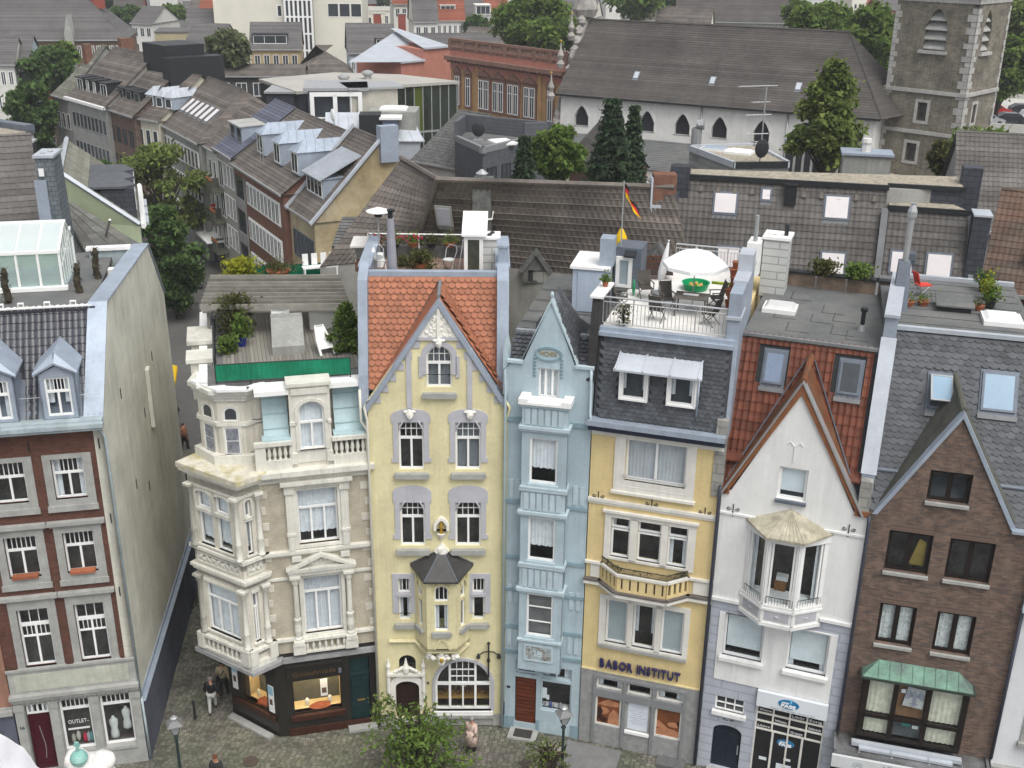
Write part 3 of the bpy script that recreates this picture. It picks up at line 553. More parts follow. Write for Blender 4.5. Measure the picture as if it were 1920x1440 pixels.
# the two storey bay
def bay(poly, z0, z1, name, m=CREAM, d=0.): return ob(name, MB().slab(off(poly, d) if d else poly, z0, z1), m, H)
E1 = L(-10.9, 37.9); BP = [A1, B1, C1, (.3, 1.2), E1]
TA, la = face(A1, B1); TB, lb = face(B1, C1)
for T, ln, nw in ((TA, la, 2), (TB, lb, 1)):
    for z0, z1, lvl in ((8.5, 10.95, 3), (4.7, 7.1, 2)):
        w0, w1 = ((.38, ln - .45) if nw == 2 else (.28, ln - .42)); hs_ = []
        if lvl == 3 and nw == 2: mid = (w0 + w1) / 2; hs_ = [(w0, mid - .09), (mid + .09, w1)]
        else: hs_ = [(w0, w1)]
        holes = [rect(a, b, z0 + .1, z1 - .15) for a, b in hs_]
        b_ = MB(T); b_.wall(rect(0, ln, z0 - .5, z1 + .35), holes, 0, .25); ob('bay_wall', b_, CREAM, H)
        b_ = MB(T); b_.quad((.1, .5, z0), (ln - .1, .5, z0), (ln - .1, .5, z1), (.1, .5, z1)); ob('interior', b_, ROOM, H)
        for a, b in hs_: win(H, a, b, z0 + .1, z1 - .15, y=.1, cols=3 if (lvl == 2 and nw == 2) else (2 if lvl == 2 else 1), tr=.3, T=T, cur=1, cb=.1 if lvl == 3 else 0, fw=.055, name='bay_window')
        s = MB(T)
        if lvl == 3:
            for a, b in hs_: s.ring(archp(a - .08, b + .08, z1 - .95, z1 - .02, .2), inset(archp(a - .08, b + .08, z1 - .95, z1 - .02, .2), .07), -.05, .02)
            s.box(w0 - .1, w1 + .1, -.05, .06, z1 - .9, z1 - .82)
            s.box(w0 - .1, w1 + .1, -.06, .1, z0 + .02, z0 + .1)
        else: s.box(w0 - .1, w1 + .1, -.07, .1, z0 + .02, z0 + .1); s.box(w0 - .05, w1 + .05, -.05, .03, z1 - .13, z1 - .02)
        ob('window_surround', s, CREAMW, H)
for T, ln in ((TA, la), (TB, lb)):
    s = MB(T); s.ring(rect(.15, ln - .15, 7.76, 8.2), rect(.2, ln - .2, 7.81, 8.15), -.05, .0); rr = RR(2)
    for k in range(int(ln / .11)): s.blob((.26 + k * (ln - .5) / max(1, int(ln / .11) - 1), -.01, 7.98 + .08 * sin(k * 1.9)), (.075, .05, .06 + .05 * abs(cos(k))), 6, 4)
    ob('relief_panel', s, CREAMW, H)
bay(BP, 7.2, 8.5, 'bay_core'); bay(BP, 11.0, 11.5, 'bay_frieze'); bay(BP, 3.9, 4.55, 'bay_foot')
for z0, z1, d in ((8.34, 8.46, .2), (8.26, 8.34, .1), (7.52, 7.64, .24), (7.4, 7.52, .14), (11.42, 11.52, .14), (10.98, 11.06, .08)): bay(BP, z0, z1, 'bay_ledge', CREAMW, d)
bay(BP, 11.52, 11.64, 'bay_cornice', CREAMW, .3); bay(BP, 11.64, 11.84, 'bay_cornice', MOSS, .38)
bay(BP, 3.62, 3.78, 'bay_soffit', mat('grey_soffit', (.30, .30, .30), .8, .15, 2, .1, st=.2), .42); bay(BP, 3.78, 3.95, 'bay_soffit', CREAMW, .2)
COLM = MB().lathe([(.15, 0), (.15, .1), (.1, .14), (.14, .4), (.11, .65), (.135, .72), (.1, .78), (.085, 2.25), (.12, 2.3), (.15, 2.5), (.16, 2.52)], (0, 0, 0), 12).mesh('column', CREAMW, True)
CAPM = MB().box(-.17, .17, -.17, .17, 0, .1).mesh('capital', CREAMW)
for T, ln, u in ((TA, la, .14), (TA, la, la - .04), (TA, la, .14), (TB, lb, lb - .16)):
    for z, k in ((4.62, 1), (8.46, 1.)):
        inst('column', COLM, T @ MT((u, -.07, z)), H); inst('capital', CAPM, T @ MT((u, -.07, z + 2.52)), H)
for T, ln in ((TA, la), (TB, lb)):
    s = MB(T); s.box(-.1, ln + .1, -.2, .05, 4.46, 4.58); s.box(-.1, ln + .1, -.2, .05, 3.95, 4.02); s.box(-.12, .2, -.24, .05, 3.95, 4.62); s.box(ln - .22, ln + .12, -.24, .05, 3.95, 4.62); ob('balustrade_rail', s, CREAMW, H)
    if ln > 1.5:
        for i in range(8): inst('baluster', BAL, T @ MT((.36 + i * (ln - .75) / 7, -.1, 4.02)), H)
# jeweller's shop in dark stone
T5 = face(K0, (0, 0)); TK, lk = T5
op2 = [rect(.62, 2.5, .95, 2.55), rect(2.86, 3.66, .08, 3.25)]
ob('shop_front', MB().wall(rect(0, 3.95, 0, 3.62), op2, -.02, .35), GRAN, H)
b = MB(TK); b.wall(rect(0, lk, 0, 3.62), [rect(.75, lk - .55, .95, 2.7)], -.02, .35); ob('shop_front', b, GRAN, H)
ob('shop_ceiling', MB().slab([(0, .0), (4, 0), (4, 2), (-1.7, 2.1)], 3.64, 3.9), GRAN, H); ob('shop_lintel', MB().box(.0, 4.0, -.12, .02, 3.5, 3.72), mat('grey_soffit', (.3, .3, .3)), H)
ob('shop_base', MB().box(.4, 3.9, -.1, -.02, 0, .32).box(.5, 2.62, -.16, -.02, .74, .95), mat('brown_granite', (.05, .02, .013), .3, .3, 5, .03), H)
b = MB(TK); b.box(.2, lk - .1, -.12, -.02, .72, .95); ob('shop_base', b, MATS['brown_granite'], H)
WARM = mat('cream_display', (.55, .43, .22), .8, .1, 3, .05); RUST = mat('rust_cloth', (.22, .06, .025), .9, .3, 6, .2)
for T, a, b, z1, nm in ((None, .62, 2.5, 2.55, 0), (TK, .75, lk - .55, 2.7, 1)):
    s = MB(T); s.box(a - .02, b + .02, .02, .85, .86, .95); s.box(a - .06, a, .33, .86, .95, z1); s.box(b, b + .06, .33, .86, .95, z1); o = ob('display_case', s, WARM, H)
    s = MB(T); s.box(a, b, .85, .88, .95, z1); ob('backing', s, mat('olive_curtain', (.10, .10, .075), .9, .25, 2, .2), o)
    s = MB(T); s.blob(((a + b) / 2 + .1, .35, .98), (.42, .24, .1), 12, 5, .25); ob('rust_drape', s, RUST, o)
    for x in ((.55, 1.45) if not nm else (.3,)): s = MB(T); s.lathe([(.07, .95), (.04, 1.0), (.1, 1.12), (.09, 1.22), (.03, 1.3)], (a + x, .5, 0), 10, sq=.5); ob('necklace_bust', s, mat('ivory', (.7, .66, .52), .6), o, smooth=True)
    s = MB(T); s.ring(rect(a - .03, b + .03, .93, z1 + .03), rect(a + .03, b - .03, .98, z1 - .03), .06, .1); f_ = ob('window', s, WOODD, H); s = MB(T); s.box(a, b, .075, .08, .97, z1); ob('pane', s, GLASS, f_)
    for k in range(4):
        s = MB(T); s.lathe([(.04, z1 - .14), (.05, z1 - .06)], (a + (b - a) * (k + .5) / 4, .25, 0), 8); ob('spotlight', s, emit('warm_lamp', (1, .8, .5), 9), o)
    s = MB(T); s.quad((a + .05, .2, z1 - .03), (b - .05, .2, z1 - .03), (b - .05, .5, z1 - .03), (a + .05, .5, z1 - .03)); ob('strip_light', s, emit('warm_strip', (1, .76, .46), 14), o)
s = MB(); s.box(1.72, 2.0, .42, .44, 1.35, 2.15); ob('show_card', s, WHITE, H); s = MB(); s.box(1.77, 1.95, .41, .42, 1.5, 1.75); ob('show_card_photo', s, mat('brown_photo', (.12, .07, .05)), H)
m = MB(); m.box(.42, 2.56, -.14, -.02, 2.72, 3.3); m.box(.38, 2.6, -.24, -.02, 3.3, 3.4); sg = ob('name_board', m, GRAN, H)
letters(sg, 'Goldschmiede', mat('bronze_lettering', (.16, .10, .05), .4, .1, met=.6), .66, -.16, 2.86, .2, 1.66, .012)
ob('alarm_box', MB().box(2.42, 2.54, -.2, -.14, 2.8, 3.0), mat('blue_grey_paint', (.3, .3, .4)), H)
DGREEN = mat('dark_green_door', (.012, .03, .032), .4, .2, 4, .05)
m = MB(); m.box(2.88, 3.64, .1, .16, .1, 2.4)
for z0, z1 in ((.2, .75), (.85, 1.1), (1.3, 1.75), (1.8, 2.3)): m.box(2.96, 3.2, .07, .1, z0, z1); m.box(3.32, 3.56, .07, .1, z0, z1)
d_ = ob('door', m, DGREEN, H); ob('letter_slot', MB().box(3.14, 3.44, .05, .075, 1.14, 1.21), mat('brass', (.6, .42, .15), .3, .1, met=.8), d_); ob('transom', MB().box(2.88, 3.64, .12, .16, 2.45, 3.2).box(2.86, 3.66, .04, .16, 2.4, 2.5), DGREEN, H)
for T, x, z in ((TK, lk - .3, 1.1), (TK, .32, 1.35)):
    s = MB(T); s.box(x - .14, x + .14, -.05, -.02, z, z + 1.25); o = ob('poster', s, WHITE, H); s = MB(T); s.box(x - .14, x + .14, -.056, -.05, z + .82, z + 1.25); ob('poster_head', s, mat('sky_blue_print', (.3, .5, .6)), o); s = MB(T); s.box(x - .08, x + .08, -.056, -.05, z + .35, z + .62); ob('poster_photo', s, MATS['brown_photo'], o)
b = MB(TK); b.box(.1, lk - .2, -.42, -.12, -.02, .1); ob('step', b, STONE, H)
ob('doorstep', MB().box(2.7, 3.85, -.45, -.02, 0, .12), STONE, H)
pipe(H, [(3.74, .1, 14.6), (3.74, .06, 13.4), (3.92, -.1, 13.1), (3.95, -.16, 11.9), (3.97, -.1, 4.2), (3.98, -.1, .1)], .05, mat('cream_pipe', (.62, .60, .52), .6, .1))
# roof deck
DECK = mat('weathered_deck', (.20, .19, .165), .9, .2, 2, .3, 20, rnd=.25, isl=.25)
rd = ob('roof_deck', MB().box(-1.5, 4.02, .95, 12, 14.6, 14.9), LEAD, H)
pl = MB().box(0, .13, 0, 1, 0, .03).mesh('deck_board', DECK)
for i in range(34): inst('deck_board', pl, MT((-.95 + .145 * i, 1.45, 14.9 + RND.uniform(0, .008))) @ M.Diagonal((1, 8.8, 1, 1)), rd)
GREEN = mat('green_canvas', (.008, .17, .09), .7, .15, 2, .15, 20, st=.2, spec=.2)
def screen(name, label, pts, h, f=FC):
    t = thing(name, label, 'screen', f.o, f.a); n = 60; (x0, y0, z0), (x1, y1, z1) = pts; vs = []
    L_ = V((x1 - x0, y1 - y0, 0)).normalized(); nrm = V((-L_.y, L_.x, 0)); k = int(hypot(x1 - x0, y1 - y0) / .02)
    for i in range(k + 1): q = V(pts[0]).lerp(V(pts[1]), i / k) + nrm * (.018 * abs(sin(i * .35)) + .006 * sin(i * 1.7)); vs += [q, q + V((0, 0, h))]
    b = MB(); b.add(vs, [(2 * i, 2 * i + 2, 2 * i + 3, 2 * i + 1) for i in range(k)]); ob('canvas', b, GREEN, t, smooth=True)
    b = MB(); b.tube([V(pts[0]) + V((0, .02, h)), V(pts[1]) + V((0, .02, h))], .022)
    for i in range(5): q = V(pts[0]).lerp(V(pts[1]), i / 4); b.tube([q + nrm * .05 + V((0, 0, -.15)), q + nrm * .05 + V((0, 0, h))], .022)
    ob('rail', b, IRON, t)
screen('canvas_screen', 'dark green canvas screen along the front of the corner house roof deck', ((-1.18, .92, 15.02), (3.5, .66, 15.02)), .62)
t = thing('pergola', 'weathered grey timber pergola of parallel slats above the corner house deck', 'pergola', FC.o, FC.a)
for k in range(9): q = k / 8; a, c = 5.9 + 4 * q, 4.85 + 4 * q; ob('slat', MB().ext([(-1.68 + .4 * q, a, 16.1), (4.04, c, 16.1), (4.04, c + .06, 16.1), (-1.68 + .4 * q, a + .06, 16.1)], (0, 0, .2)), DECK, t)
for k in range(8): q = (k + .5) / 8; a, c = 5.95 + 4 * q, 4.9 + 4 * q; ob('slat', MB().ext([(-1.62 + .4 * q, a - .17, 15.92), (4.03, c - .17, 15.92), (4.03, c + .17, 16.02), (-1.62 + .4 * q, a + .17, 16.02)], (0, 0, .02)), DECK, t)
for x, y in ((-1.45, 6.2), (-1.1, 9.4), (3.8, 5.4)): ob('post', MB().box(x, x + .1, y, y + .1, 14.9, 16.1), DECK, t)
for x in (-1.2, 1.4, 3.9): ob('beam', MB().ext([(x, 5.9 - .18 * (x + 1.7), 15.76), (x, 9.8 - .18 * (x + 1.7), 15.76), (x, 9.8 - .18 * (x + 1.7), 15.92), (x, 5.9 - .18 * (x + 1.7), 15.92)], (.08, 0, 0)), DECK, t)
# yellow gabled house
YEL = mat('pale_yellow_render', (.66, .60, .365), .85, .10, .8, .2, 25, st=.16)
LAV = mat('lavender_grey_trim', (.43, .43, .46), .8, .08, 1.5, .1, st=.1)
CAST = mat('white_cast_ornament', (.72, .70, .64), .7, .1, 5, .2)
ORNG = mat('orange_clay_tile', (.35, .14, .078), .65, .15, 2, .1, rnd=.16, isl=.16)
H = house('gabled_house', 'pale yellow gabled house with orange scalloped tile roof and slate capped oriel', FY)
W3 = [(1.07, 1.99), (3.13, 4.06)]; W2 = [(1.05, 1.98), (3.11, 4.07)]; W1 = [(.9, 1.36), (3.75, 4.22)]
gab = [(0, 3.4), (4.96, 3.4), (4.96, 14.25), (2.58, 18.02), (0, 14.25)]
holes = [rect(a, b, 11.53, 13.5) for a, b in W3] + [rect(a, b, 8.32, 10.24) for a, b in W2] + [rect(a, b, 5.02, 6.91) for a, b in W1] + [archp(2.12, 3.04, 14.8, 16.38, .44), rect(1.9, 3.3, 4.9, 7.0)]
ob('wall', MB().wall(gab, holes, 0, .3), YEL, H)
ob('wall_base', MB().wall(rect(0, 4.96, 0, 3.4), [archp(.68, 1.62, .36, 2.2, .3), archp(2.26, 4.5, .72, 3.12, 1.15, 16), archp(.84, 1.5, 2.66, 3.38, .3)], 0, .3), YEL, H)
ob('body', MB().box(0, 4.96, 2.2, 9, 0, 17.2), YEL, H); room(H, rect(.1, 4.86, .1, 14.2), .9); room(H, rect(1.6, 3.5, 14.3, 16.6), .9)
for a, b, y in ((0, .62, .05), (1.68, 2.19, .05), (2.2, 4.55, .03), (4.56, 4.97, .07)): ob('plinth', MB().box(a, b, -y, 0, 0, .55), STONE, H)
for a, b in W3 + W2:
    z0, z1 = (11.53, 13.5) if (a, b) in W3 else (8.32, 10.24); top = (13.98, .3) if z0 > 11 else (10.9, .28); m = MB()
    po = archp(a - .25, b + .25, z1 - .05, top[0], top[1], 8); m.wall(po, [], -.045, .05)
    for x0, x1 in ((a - .19, a), (b, b + .19)): m.box(x0, x1, -.045, 0, z0 + .32, z1 - .05); m.box(x0 - (.07 if x0 < a else 0), x1 + (.07 if x0 > a else 0), -.05, 0, z0 + .32, z0 + .5)
    ob('window_surround', m, LAV, H)
    o = win(H, a, b, z0, z1, y=.1, cols=2, tr=.36, tcols=4, trows=2, fw=.07, cur=1 if (a, b) == W3[1] else 0, curm=mat('dull_net', (.2, .21, .22), .9))
    s = MB(); s.prism([(a - .14, z0 - .1), (b + .14, z0 - .1), (b + .2, z0 - .2), (b + .12, z0 - .3), (a - .12, z0 - .3), (a - .2, z0 - .2)], -.2, .1); ob('sill', s, STONE, o)
    s = MB()
    for sg, x in ((1, a), (-1, b)): s.tube([(x + sg * .02, -.03, z1 - .4), (x + sg * .06, -.05, z1 - .25), (x + sg * .14, -.06, z1 - .08), (x + sg * .2, -.05, z1)], .035, 6)
    ob('corner_scroll', s, LAV, o)
for a, b in W1:
    m = MB(); m.ring(rect(a - .22, b + .22, 5.35, 7.12), rect(a, b, 5.35, 6.91), -.045, 0); m.box(a - .05, b + .05, -.1, .1, 6.12, 6.24); ob('window_surround', m, LAV, H)
    o = win(H, a, b, 5.02, 6.12, y=.1, cols=1); win(H, a, b, 6.24, 6.91, y=.1, cols=3, fw=.05, mw=.025, name='transom_window')
    s = MB(); s.prism([(a - .14, 4.9), (b + .14, 4.9), (b + .2, 4.78), (b + .1, 4.7), (a - .1, 4.7), (a - .2, 4.78)], -.18, .1); ob('sill', s, STONE, o)
o = win(H, 2.12, 3.04, 14.8, 16.38, y=.1, cols=2, tr=.42, tcols=4, trows=2, arch=.44, cur=1, curm=MATS['dull_net'], fw=.07, name='gable_window')
ob('sill', MB().prism([(2.0, 14.62), (3.16, 14.62), (3.22, 14.5), (3.1, 14.42), (2.06, 14.42), (1.94, 14.5)], -.18, .1), STONE, o)
m = MB(); m.ring(archp(1.95, 3.21, 15.3, 16.56, .52), archp(2.12, 3.04, 15.3, 16.38, .44), -.05, 0); m.box(1.86, 2.0, -.05, 0, 15.2, 16.0); m.box(3.16, 3.3, -.05, 0, 15.2, 16.0)
for u in (1.5, 3.66): m.box(u - .09, u + .09, -.06, 0, 14.0, 16.3 if u < 2 else 16.3)
m.box(1.72, 3.44, -.08, 0, 16.6, 16.72)
for k in range(6):
    z = 14.35 + .42 * k; u = .02 + (z - 14.25) * 2.58 / 3.77
    for a in (u + .05, 4.96 - (u + .05) * .925 - .3): m.box(a, a + .34, -.035, 0, z - .15, z + .12)
ob('gable_trim', m, LAV, H)
m = MB(); m.prism([(1.75, 16.72), (3.41, 16.72), (2.58, 17.9)], -.04, .0); m.box(2.52, 2.64, -.1, 0, 16.6, 17.8); rr = RR(5)
for k in range(26): z = rr.uniform(16.78, 17.5); h = (17.75 - z) * .66; x = rr.uniform(-h, h) * .85; m.blob((2.58 + x, -.05, z), (.07, .035, .07), 6, 4)
ob('gable_relief', m, CAST, H)
for u in (1.5, 3.66, 2.58): z = 13.78 if u != 2.58 else 16.5; ob('mask_ornament', MB().blob((u, -.1, z), (.13, .1, .2), 8, 6, .15).blob((u - .13, -.08, z + .1), (.1, .06, .06), 6, 4).blob((u + .13, -.08, z + .1), (.1, .06, .06), 6, 4), CAST, H)
# gable coping (zinc boards)
m = MB()
for sg in (-1, 1):
    e = (-.06, 14.05) if sg < 0 else (5.04, 14.05); m.prism([(2.58, 18.12), (2.58, 17.86), (e[0] - .02 * sg, e[1] - .22), (e[0] + sg * .1, e[1] - .1)], -.14, .35)
ob('gable_coping', m, ZINC, H)
# roof: steep orange front with the gable's own ridge
rf = ob('roof', MB().quad((-.05, .5, 14.45), (5.0, .5, 14.45), (4.6, 1.8, 18.42), (.05, 1.8, 18.42)), ZINCD, H)
RO = V((-.1, .5, 14.5)); RT = V((0, 1.27, 3.9)); rl = RT.length
tiles(rf, RO, (1, 0, 0), RT, .23, .215, 'fish', ORNG, lambda s, t: s < 4.9 and t < rl - .02 and (abs(s - .1 - 2.58) > (3.5 - t) * .6 - .16), 300)
for sg in (-1, 1):
    a = V((2.58, .2, 18.12)); b = V((2.58, 1.75, 18.2)); e = V((2.58 + sg * 2.4, .2, 14.35)); e2 = V((2.58 + sg * 2.4, .52, 14.55)); m = MB(); m.quad(a, b, e2, e); q = ob('gable_roof', m, ORNG, H)
    if sg > 0: tiles(q, (2.62 + 2.2, .33, 14.75), (0, 1, 0), a - e, .19, .2, 'fish', ORNG, lambda s, t: s < .25 + t * .27 and t < 4.0, 40)
m = MB(); m.tube([(2.58, .1, 18.16), (2.58, 1.72, 18.24)], .07);
for sg in (-1, 1): m.ext([(2.58, 1.7, 18.3), (2.58 + sg * .07, 1.62, 18.2), (2.58 + sg * 2.32, .5, 14.6), (2.58 + sg * 2.2, .56, 14.6)], (0, -.03, .03))
ob('valley_flashing', m, DL, H)
ob('ridge_board', MB().box(-.05, 4.75, 1.72, 2.0, 18.38, 18.56), ZINC, H)
for u0, u1 in ((-.32, .02), (4.62, 5.04)):
    m = MB(); m.ext([(u0, .2, 13.9), (u0, .36, 15.1), (u0, 1.2, 18.4), (u0, 2.1, 18.75), (u0, 2.4, 18.75), (u0, 2.4, 13.9)], (u1 - u0, 0, 0)); m.box(u0, u1, 2.4, 6.2, 16.8, 18.62); o = ob('party_wall', m, ZINC, H)
    m = MB(); m.box(u0 - .06, u1 + .06, 2.0, 6.3, 18.62, 18.7); ob('coping', m, ZINC, o)
ob('party_step', MB().box(4.66, 5.02, 2.3, 3.2, 18.7, 19.3).box(4.62, 5.06, 2.26, 3.24, 19.3, 19.38), ZINC, H)
ob('terrace_floor', MB().box(.0, 4.7, 1.95, 6.4, 17.4, 17.75), mat('terracotta_floor', (.25, .17, .13), .9, .2, 3, .2), H)
# oriel with slate cap
OP = [(1.5, 0), (2.02, -.75), (3.14, -.75), (3.66, 0)]
for i in range(3):
    T, ln = face(OP[i], OP[i + 1]); b = MB(T); a, c = (.3, ln - .3) if i == 1 else (.3, ln - .34); b.wall(rect(0, ln, 4.0, 7.35), [rect(a, c, 5.02, 6.2), rect(a, c, 6.34, 7.0)], 0, .14); ob('oriel_wall', b, YEL, H)
    win(H, a, c, 5.02, 6.2, y=.06, cols=1, T=T, fw=.05, name='oriel_window'); win(H, a, c, 6.34, 7.0, y=.06, cols=3 if i == 1 else 1, T=T, fw=.045, mw=.025, name='oriel_transom', arch=.2)
    s = MB(T); s.prism([(a - .1, 4.98), (c + .1, 4.98), (c + .14, 4.86), (c + .04, 4.76), (a - .04, 4.76), (a - .14, 4.86)], -.12, .06); ob('sill', s, STONE, H)
    s = MB(T)
    for sg, x in ((1, a), (-1, c)): s.tube([(x - sg * .06, -.03, 6.75), (x, -.05, 6.95), (x + sg * .1, -.05, 7.12)], .03); s.tube([(x - sg * .05, -.02, 7.0), (x - sg * .05, -.1, 7.32)], .04)
    ob('tracery', s, YEL, H)
ob('oriel_floor', MB().slab(OP, 4.05, 4.2), YEL, H)
m = MB(); ap = (2.58, .02, 8.22); e = [(1.36, .02, 7.55), (1.95, -1.0, 7.35), (3.21, -1.0, 7.35), (3.8, .02, 7.55)]
for p, q in zip(e, e[1:]): m.add([p, q, ap, (ap[0], ap[1], ap[2] - .08), (p[0], p[1], p[2] - .08), (q[0], q[1], q[2] - .08)], [(0, 1, 2), (3, 4, 5), (0, 1, 5, 4)])
orr = ob('oriel_roof', m, mat('dark_slate_cap', (.045, .043, .042), .45, .25, 2, .15, 20), H)
for p in e: ob('hip', MB().tube([V(p) + V((0, -.01, .015)), V(ap)], .022), ZINCD, orr)
ob('oriel_finial', MB().prism([(2.58, 7.85), (2.86, 8.16), (2.58, 8.5), (2.3, 8.16)], -.14, 0).blob((2.58, -.15, 8.18), (.16, .07, .2), 8, 6, .2), CAST, H)
st = ob('niche_canopy', MB().ring(archp(2.3, 2.88, 9.05, 9.6, .3, 10, True), archp(2.4, 2.78, 9.05, 9.48, .22, 10, True), -.16, 0).blob((2.34, -.1, 9.1), .06, 6, 4).blob((2.84, -.1, 9.1), .06, 6, 4).lathe([(.02, 8.6), (.05, 8.7), (.12, 8.8), (.17, 8.92)], (2.58, -.08, 0), 8), CAST, H)
ob('gilded_statue', MB().lathe([(.07, 8.92), (.08, 9.0), (.06, 9.15), (.075, 9.25), (.03, 9.32), (.045, 9.37), (.02, 9.42)], (2.58, -.1, 0), 8), mat('gilding', (.55, .36, .06), .35, .15, met=.6), st, smooth=True)
# mouldings under the oriel, crest, door canopy
m = MB(); m.tube([(.5, -.08, 4.1), (1.52, -.08, 4.1), (2.1, -.45, 3.62), (2.58, -.5, 3.55), (3.05, -.45, 3.62), (3.6, -.06, 3.98)], .085, 6); m.prism([(1.6, 4.1), (3.56, 4.1), (3.0, 3.55), (2.1, 3.55)], -.3, 0); m.ring(archp(2.25, 2.95, 4.2, 4.75, .5, 8, True), archp(2.35, 2.85, 4.2, 4.6, .4, 8, True), -.8, -.74); ob('oriel_moulding', m, YEL, H)
m = MB(); rr = RR(8)
for k in range(22): x = rr.uniform(-.6, .6); m.blob((2.55 + x, -.6 + rr.uniform(-.05, .08), 3.78 - abs(x) * .1 + rr.uniform(-.13, .13)), (.1, .08, .09), 6, 4, .2)
m.blob((2.55, -.6, 3.58), (.16, .1, .28), 8, 6, .1); cr = ob('crest', m, CAST, H); ob('shield', MB().blob((2.55, -.7, 3.62), (.09, .04, .12), 8, 5), MATS['gilding'], cr)
m = MB(); m.ring(archp(.5, 1.78, .9, 2.5, .42), archp(.68, 1.62, .9, 2.2, .3), -.1, .02); m.box(.36, 1.86, -.2, 0, 2.5, 2.62)
for u in (.42, 1.8): m.lathe([(.08, 1.3), (.05, 1.5), (.09, 1.7), (.07, 2.5)], (u, -.1, 0), 8); m.lathe([(.09, 2.62), (.07, 2.8), (.1, 2.95), (.05, 3.1), (.03, 3.25)], (u, -.1, 0), 8)
for k in range(14): x = (k - 6.5) / 6.5; m.blob((1.12 + x * .42, -.16, 2.72 + .25 * (1 - abs(x))), (.07, .06, .08), 6, 4, .2)
m.lathe([(.12, 2.7), (.14, 2.9), (.07, 3.1), (.02, 3.35)], (1.12, -.16, 0), 8); ob('door_canopy', m, CAST, H)
win(H, .84, 1.5, 2.66, 3.38, y=.12, cols=3, tr=.6, tcols=4, trows=2, arch=.3, fw=.045, mw=.03, name='fanlight', fm=IRON)
m = MB(); m.ext([(a, .12, b) for a, b in archp(.68, 1.62, .36, 2.2, .3)], (0, .05, 0))
for u in (.74, 1.18): m.box(u, u + .38, .09, .12, .45, 1.2); m.box(u, u + .38, .09, .12, 1.28, 1.95)
ob('door', m, WOODD, H); ob('doorstep', MB().box(.66, 1.66, -.42, .1, 0, .34), STONE, H)
letters(H, '19', IRON, 1.86, -.01, 1.98, .13, .17, .006, name='number')
m = MB(); m.ring(archp(2.14, 4.62, .72, 3.24, 1.25, 16), archp(2.26, 4.5, .72, 3.12, 1.15, 16), -.05, .02); ob('arch_trim', m, LAV, H)
po = archp(2.26, 4.5, .72, 3.12, 1.15, 16); m = MB(); m.ring(po, inset(po, .08), .08, .16)
for x in (2.84, 3.86): m.box(x - .045, x + .045, .07, .15, .78, 3.0)
m.box(3.33, 3.39, .08, .15, .78, 1.95); m.box(2.3, 4.46, .065, .155, 1.9, 2.02)
for k in (1, 2, 3): x = 2.88 + .235 * k; m.box(x - .014, x + .014, .09, .14, 2.0, 3.05)
for z in (2.3, 2.62): m.box(2.86, 3.84, .09, .14, z - .014, z + .014)
o = ob('shop_window', m, WHITE, H); ob('pane', MB().ext([(a, .115, b) for a, b in inset(po, .06)], (0, .006, 0)), GLASS, o); ob('sill', MB().box(2.2, 4.56, -.12, .1, .56, .72), WHITE, o); ob('stone_sill', MB().box(2.2, 4.58, -.16, .0, .42, .56), STONE, o)
m = MB()
for k in range(18): m.blob((2.5 + k * .11, .55 + .1 * (k % 3), 1.12 + .08 * (k % 2)), (.06, .06, .08 + .05 * (k % 3)), 6, 4, .2)
ob('goods', m, mat('shop_goods', (.22, .13, .07), .8, .5, 6), o); ob('shelf', MB().box(2.3, 4.46, .4, .8, .98, 1.06), mat('pine_shelf', (.36, .22, .07), .7), o)
ob('lattice_ornament', MB().blob((3.36, .3, 1.72), (.14, .04, .12), 8, 6), mat('straw', (.45, .4, .3), .9), o)
# arm lamp on the wall
t = thing('wall_cross', 'black iron wall cross with two arms right of the arched shop window', 'wall ornament', FY.w(4.38, -.12, 3.2), FY.a)
ob('shaft', MB().tube([(0, 0, -.8), (.0, 0, .75)], .035, 6).blob((0, 0, .8), .07, 6, 5).blob((0, 0, .0), (.07, .05, .12), 6, 5), IRON, t); ob('arm', MB().tube([(-.38, 0, .25), (-.2, 0, .4), (0, 0, .42), (.2, 0, .4), (.38, 0, .25)], .025), IRON, t)
for x in (-.4, .4): ob('lamp_head', MB().lathe([(.03, .12), (.07, .02), (.08, -.06), (.03, -.12)], (x, 0, .2), 8), IRON, t)
pipe(H, [(.05, -.05, 14.35), (-.12, -.18, 14.1), (-.02, -.15, 13.6), (-.02, -.12, 1.2)], .05, MATS['cream_pipe']); pipe(H, [(4.9, -.05, 14.4), (5.08, -.2, 14.1), (4.98, -.14, 13.6), (4.98, -.12, 1.2)], .05, mat('pale_yellow_pipe', (.6, .55, .33), .6, .1))
pipe(H, [(-.02, -.12, 1.25), (-.02, -.12, .05)], .06, IRON); pipe(H, [(4.98, -.12, 1.25), (4.98, -.12, .05)], .06, IRON)
# narrow pale blue house
BLUE = mat('pale_blue_render', (.385, .475, .515), .85, .09, .8, .2, 25, st=.18)
BLUED = mat('blue_trim', (.43, .52, .555), .8, .06, 2, .1, st=.12)
BLUEB = mat('dark_blue_band', (.22, .31, .35), .8, .1, 2, .1, st=.15)
H = house('narrow_house', 'narrow pale blue gabled house with square bay and date plaque', FB)
gab = [(0, 0), (3.05, 0), (3.05, 15.85), (2.42, 15.85), (1.51, 18.2), (.54, 15.85), (0, 15.85)]
ob('wall', MB().wall(gab, [rect(.45, 1.31, .35, 2.55), rect(.47, 1.31, 2.72, 3.32), rect(1.48, 2.72, 1.1, 2.52), rect(1.48, 2.72, 2.64, 3.22), rect(1.11, 1.85, 14.6, 15.72), rect(.85, 2.2, 4.4, 13.4)], 0, .3), BLUE, H)
ob('body', MB().box(0, 3.05, 1.6, 9, 0, 15.9), BLUE, H); room(H, rect(.1, 2.95, .1, 15.6), .95)
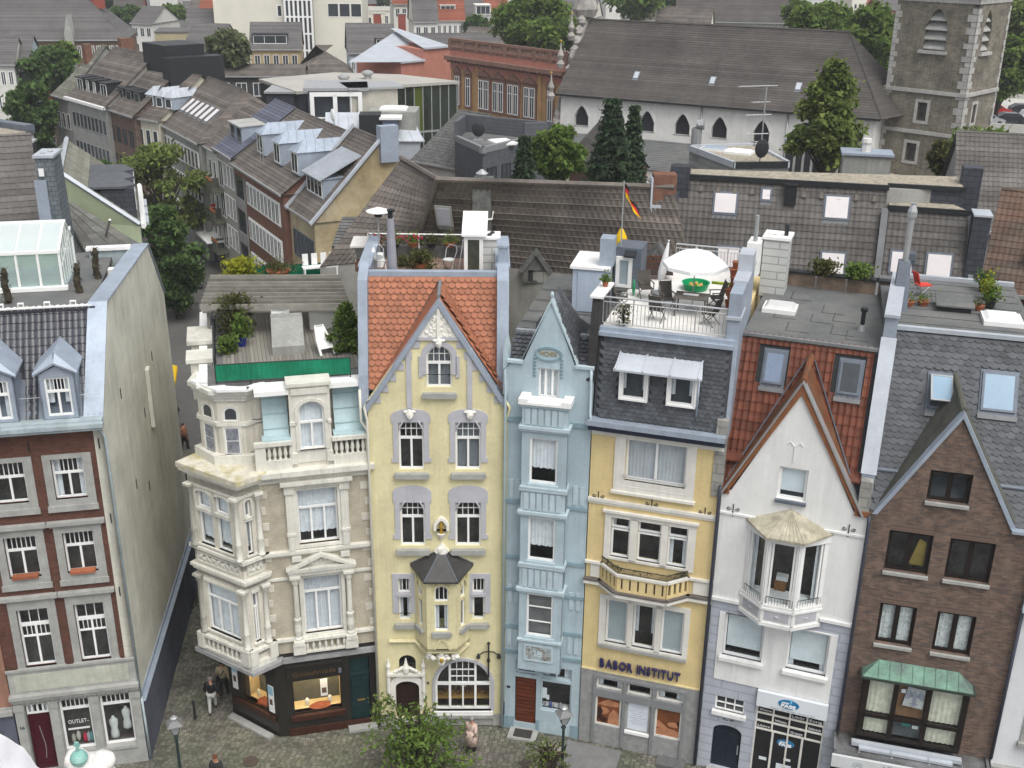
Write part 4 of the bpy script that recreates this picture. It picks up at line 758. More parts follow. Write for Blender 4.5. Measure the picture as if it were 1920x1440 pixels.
for a, b in ((0, .42), (1.34, 1.46), (2.74, 3.06)): ob('plinth', MB().box(a, b, -.04, 0, 0, .6), BLUEB, H)
def bands(z, t=.1, m=BLUEB): ob('band', MB().box(0, .62, -.06, 0, z - t, z + t).box(2.3, 3.06, -.06, 0, z - t, z + t), m, H)
for z in (13.68, 8.0, 10.35, 6.55, 3.72, 4.9): bands(z, .09 if z > 13 else .07)
B0, B1, bd = .66, 2.3, -.5
wz = [(11.45, 13.25), (8.25, 10.05), (4.9, 6.78)]
ob('bay_wall', MB().wall(rect(B0, B1, 3.35, 13.6), [rect(.95, 1.97, a, b) for a, b in wz], bd, .2).box(B0, B0 + .1, bd + .003, 0, 3.35, 13.6).box(B1 - .1, B1, bd + .003, 0, 3.35, 13.6).box(B0, B1, bd + .01, 0, 3.3, 3.42), BLUE, H)
for i, (a, b) in enumerate(wz):
    o = win(H, .95, 1.97, a, b, y=bd + .06, cols=1, fw=.075, cur=1 if i < 2 else 0, cb=.3 if i < 2 else .0)
    if i == 2:
        for z in (5.55, 6.2): ob('glazing_bar', MB().box(.98, 1.94, bd + .06, bd + .1, z - .02, z + .02), WHITE, o)
        ob('roller_blind', MB().box(1.0, 1.92, bd + .16, bd + .18, 5.0, 6.75), mat('grey_blind', (.17, .165, .16), .9, .2, 2), o)
    m = MB(); m.box(B0 - .04, B1 + .04, bd - .1, 0, a - .22, a - .14); m.box(.9, 2.02, bd - .06, bd, a - .14, a - .02); ob('sill', m, BLUED, o)
for z0, z1 in ((13.62, 14.5), (10.22, 11.2), (6.95, 8.0)):
    m = MB(); m.box(B0 - .1, B1 + .1, bd - .14, 0, z0 - .02, z0 + .1); m.box(B0 - .05, B1 + .05, bd - .08, 0, z0 - .12, z0 - .02); m.box(B0 - .06, B1 + .06, bd - .1, .0, z1 - .05, z1 + .05); m.box(B0, B1, bd - .02, .0, z0, z1)
    for k in range(6): u = B0 + .12 + (B1 - B0 - .44) * k / 5; m.box(u, u + .18, bd - .075, bd, z0 + .16, z1 - .12)
    ob('fluted_panel', m, BLUED, H)
for z in (10.5, 6.0, 4.0):
    for u in (.12, .38, 2.5, 2.76): ob('relief_strip', MB().box(u, u + .16, -.04, 0, z, z + .75), BLUED, H)
m = MB(); m.box(B0 - .12, B1 + .12, bd - .16, .02, 14.55, 14.64); m.box(B0 - .12, B0 + .22, bd - .16, .02, 14.64, 14.76); m.box(B1 - .22, B1 + .12, bd - .16, .02, 14.64, 14.76); ob('balcony_coping', m, WHITE, H)
win(H, 1.11, 1.85, 14.6, 15.72, y=.1, cols=3, fw=.07, cur=1, name='gable_window')
m = MB(); po = [(1.46 + .5 * cos(2 * pi * k / 24), 16.28 + .27 * sin(2 * pi * k / 24)) for k in range(24)]; m.ring(po, [(1.46 + (x - 1.46) * .84, 16.28 + (z - 16.28) * .76) for x, z in po], -.05, 0)
for u in (.98, 1.94):
    for k in range(6): m.blob((u, -.02, 16.1 - .13 * k), (.06, .04, .06), 6, 4)
pq = ob('plaque', m, BLUEB, H); letters(pq, 'MCMIX', mat('ochre_lettering', (.33, .25, .12), .7), 1.16, -.02, 16.19, .18, .6, .012)
m = MB()
for sg in (-1, 1):
    e = (.5, 15.85) if sg < 0 else (2.46, 15.85); m.prism([(1.51, 18.32), (1.51, 18.16), (e[0] + .06 * -sg * -1, e[1]), (e[0] - .04 * -sg, e[1])], -.05, .32)
m.box(-.02, .56, -.1, .1, 15.85, 15.95); m.box(2.4, 3.08, -.1, .1, 15.85, 15.95); m.blob((1.51, .1, 18.4), (.07, .1, .12), 6, 5); ob('gable_coping', m, BLUED, H)
rf = ob('roof', MB().quad((1.51, .3, 18.1), (2.45, .3, 15.8), (2.6, 2.6, 16.5), (1.75, 2.2, 17.2)).quad((1.51, .3, 18.1), (.5, .3, 15.8), (.5, 2.6, 16.5), (1.3, 2.2, 17.2)).quad((1.51, .3, 18.1), (1.75, 2.2, 17.2), (1.3, 2.2, 17.2)).quad((0, .3, 15.85), (3.05, .3, 15.85), (3.05, 1.6, 16.55), (0, 1.6, 16.55)), SLATE, H)
tiles(rf, (2.3, .2, 15.86), (1, .0, 0), (0, 1.3, .7), .2, .19, 'fish', SLATE, lambda s, t: s < .66 and t < 1.5, 60)
tiles(rf, (.02, .2, 15.86), (1, .0, 0), (0, 1.3, .7), .2, .19, 'fish', SLATE, lambda s, t: s < .62 and t < 1.5, 60)
tiles(rf, (2.46, .25, 15.85), (0, 1, .25), (-.93, .0, 2.3), .2, .2, 'fish', SLATE, lambda s, t: s < 2.1 - t * .45 and t < 2.4, 90)
ob('flat_roof', MB().quad((-.1, 1.5, 16.5), (3.1, 1.5, 16.5), (3.1, 8.5, 16.62), (-.1, 8.5, 16.62)), LEAD, H)
m = MB()
for d in (2.4, 3.6, 4.9, 6.2): m.box(-.05, 3.05, d, d + .03, 16.53 + .017 * d - .01, 16.56 + .017 * d)
ob('felt_lap', m, LEAD, H, kind='stuff')
ob('wet_patch', MB().quad((.5, 3.0, 16.56), (2.0, 2.7, 16.56), (2.1, 3.5, 16.57), (.6, 3.7, 16.57)), mat('wet_felt', (.20, .21, .21), .25, .2, 2, 0), H)
ob('roof_edge', MB().box(.0, 3.05, 1.35, 1.52, 16.48, 16.6), mat('pale_flashing', (.3, .32, .34), .6, .15), H)
pipe(H, [(.15, -.04, 15.9), (-.08, -.15, 15.6), (-.04, -.13, 14.8), (-.04, -.13, .1)], .05, BLUED); pipe(H, [(2.98, -.04, 15.9), (3.0, -.12, 15.5), (3.0, -.12, 14.2), (3.12, -.3, 13.95)], .05, BLUED)
ob('side_parapet', MB().box(-.16, .02, -.02, .4, 14.6, 16.3).prism([(-.16, 16.3), (.02, 16.3), (-.07, 16.75)], -.02, .4), BLUED, H)
RWOOD = mat('red_brown_wood', (.105, .028, .013), .5, .2, 3, .1, 12, rnd=.15)
d_ = ob('door', MB().box(.48, 1.28, .08, .14, .3, 2.52), RWOOD, H)
for k in range(12): ob('door_board', MB().box(.5, 1.26, .05, .08, .34 + .18 * k, .49 + .18 * k), RWOOD, d_)
fwin(H, .48, 1.3, 2.74, 3.3, cols=1, fm=BLUED, y=.12, name='transom_window')
o = win(H, 1.48, 2.72, 1.1, 2.52, y=.08, cols=1, fm=BLUED); win(H, 1.48, 2.72, 2.64, 3.22, y=.08, cols=2, fm=BLUED, name='transom_window')
ob('display', MB().box(1.5, 2.7, .2, .6, 1.02, 1.1), WHITE, o); ob('paper_notice', MB().box(1.52, 1.72, .14, .15, 1.6, 2.1).box(1.7, 1.82, .14, .15, 1.55, 1.78), WHITE, o)
for k, (x, c) in enumerate(((1.7, (.5, .5, .5)), (1.85, (.08, .1, .25)), (2.05, (.5, .48, .45)), (2.25, (.3, .3, .32)), (2.5, (.45, .4, .35)))): ob('ornament', MB().lathe([(.06, 1.1), (.08, 1.16), (.05, 1.26), (.02, 1.32 + .05 * (k % 2))], (x, .32, 0), 8), mat('ornament_%d' % k, c, .5), o)
ob('house_plate', MB().box(.12, .26, -.02, 0, 1.95, 2.05), IRON, H)
m = MB(); m.box(.92, 1.98, bd - .03, bd, 3.82, 4.48); tp = ob('tile_panel', m, mat('glazed_tile', (.36, .42, .43), .3, .35, 9, .1, c2=(.16, .10, .06), k2=.56), H)
ob('tile_panel_frame', MB().ring(rect(.88, 2.02, 3.78, 4.52), rect(.95, 1.95, 3.85, 4.45), bd - .05, bd), BLUED, tp)
for k in range(24): x = k % 8; z = k // 8; ob('tile', MB().box(.96 + x * .123, 1.075 + x * .123, bd - .036, bd - .028, 3.86 + z * .195, 4.045 + z * .195), MATS['glazed_tile'], tp)
letters(tp, '18', mat('pale_glaze', (.5, .6, .65), .3), 1.3, bd - .04, 4.0, .28, .3, .004)
ob('doorstep', MB().box(.3, 1.45, -.7, .0, 0, .1), STONE, H)
mt = thing('door_mat', 'dark door mat on the pale stone step of the narrow blue house', 'door mat', FB.w(.88, -.36, .105), FB.a); ob('pile', MB().box(-.36, .36, -.24, .24, 0, .02), mat('dark_mat', (.045, .042, .04), .95, .3, 20, .4), mt)
street_slab(*FB.w(2.2, -.95).xy, 1.0, .9, -12, mat('pale_slab', (.24, .22, .19), .9, .2, 3, .3), label='pale sandy patch of paving in front of the blue shop window')
# lift housing on the flat roof
t = thing('roof_access_box', 'pale blue metal roof access box on the flat roof of the narrow house', 'roof box', FB.w(0, 0, 16.5), FB.a)
ob('box', MB().box(1.55, 2.85, 4.0, 6.0, 0.05, 1.75), mat('pale_blue_sheet', (.40, .46, .55), .5, .08, 1, .05, st=.1), t); ob('cover', MB().box(1.45, 2.95, 3.9, 6.1, 1.75, 1.85), WHITE, t); ob('door', MB().box(1.75, 2.75, 3.96, 4.0, .1, 1.65), MATS['pale_blue_sheet'], t)
ob('chimney_stack', MB().box(2.5, 3.02, 4.2, 4.9, 1.85, 2.9), ZINC, t)
# yellow house with the lettered front
BABY = mat('warm_yellow_render', (.66, .525, .265), .85, .09, .8, .2, 25, st=.16)
BABW = mat('cream_white_trim', (.68, .66, .60), .75, .06, 2, .1, st=.12)
GREYC = mat('grey_cladding_stone', (.27, .27, .265), .7, .18, 4, .2, 30, st=.1)
H = house('beauty_salon_house', 'warm yellow house with slate mansard, roof terrace and blue shop lettering', FA)
w4 = [rect(1.26, 3.42, 11.8, 13.42)]; w3 = [(.88, 1.58), (1.86, 2.72), (2.96, 3.68)]; w2 = [(.85, 1.68), (1.89, 2.74), (2.95, 3.8)]; s1 = [(.62, 1.64), (1.84, 2.78), (2.98, 4.0)]
ob('wall', MB().wall(rect(0, 4.66, 3.5, 13.7), w4 + [rect(a, b, 8.6, 10.25) for a, b in w3] + [rect(a, b, 4.85, 6.75) for a, b in w2], 0, .3), BABY, H)
ob('shop_front', MB().wall(rect(0, 4.66, 0, 3.5), [rect(a, b, 2.68, 3.18) for a, b in s1] + [rect(a, b, .95, 2.3) for a, b in s1], -.03, .3), GREYC, H)
ob('body', MB().box(0, 4.66, 1.5, 9.5, 0, 17.0), BABY, H); room(H, rect(.1, 4.5, .1, 13.6), .9)
m = MB(); m.box(0, 4.66, -.06, 0, 13.45, 13.7); m.ring(rect(.87, 3.75, 11.35, 13.45), rect(1.26, 3.42, 11.8, 13.42), -.06, .14); m.box(.8, 3.82, -.14, 0, 11.27, 11.37); m.quad((1.26, .1, 11.82), (3.42, .1, 11.82), (3.5, -.07, 11.58), (1.2, -.07, 11.58)); ob('window_surround', m, BABW, H)
win(H, 1.26, 3.42, 11.8, 13.42, y=.14, cols=2, fw=.08, cur=1, curm=mat('soft_grey_drape', (.55, .56, .57), .9, .1)); ob('guard_rail', MB().tube([(1.2, -.1, 11.98), (3.5, -.1, 11.98)], .014).tube([(1.2, -.1, 12.05), (3.5, -.1, 12.05)], .01), STEEL, H)
m = MB(); m.ring(rect(.64, 3.96, 8.5, 10.45), rect(.88, 3.68, 8.6, 10.25), -.06, .1); m.box(1.58, 1.86, -.06, .1, 8.5, 10.3); m.box(2.72, 2.96, -.06, .1, 8.5, 10.3); m.box(.56, 4.04, -.14, 0, 10.45, 10.54); ob('window_surround', m, BABW, H)
for a, b in w3: win(H, a, b, 8.6, 9.75, y=.08, cols=1); win(H, a, b, 9.8, 10.25, y=.08, cols=1, name='transom_window')
m = MB(); m.ring(rect(.6, 4.0, 4.6, 6.95), rect(.85, 3.8, 4.85, 6.75), -.06, .1); m.box(1.68, 1.89, -.06, .1, 4.7, 6.9); m.box(2.74, 2.95, -.06, .1, 4.7, 6.9); ob('window_surround', m, BABW, H); ob('sill', MB().box(.62, 3.98, -.16, .05, 4.66, 4.78), STONE, H)
for i, (a, b) in enumerate(w2): win(H, a, b, 4.85, 6.75, y=.08, cols=1, fw=.08, gl=GLASS if i == 1 else mat('frosted_film', (.30, .36, .38), .25, .1, 2, 0, spec=.5), cur=0)
m = MB(); m.box(-.02, 4.68, -.1, 0, 10.82, 10.94); m.box(-.02, 4.68, -.06, 0, 10.72, 10.82); ob('string_course', m, BABW, H)
def scroll(P, u, z, m=IRON):
    b = MB()
    for sg in (-1, 1): b.tube([(u + sg * (.03 + .13 + .1 * cos(t) * (1 - t / 12)), -.03, z + .1 * sin(t) * (1 - t / 12)) for t in [pi + sg * 0 + i * .6 for i in range(11)]], .015, 5)
    b.tube([(u, -.03, z + .18), (u, -.03, z - .3)], .018, 5); ob('scroll_anchor', b, m, P)
for u in (.35, 2.3, 4.2): scroll(H, u, 11.02)
letters(H, 'BABOR INSTITUT', mat('blue_black_letter', (.035, .03, .09), .4, .1), .72, -.1, 3.74, .36, 3.1, .05, bold=.012)
# balcony: chamfered parapet with vertical slots
BX = [(-.02, 0), (.6, 0), (1.32, -.62), (3.12, -.62), (3.8, 0), (4.68, 0)]
for i in range(5):
    T, ln = face(BX[i], BX[i + 1]); ob('balcony_moulding', MB(T).box(-.03, ln + .03, -.16, .02, 7.36, 7.5), BABW, H); ob('balcony_moulding', MB(T).box(-.02, ln + .02, -.1, .02, 8.2, 8.3), BABW, H)
    m = MB(T); m.box(-.03, ln + .03, -.18, .02, 7.5, 7.58); ob('balcony_band', m, mat('brown_grey_band', (.12, .105, .095), .8, .15), H)
    if 0 < i < 4:
        m = MB(T); n = (6 if i == 2 else 4) if i else 0; k = 7 if i == 2 else 4; slots = [rect((j + .5) * ln / k - .05, (j + .5) * ln / k + .05, 7.68, 8.14) for j in range(k - (i == 2))] if i != 2 else [rect((j + .6) * ln / 6 - .035, (j + .6) * ln / 6 + .035, 7.66, 8.12) for j in range(6)]
        m.wall(rect(0, ln, 7.5, 8.22), slots, -.05, .09); m.quad((0, .05, 7.5), (ln, .05, 7.5), (ln, .05, 8.2), (0, .05, 8.2)) if 0 else None; ob('balcony_parapet', m, BABY, H); m = MB(T); m.quad((0, .06, 7.5), (ln, .06, 7.5), (ln, .06, 8.2), (0, .06, 8.2)); ob('slot_shade', m, ROOM, H)  # dark sheet behind the slots stands in for the shade inside them
        m = MB(T); m.tube([(0, -.02, 8.55), (ln, -.02, 8.55)], .018); m.tube([(0, -.02, 8.35), (ln, -.02, 8.35)], .012)
        for j in range(int(ln / .06)): m.tube([(j * .06, -.02, 8.3), (j * .06 + .04, -.02, 8.42), (j * .06, -.02, 8.55)], .008, 4, False)
        ob('balcony_railing', m, IRON, H)
    else: m = MB(T); m.box(.2, ln - .08, -.04, 0, 7.62, 8.14); ob('parapet_panel', m, BABW, H)
ob('balcony_floor', MB().slab(BX[1:5], 7.44, 7.6), BABW, H)
pl_ = MB(); rr = RR(4)
for k in range(240):
    t = rr.random() * 3; i = int(t); p, q = BX[i + 1], BX[i + 2]; u = p[0] + (q[0] - p[0]) * (t - i); y = p[1] + (q[1] - p[1]) * (t - i) + .12; c = V((u, y, 8.25 + rr.random() * .2)); e = V((rr.uniform(-.07, .07), rr.uniform(-.07, .07), rr.uniform(.0, .1))); pl_.quad(c, c + e, c + e + V((.04, 0, -.03)))
ob('balcony_planting', pl_, mat('dry_plant', (.07, .075, .03), .9, .4, 5, .2, isl=.5), H, kind='stuff')
for i, (a, b) in enumerate(s1):
    win(H, a, b, 2.68, 3.18, y=.04, cols=1, fm=BABW, name='transom_window')
    o = ob('display_window', MB().ring(rect(a, b, .95, 2.3), rect(a + .07, b - .07, 1.03, 2.25), .0, .08), BABW if i != 1 else STONE, H)
    if i == 1:
        ob('white_panel', MB().box(a + .06, b - .06, .02, .06, 1.0, 2.26), mat('white_panel', (.6, .64, .7), .5, .06), o)
        for k in range(9): wd = (.3, .22, .34, .26, .2, .32, .18, .3, .24)[k]; ob('printed_line', MB().box(2.31 - wd, 2.31 + wd, .014, .02, 2.08 - k * .1, 2.095 - k * .1), GPR, o)
        ob('panel_sill', MB().box(a - .02, b + .02, -.1, 0, .84, .96), WHITE, o)
    else:
        ph = ob('photo_panel', MB().box(a + .06, b - .06, .03, .05, 1.0, 2.27), mat('warm_brown_print', (.16, .055, .022), .5, .3, 1.5, 0), o); SK = mat('skin_print', (.42, .19, .10), .5, .25, 3, 0); HR = mat('hair_print', (.04, .015, .01), .5)
        s = MB(); cx = (a + b) / 2
        if i == 0:
            s.prism([(a + .5, 1.05), (b - .07, 1.02), (b - .07, 1.55), (b - .3, 1.75), (a + .55, 1.5)], .024, .03); s.prism([(cx - .2 + .24 * cos(t), 1.62 + .17 * sin(t)) for t in [k * .52 for k in range(12)]], .02, .024); s.prism([(a + .08, 1.9), (a + .5, 2.2), (b - .1, 2.1), (b - .1, 1.9), (a + .4, 1.85)], .024, .03)
            hh = MB(); hh.prism([(a + .07, 1.75), (a + .2, 1.8), (a + .3, 1.6), (a + .25, 1.38), (a + .5, 1.25), (a + .4, 1.05), (a + .07, 1.2)], .016, .02)
        else:
            s.prism([(a + .07, 1.02), (b - .07, 1.02), (b - .07, 1.3), (cx, 1.36), (a + .07, 1.3)], .024, .03); s.prism([(a + .07, 1.7), (a + .2, 1.66), (cx, 1.4), (b - .15, 1.36), (cx, 1.28), (a + .07, 1.38)], .02, .024); s.prism([(b - .3 + .24 * cos(t), 1.6 + .13 * sin(t)) for t in [k * .52 for k in range(12)]], .021, .024)
            hh = MB(); hh.prism([(b - .07, 1.78), (b - .2, 1.72), (b - .1, 1.5), (b - .07, 1.48)], .016, .02)
        ob('figure_print', s, SK, ph); ob('hair_print', hh, HR, ph)
    ob('stall_riser', MB().box(a, b, -.0, .1, .12, .86), mat('dark_grey_stone', (.12, .12, .12), .7, .2, 4, .2), H)
m = MB()
for u in (.56, 1.74, 2.88, 4.06): m.box(u - .05, u + .05, -.1, 0, .1, 3.2)
m.box(.5, 4.12, -.08, 0, 3.18, 3.28); m.box(.5, 4.12, -.09, 0, 2.32, 2.66); ob('mullions', m, mat('grey_mullion', (.2, .205, .21), .6, .1), H)
ob('light_strip', MB().box(0, 4.66, -.05, .0, 3.46, 3.52), mat('pale_gold_strip', (.7, .6, .35), .4), H)
street_slab(*FA.w(.7, -1.0).xy, 2.2, 1.5, -17, mat('grey_slab', (.17, .17, .17), .8, .15, 2, .2), label='large grey stone slab in front of the yellow salon'); ob('doorstep', MB().box(3.2, 4.3, -.6, -.03, 0, .12), MATS['dark_grey_stone'], H)
# eaves and slate mansard
ob('eaves_gutter', MB().box(-.1, 4.7, -.45, .15, 13.98, 14.06).box(-.1, 4.7, -.5, -.44, 13.95, 14.14), ZINC, H); ob('eaves_board', MB().box(-.08, 4.68, -.3, 0, 13.7, 13.98), mat('dark_blue_board', (.03, .036, .06), .6, .1), H)
RO = V((.1, .06, 14.08)); RT = V((0, .42, 2.95)); rl = RT.length
rf = ob('mansard', MB().quad((0, .12, 14.06), (4.6, .12, 14.06), (4.6, .54, 17.05), (0, .54, 17.05)), SLATE, H)
dw = [(.94, 1.83), (2.6, 3.5)]
tiles(rf, RO, (1, 0, 0), RT, .21, .15, 'slate', SLATE, lambda s, t: .0 < s < 4.35 and t < rl - .05 and not any(a - .12 < s + .1 < b + .12 and .7 < t < 2.1 for a, b in dw), 300)
for a, b in dw:
    m = MB(); m.ring(rect(a - .06, b + .06, 14.86, 16.0), rect(a, b, 14.92, 15.96), .0, .4); q = ob('dormer_frame', m, WHITE, H); win(q, a, b, 14.92, 15.96, y=.05, cols=1, fw=.09); ob('back', MB().box(a, b, .36, .38, 14.9, 16.0), ROOM, q)
m = MB(); a, b = .72, 3.75; m.ext([(a, -.32, 16.02), (b, -.32, 16.02), (b - .1, .42, 16.42), (a + .1, .42, 16.42)], (0, 0, .07))
for k in range(4): u = a + .04 + (b - a - .2) * k / 3; m.ext([(u, -.33, 16.09), (u + .05, -.33, 16.09), (u + .08, .42, 16.5), (u + .03, .42, 16.5)], (0, 0, .04))
ob('dormer_canopy', m, PZ, H); ob('canopy_soffit', MB().box(a + .1, b - .1, -.2, .3, 15.98, 16.03), ZINCD, H)
pipe(H, [(3.62, .02, 16.0), (3.62, -.02, 14.6)], .035)
ob('parapet_cap', MB().box(-.02, 4.62, .3, .62, 17.02, 17.16).box(-.02, 4.62, .42, .66, 17.16, 17.3), ZINC, H)
ob('dark_party_wall', MB().ext([(-.28, .0, 15.4), (-.28, .25, 17.4), (-.28, .5, 18.3), (-.28, 1.9, 18.3), (-.28, 1.9, 15.4)], (.3, 0, 0)), mat('dark_slate_board', (.03, .028, .028), .7, .25, 3, .2), H); ob('party_cap', MB().box(-.36, .1, .4, 2.2, 18.3, 18.38), WHITE, H)
ob('party_wall', MB().ext([(4.32, .1, 13.9), (4.32, .6, 17.3), (4.32, .6, 18.9), (4.32, 4.5, 18.9), (4.32, 4.5, 13.9)], (.42, 0, 0)), ZINC, H)
m = MB(); m.box(4.28, 4.78, .52, 1.8, 18.0, 18.1); m.box(4.28, 4.78, 1.8, 4.6, 18.9, 19.0); m.box(4.28, 4.78, 3.0, 4.0, 19.0, 19.6); ob('party_wall_cap', m, PZ, H)
ob('party_wall_face', MB().box(4.34, 4.72, -.05, .3, 11.7, 14.6), mat('grey_ashlar', (.24, .235, .215), .85, .2, 2, .2, brick=(.8, .35), c2=(.30, .29, .26), c3=(.2, .2, .18)), H)
ob('terrace_floor', MB().box(0, 4.34, .6, 9.5, 16.9, 17.2), mat('white_deck', (.72, .70, .66), .7, .08, 3, .1), H)
# terrace railing
def railing(P, pts, h=.95, step=.13, base=0, m=STEEL, mid=True):
    b = MB(); pts = [V(p) for p in pts]
    for p, q in zip(pts, pts[1:]):
        L_ = (q - p).length; n = max(1, int(L_ / step)); b.tube([p + V((0, 0, h)), q + V((0, 0, h))], .035, 6); b.tube([p + V((0, 0, .12)), q + V((0, 0, .12))], .02, 5)
        if mid: b.tube([p + V((0, 0, h - .17)), q + V((0, 0, h - .17))], .02, 5)
        for i in range(n + 1): c = p.lerp(q, i / n); b.tube([c + V((0, 0, .12)), c + V((0, 0, h if i % 8 == 0 else h - .17))], .022 if i % 8 == 0 else .011, 4, False)
    return ob('railing', b, m, P)
railing(H, [(.05, .72, 17.25), (4.3, .72, 17.25)], 1.05); railing(H, [(1.2, 8.9, 17.2), (4.2, 8.9, 17.2)], 1.0)
# white gabled house with the corner oriel
WREND = mat('white_render', (.74, .74, .72), .85, .05, .8, .25, 20, st=.14)
LAVG = mat('lavender_grey_render', (.40, .42, .47), .85, .08, 1.5, .15, brick=(1.3, .38), c2=(.42, .44, .49), c3=(.32, .34, .38), st=.1)
RUSTT = mat('rust_red_tile', (.14, .044, .024), .6, .3, 1, .15, rnd=.25, isl=.25, c2=(.10, .025, .013))
RUSTW = mat('rust_verge', (.22, .09, .04), .7, .2, 4, .15)
H = house('white_gabled_house', 'white gabled house with rust red tile roof, glazed oriel and drinks shop', FF)
gab = [(0, 7.6), (4.9, 7.6), (4.9, 12.0), (4.42, 12.0), (2.3, 16.1), (.3, 12.0), (0, 12.0)]
ob('wall', MB().wall(gab, [rect(1.86, 2.82, 12.05, 13.25), rect(1.3, 3.5, 8.3, 10.9)], 0, .3), WREND, H)
ob('lower_wall', MB().wall(rect(0, 4.9, 0, 7.6), [rect(.55, 1.98, 5.3, 7.1), rect(2.84, 4.26, 5.3, 7.05), rect(.48, 1.58, 2.82, 3.46), archp(.5, 1.58, .15, 2.18, .3), rect(2.02, 4.48, .1, 3.5)], 0, .3), LAVG, H)
ob('body', MB().box(0, 4.9, 2.4, 9, 0, 16.2), WREND, H); room(H, rect(.1, 4.8, .1, 13.2), 1.0)
m = MB(); m.wall([(.34, 4.2), (4.5, 4.2), (4.5, 7.1), (.34, 7.1)], [rect(.55, 1.98, 5.3, 7.1), rect(2.84, 4.26, 5.3, 7.05)], -.04, .1); ob('white_field', m, WREND, H)
ob('string_course', MB().box(0, 1.0, -.1, 0, 7.58, 7.7).box(3.8, 4.92, -.1, 0, 7.58, 7.7).box(0, 4.9, -.05, 0, 11.1, 11.18), WREND, H)
for u in (.45, 4.35): scroll(H, u, 11.35)
for a, b in ((.55, 1.98), (2.84, 4.26)):
    o = win(H, a, b, 5.3, 7.08, y=.1, cols=1, fw=.08); ob('sheer_blind', MB().box(a + .1, b - .1, .2, .22, 5.62, 7.0), mat('sheer_blind', (.70, .74, .74), .9, .1, 2), o); ob('sill', MB().box(a - .08, b + .1, -.2, .1, 5.14, 5.28), WREND, o)
o = win(H, 1.86, 2.82, 12.05, 13.25, y=.1, cols=1, fw=.09, name='gable_window'); ob('roller_blind', MB().box(1.95, 2.73, .18, .2, 12.3, 13.2), MATS['sheer_blind'], o); ob('sill', MB().box(1.82, 2.86, -.12, .1, 11.92, 12.03), ZINCD, o)
ob('iron_anchor', MB().tube([(2.02, -.02, 14.1), (2.12, -.02, 14.22), (2.28, -.03, 14.05), (2.28, -.03, 13.5)], .014).tube([(2.28, -.03, 14.05), (2.44, -.02, 14.22), (2.54, -.02, 14.1)], .014), WHITE, H)
m = MB(); mo = MB()
for sg in (-1, 1):
    e = (.12, 11.9) if sg < 0 else (4.6, 11.9); ax = (2.3, 16.35); ix = (2.3, 15.95)
    m.prism([ax, ix, (e[0] - sg * .03, e[1]), (e[0] + sg * .12, e[1])], -.08, .25)
    mo.prism([(ax[0], ax[1] + .07), (ax[0], ax[1]), (e[0] + sg * .1, e[1]), (e[0] + sg * .16, e[1] + .02)], -.12, .3)
m.box(-.02, .26, -.08, .25, 11.9, 12.1); m.box(4.46, 4.92, -.08, .25, 11.9, 12.1); ob('verge_tiles', m, RUSTW, H); ob('verge_flashing', mo, STEEL, H)
rf = ob('roof', MB().quad((-.1, .1, 12.0), (4.6, .1, 12.0), (4.6, 2.3, 17.0), (-.1, 2.3, 17.0)), IRON, H)
RO = V((.02, .1, 12.08)); RT = V((0, 2.2, 5.0)); rl = RT.length; sky = [(.72, 1.5, 3.75, 4.95), (3.25, 4.05, 3.75, 4.95)]
def insf(s, t):
    u = s + .02; z = 12.08 + t * 5.0 / rl
    if u > 4.4 or t > rl - .05 or any(a - .1 < u < b + .1 and c - .12 < t < d + .05 for a, b, c, d in sky): return False
    return z > 16.3 or abs(u - 2.3) > (16.3 - z) * .52 - .35
tiles(rf, RO, (1, 0, 0), RT, .21, .34, 'pan', RUSTT, insf, 300, stag=False)
for sg in (-1, 1):
    m = MB(); a = V((2.3, .25, 16.3)); b = V((2.3, 2.05, 16.42)); e2 = V((2.3 + sg * 2.35, .15, 12.1)); e1 = V((2.3 + sg * 2.35, .1, 11.95)); m.quad(a, b, e2, e1); ob('gable_roof', m, mat('rust_mossy_tile', (.16, .055, .022), .8, .3, 2, .4, 18, c2=(.10, .07, .04)), H)
ob('gable_ridge', MB().tube([(2.3, .1, 16.36), (2.3, 1.2, 16.42), (2.3, 2.1, 16.52)], [.1, .11, .14], 8), MATS['rust_mossy_tile'], H)
for sg in (-1, 1): ob('valley_flashing', MB().ext([(2.3 + sg * .1, 2.0, 16.5), (2.3 + sg * .17, 1.97, 16.45), (2.3 + sg * 2.25, .2, 12.3), (2.3 + sg * 2.2, .2, 12.3)], (0, -.06, .03)), ZINCD, H)
ob('snow_board', MB().ext([(-.05, .25, 13.0), (1.3, .25, 13.05), (1.3, .62, 13.2), (-.05, .62, 13.2)], (0, 0, .06)), RUSTT, H); ob('snow_board', MB().ext([(3.6, .3, 12.95), (4.55, .3, 12.9), (4.55, .62, 13.15), (3.6, .62, 13.15)], (0, 0, .06)), RUSTT, H)
Tn = M((V((1, 0, 0)), RT.normalized(), V((1, 0, 0)).cross(RT.normalized()))).transposed().to_4x4()
SKYP = mat('blue_sky_pane', (.16, .21, .30), .06, .1, 1, 0, spec=1.);
WPANE = mat('white_blind_pane', (.70, .66, .66), .3, .05, 2, 0)
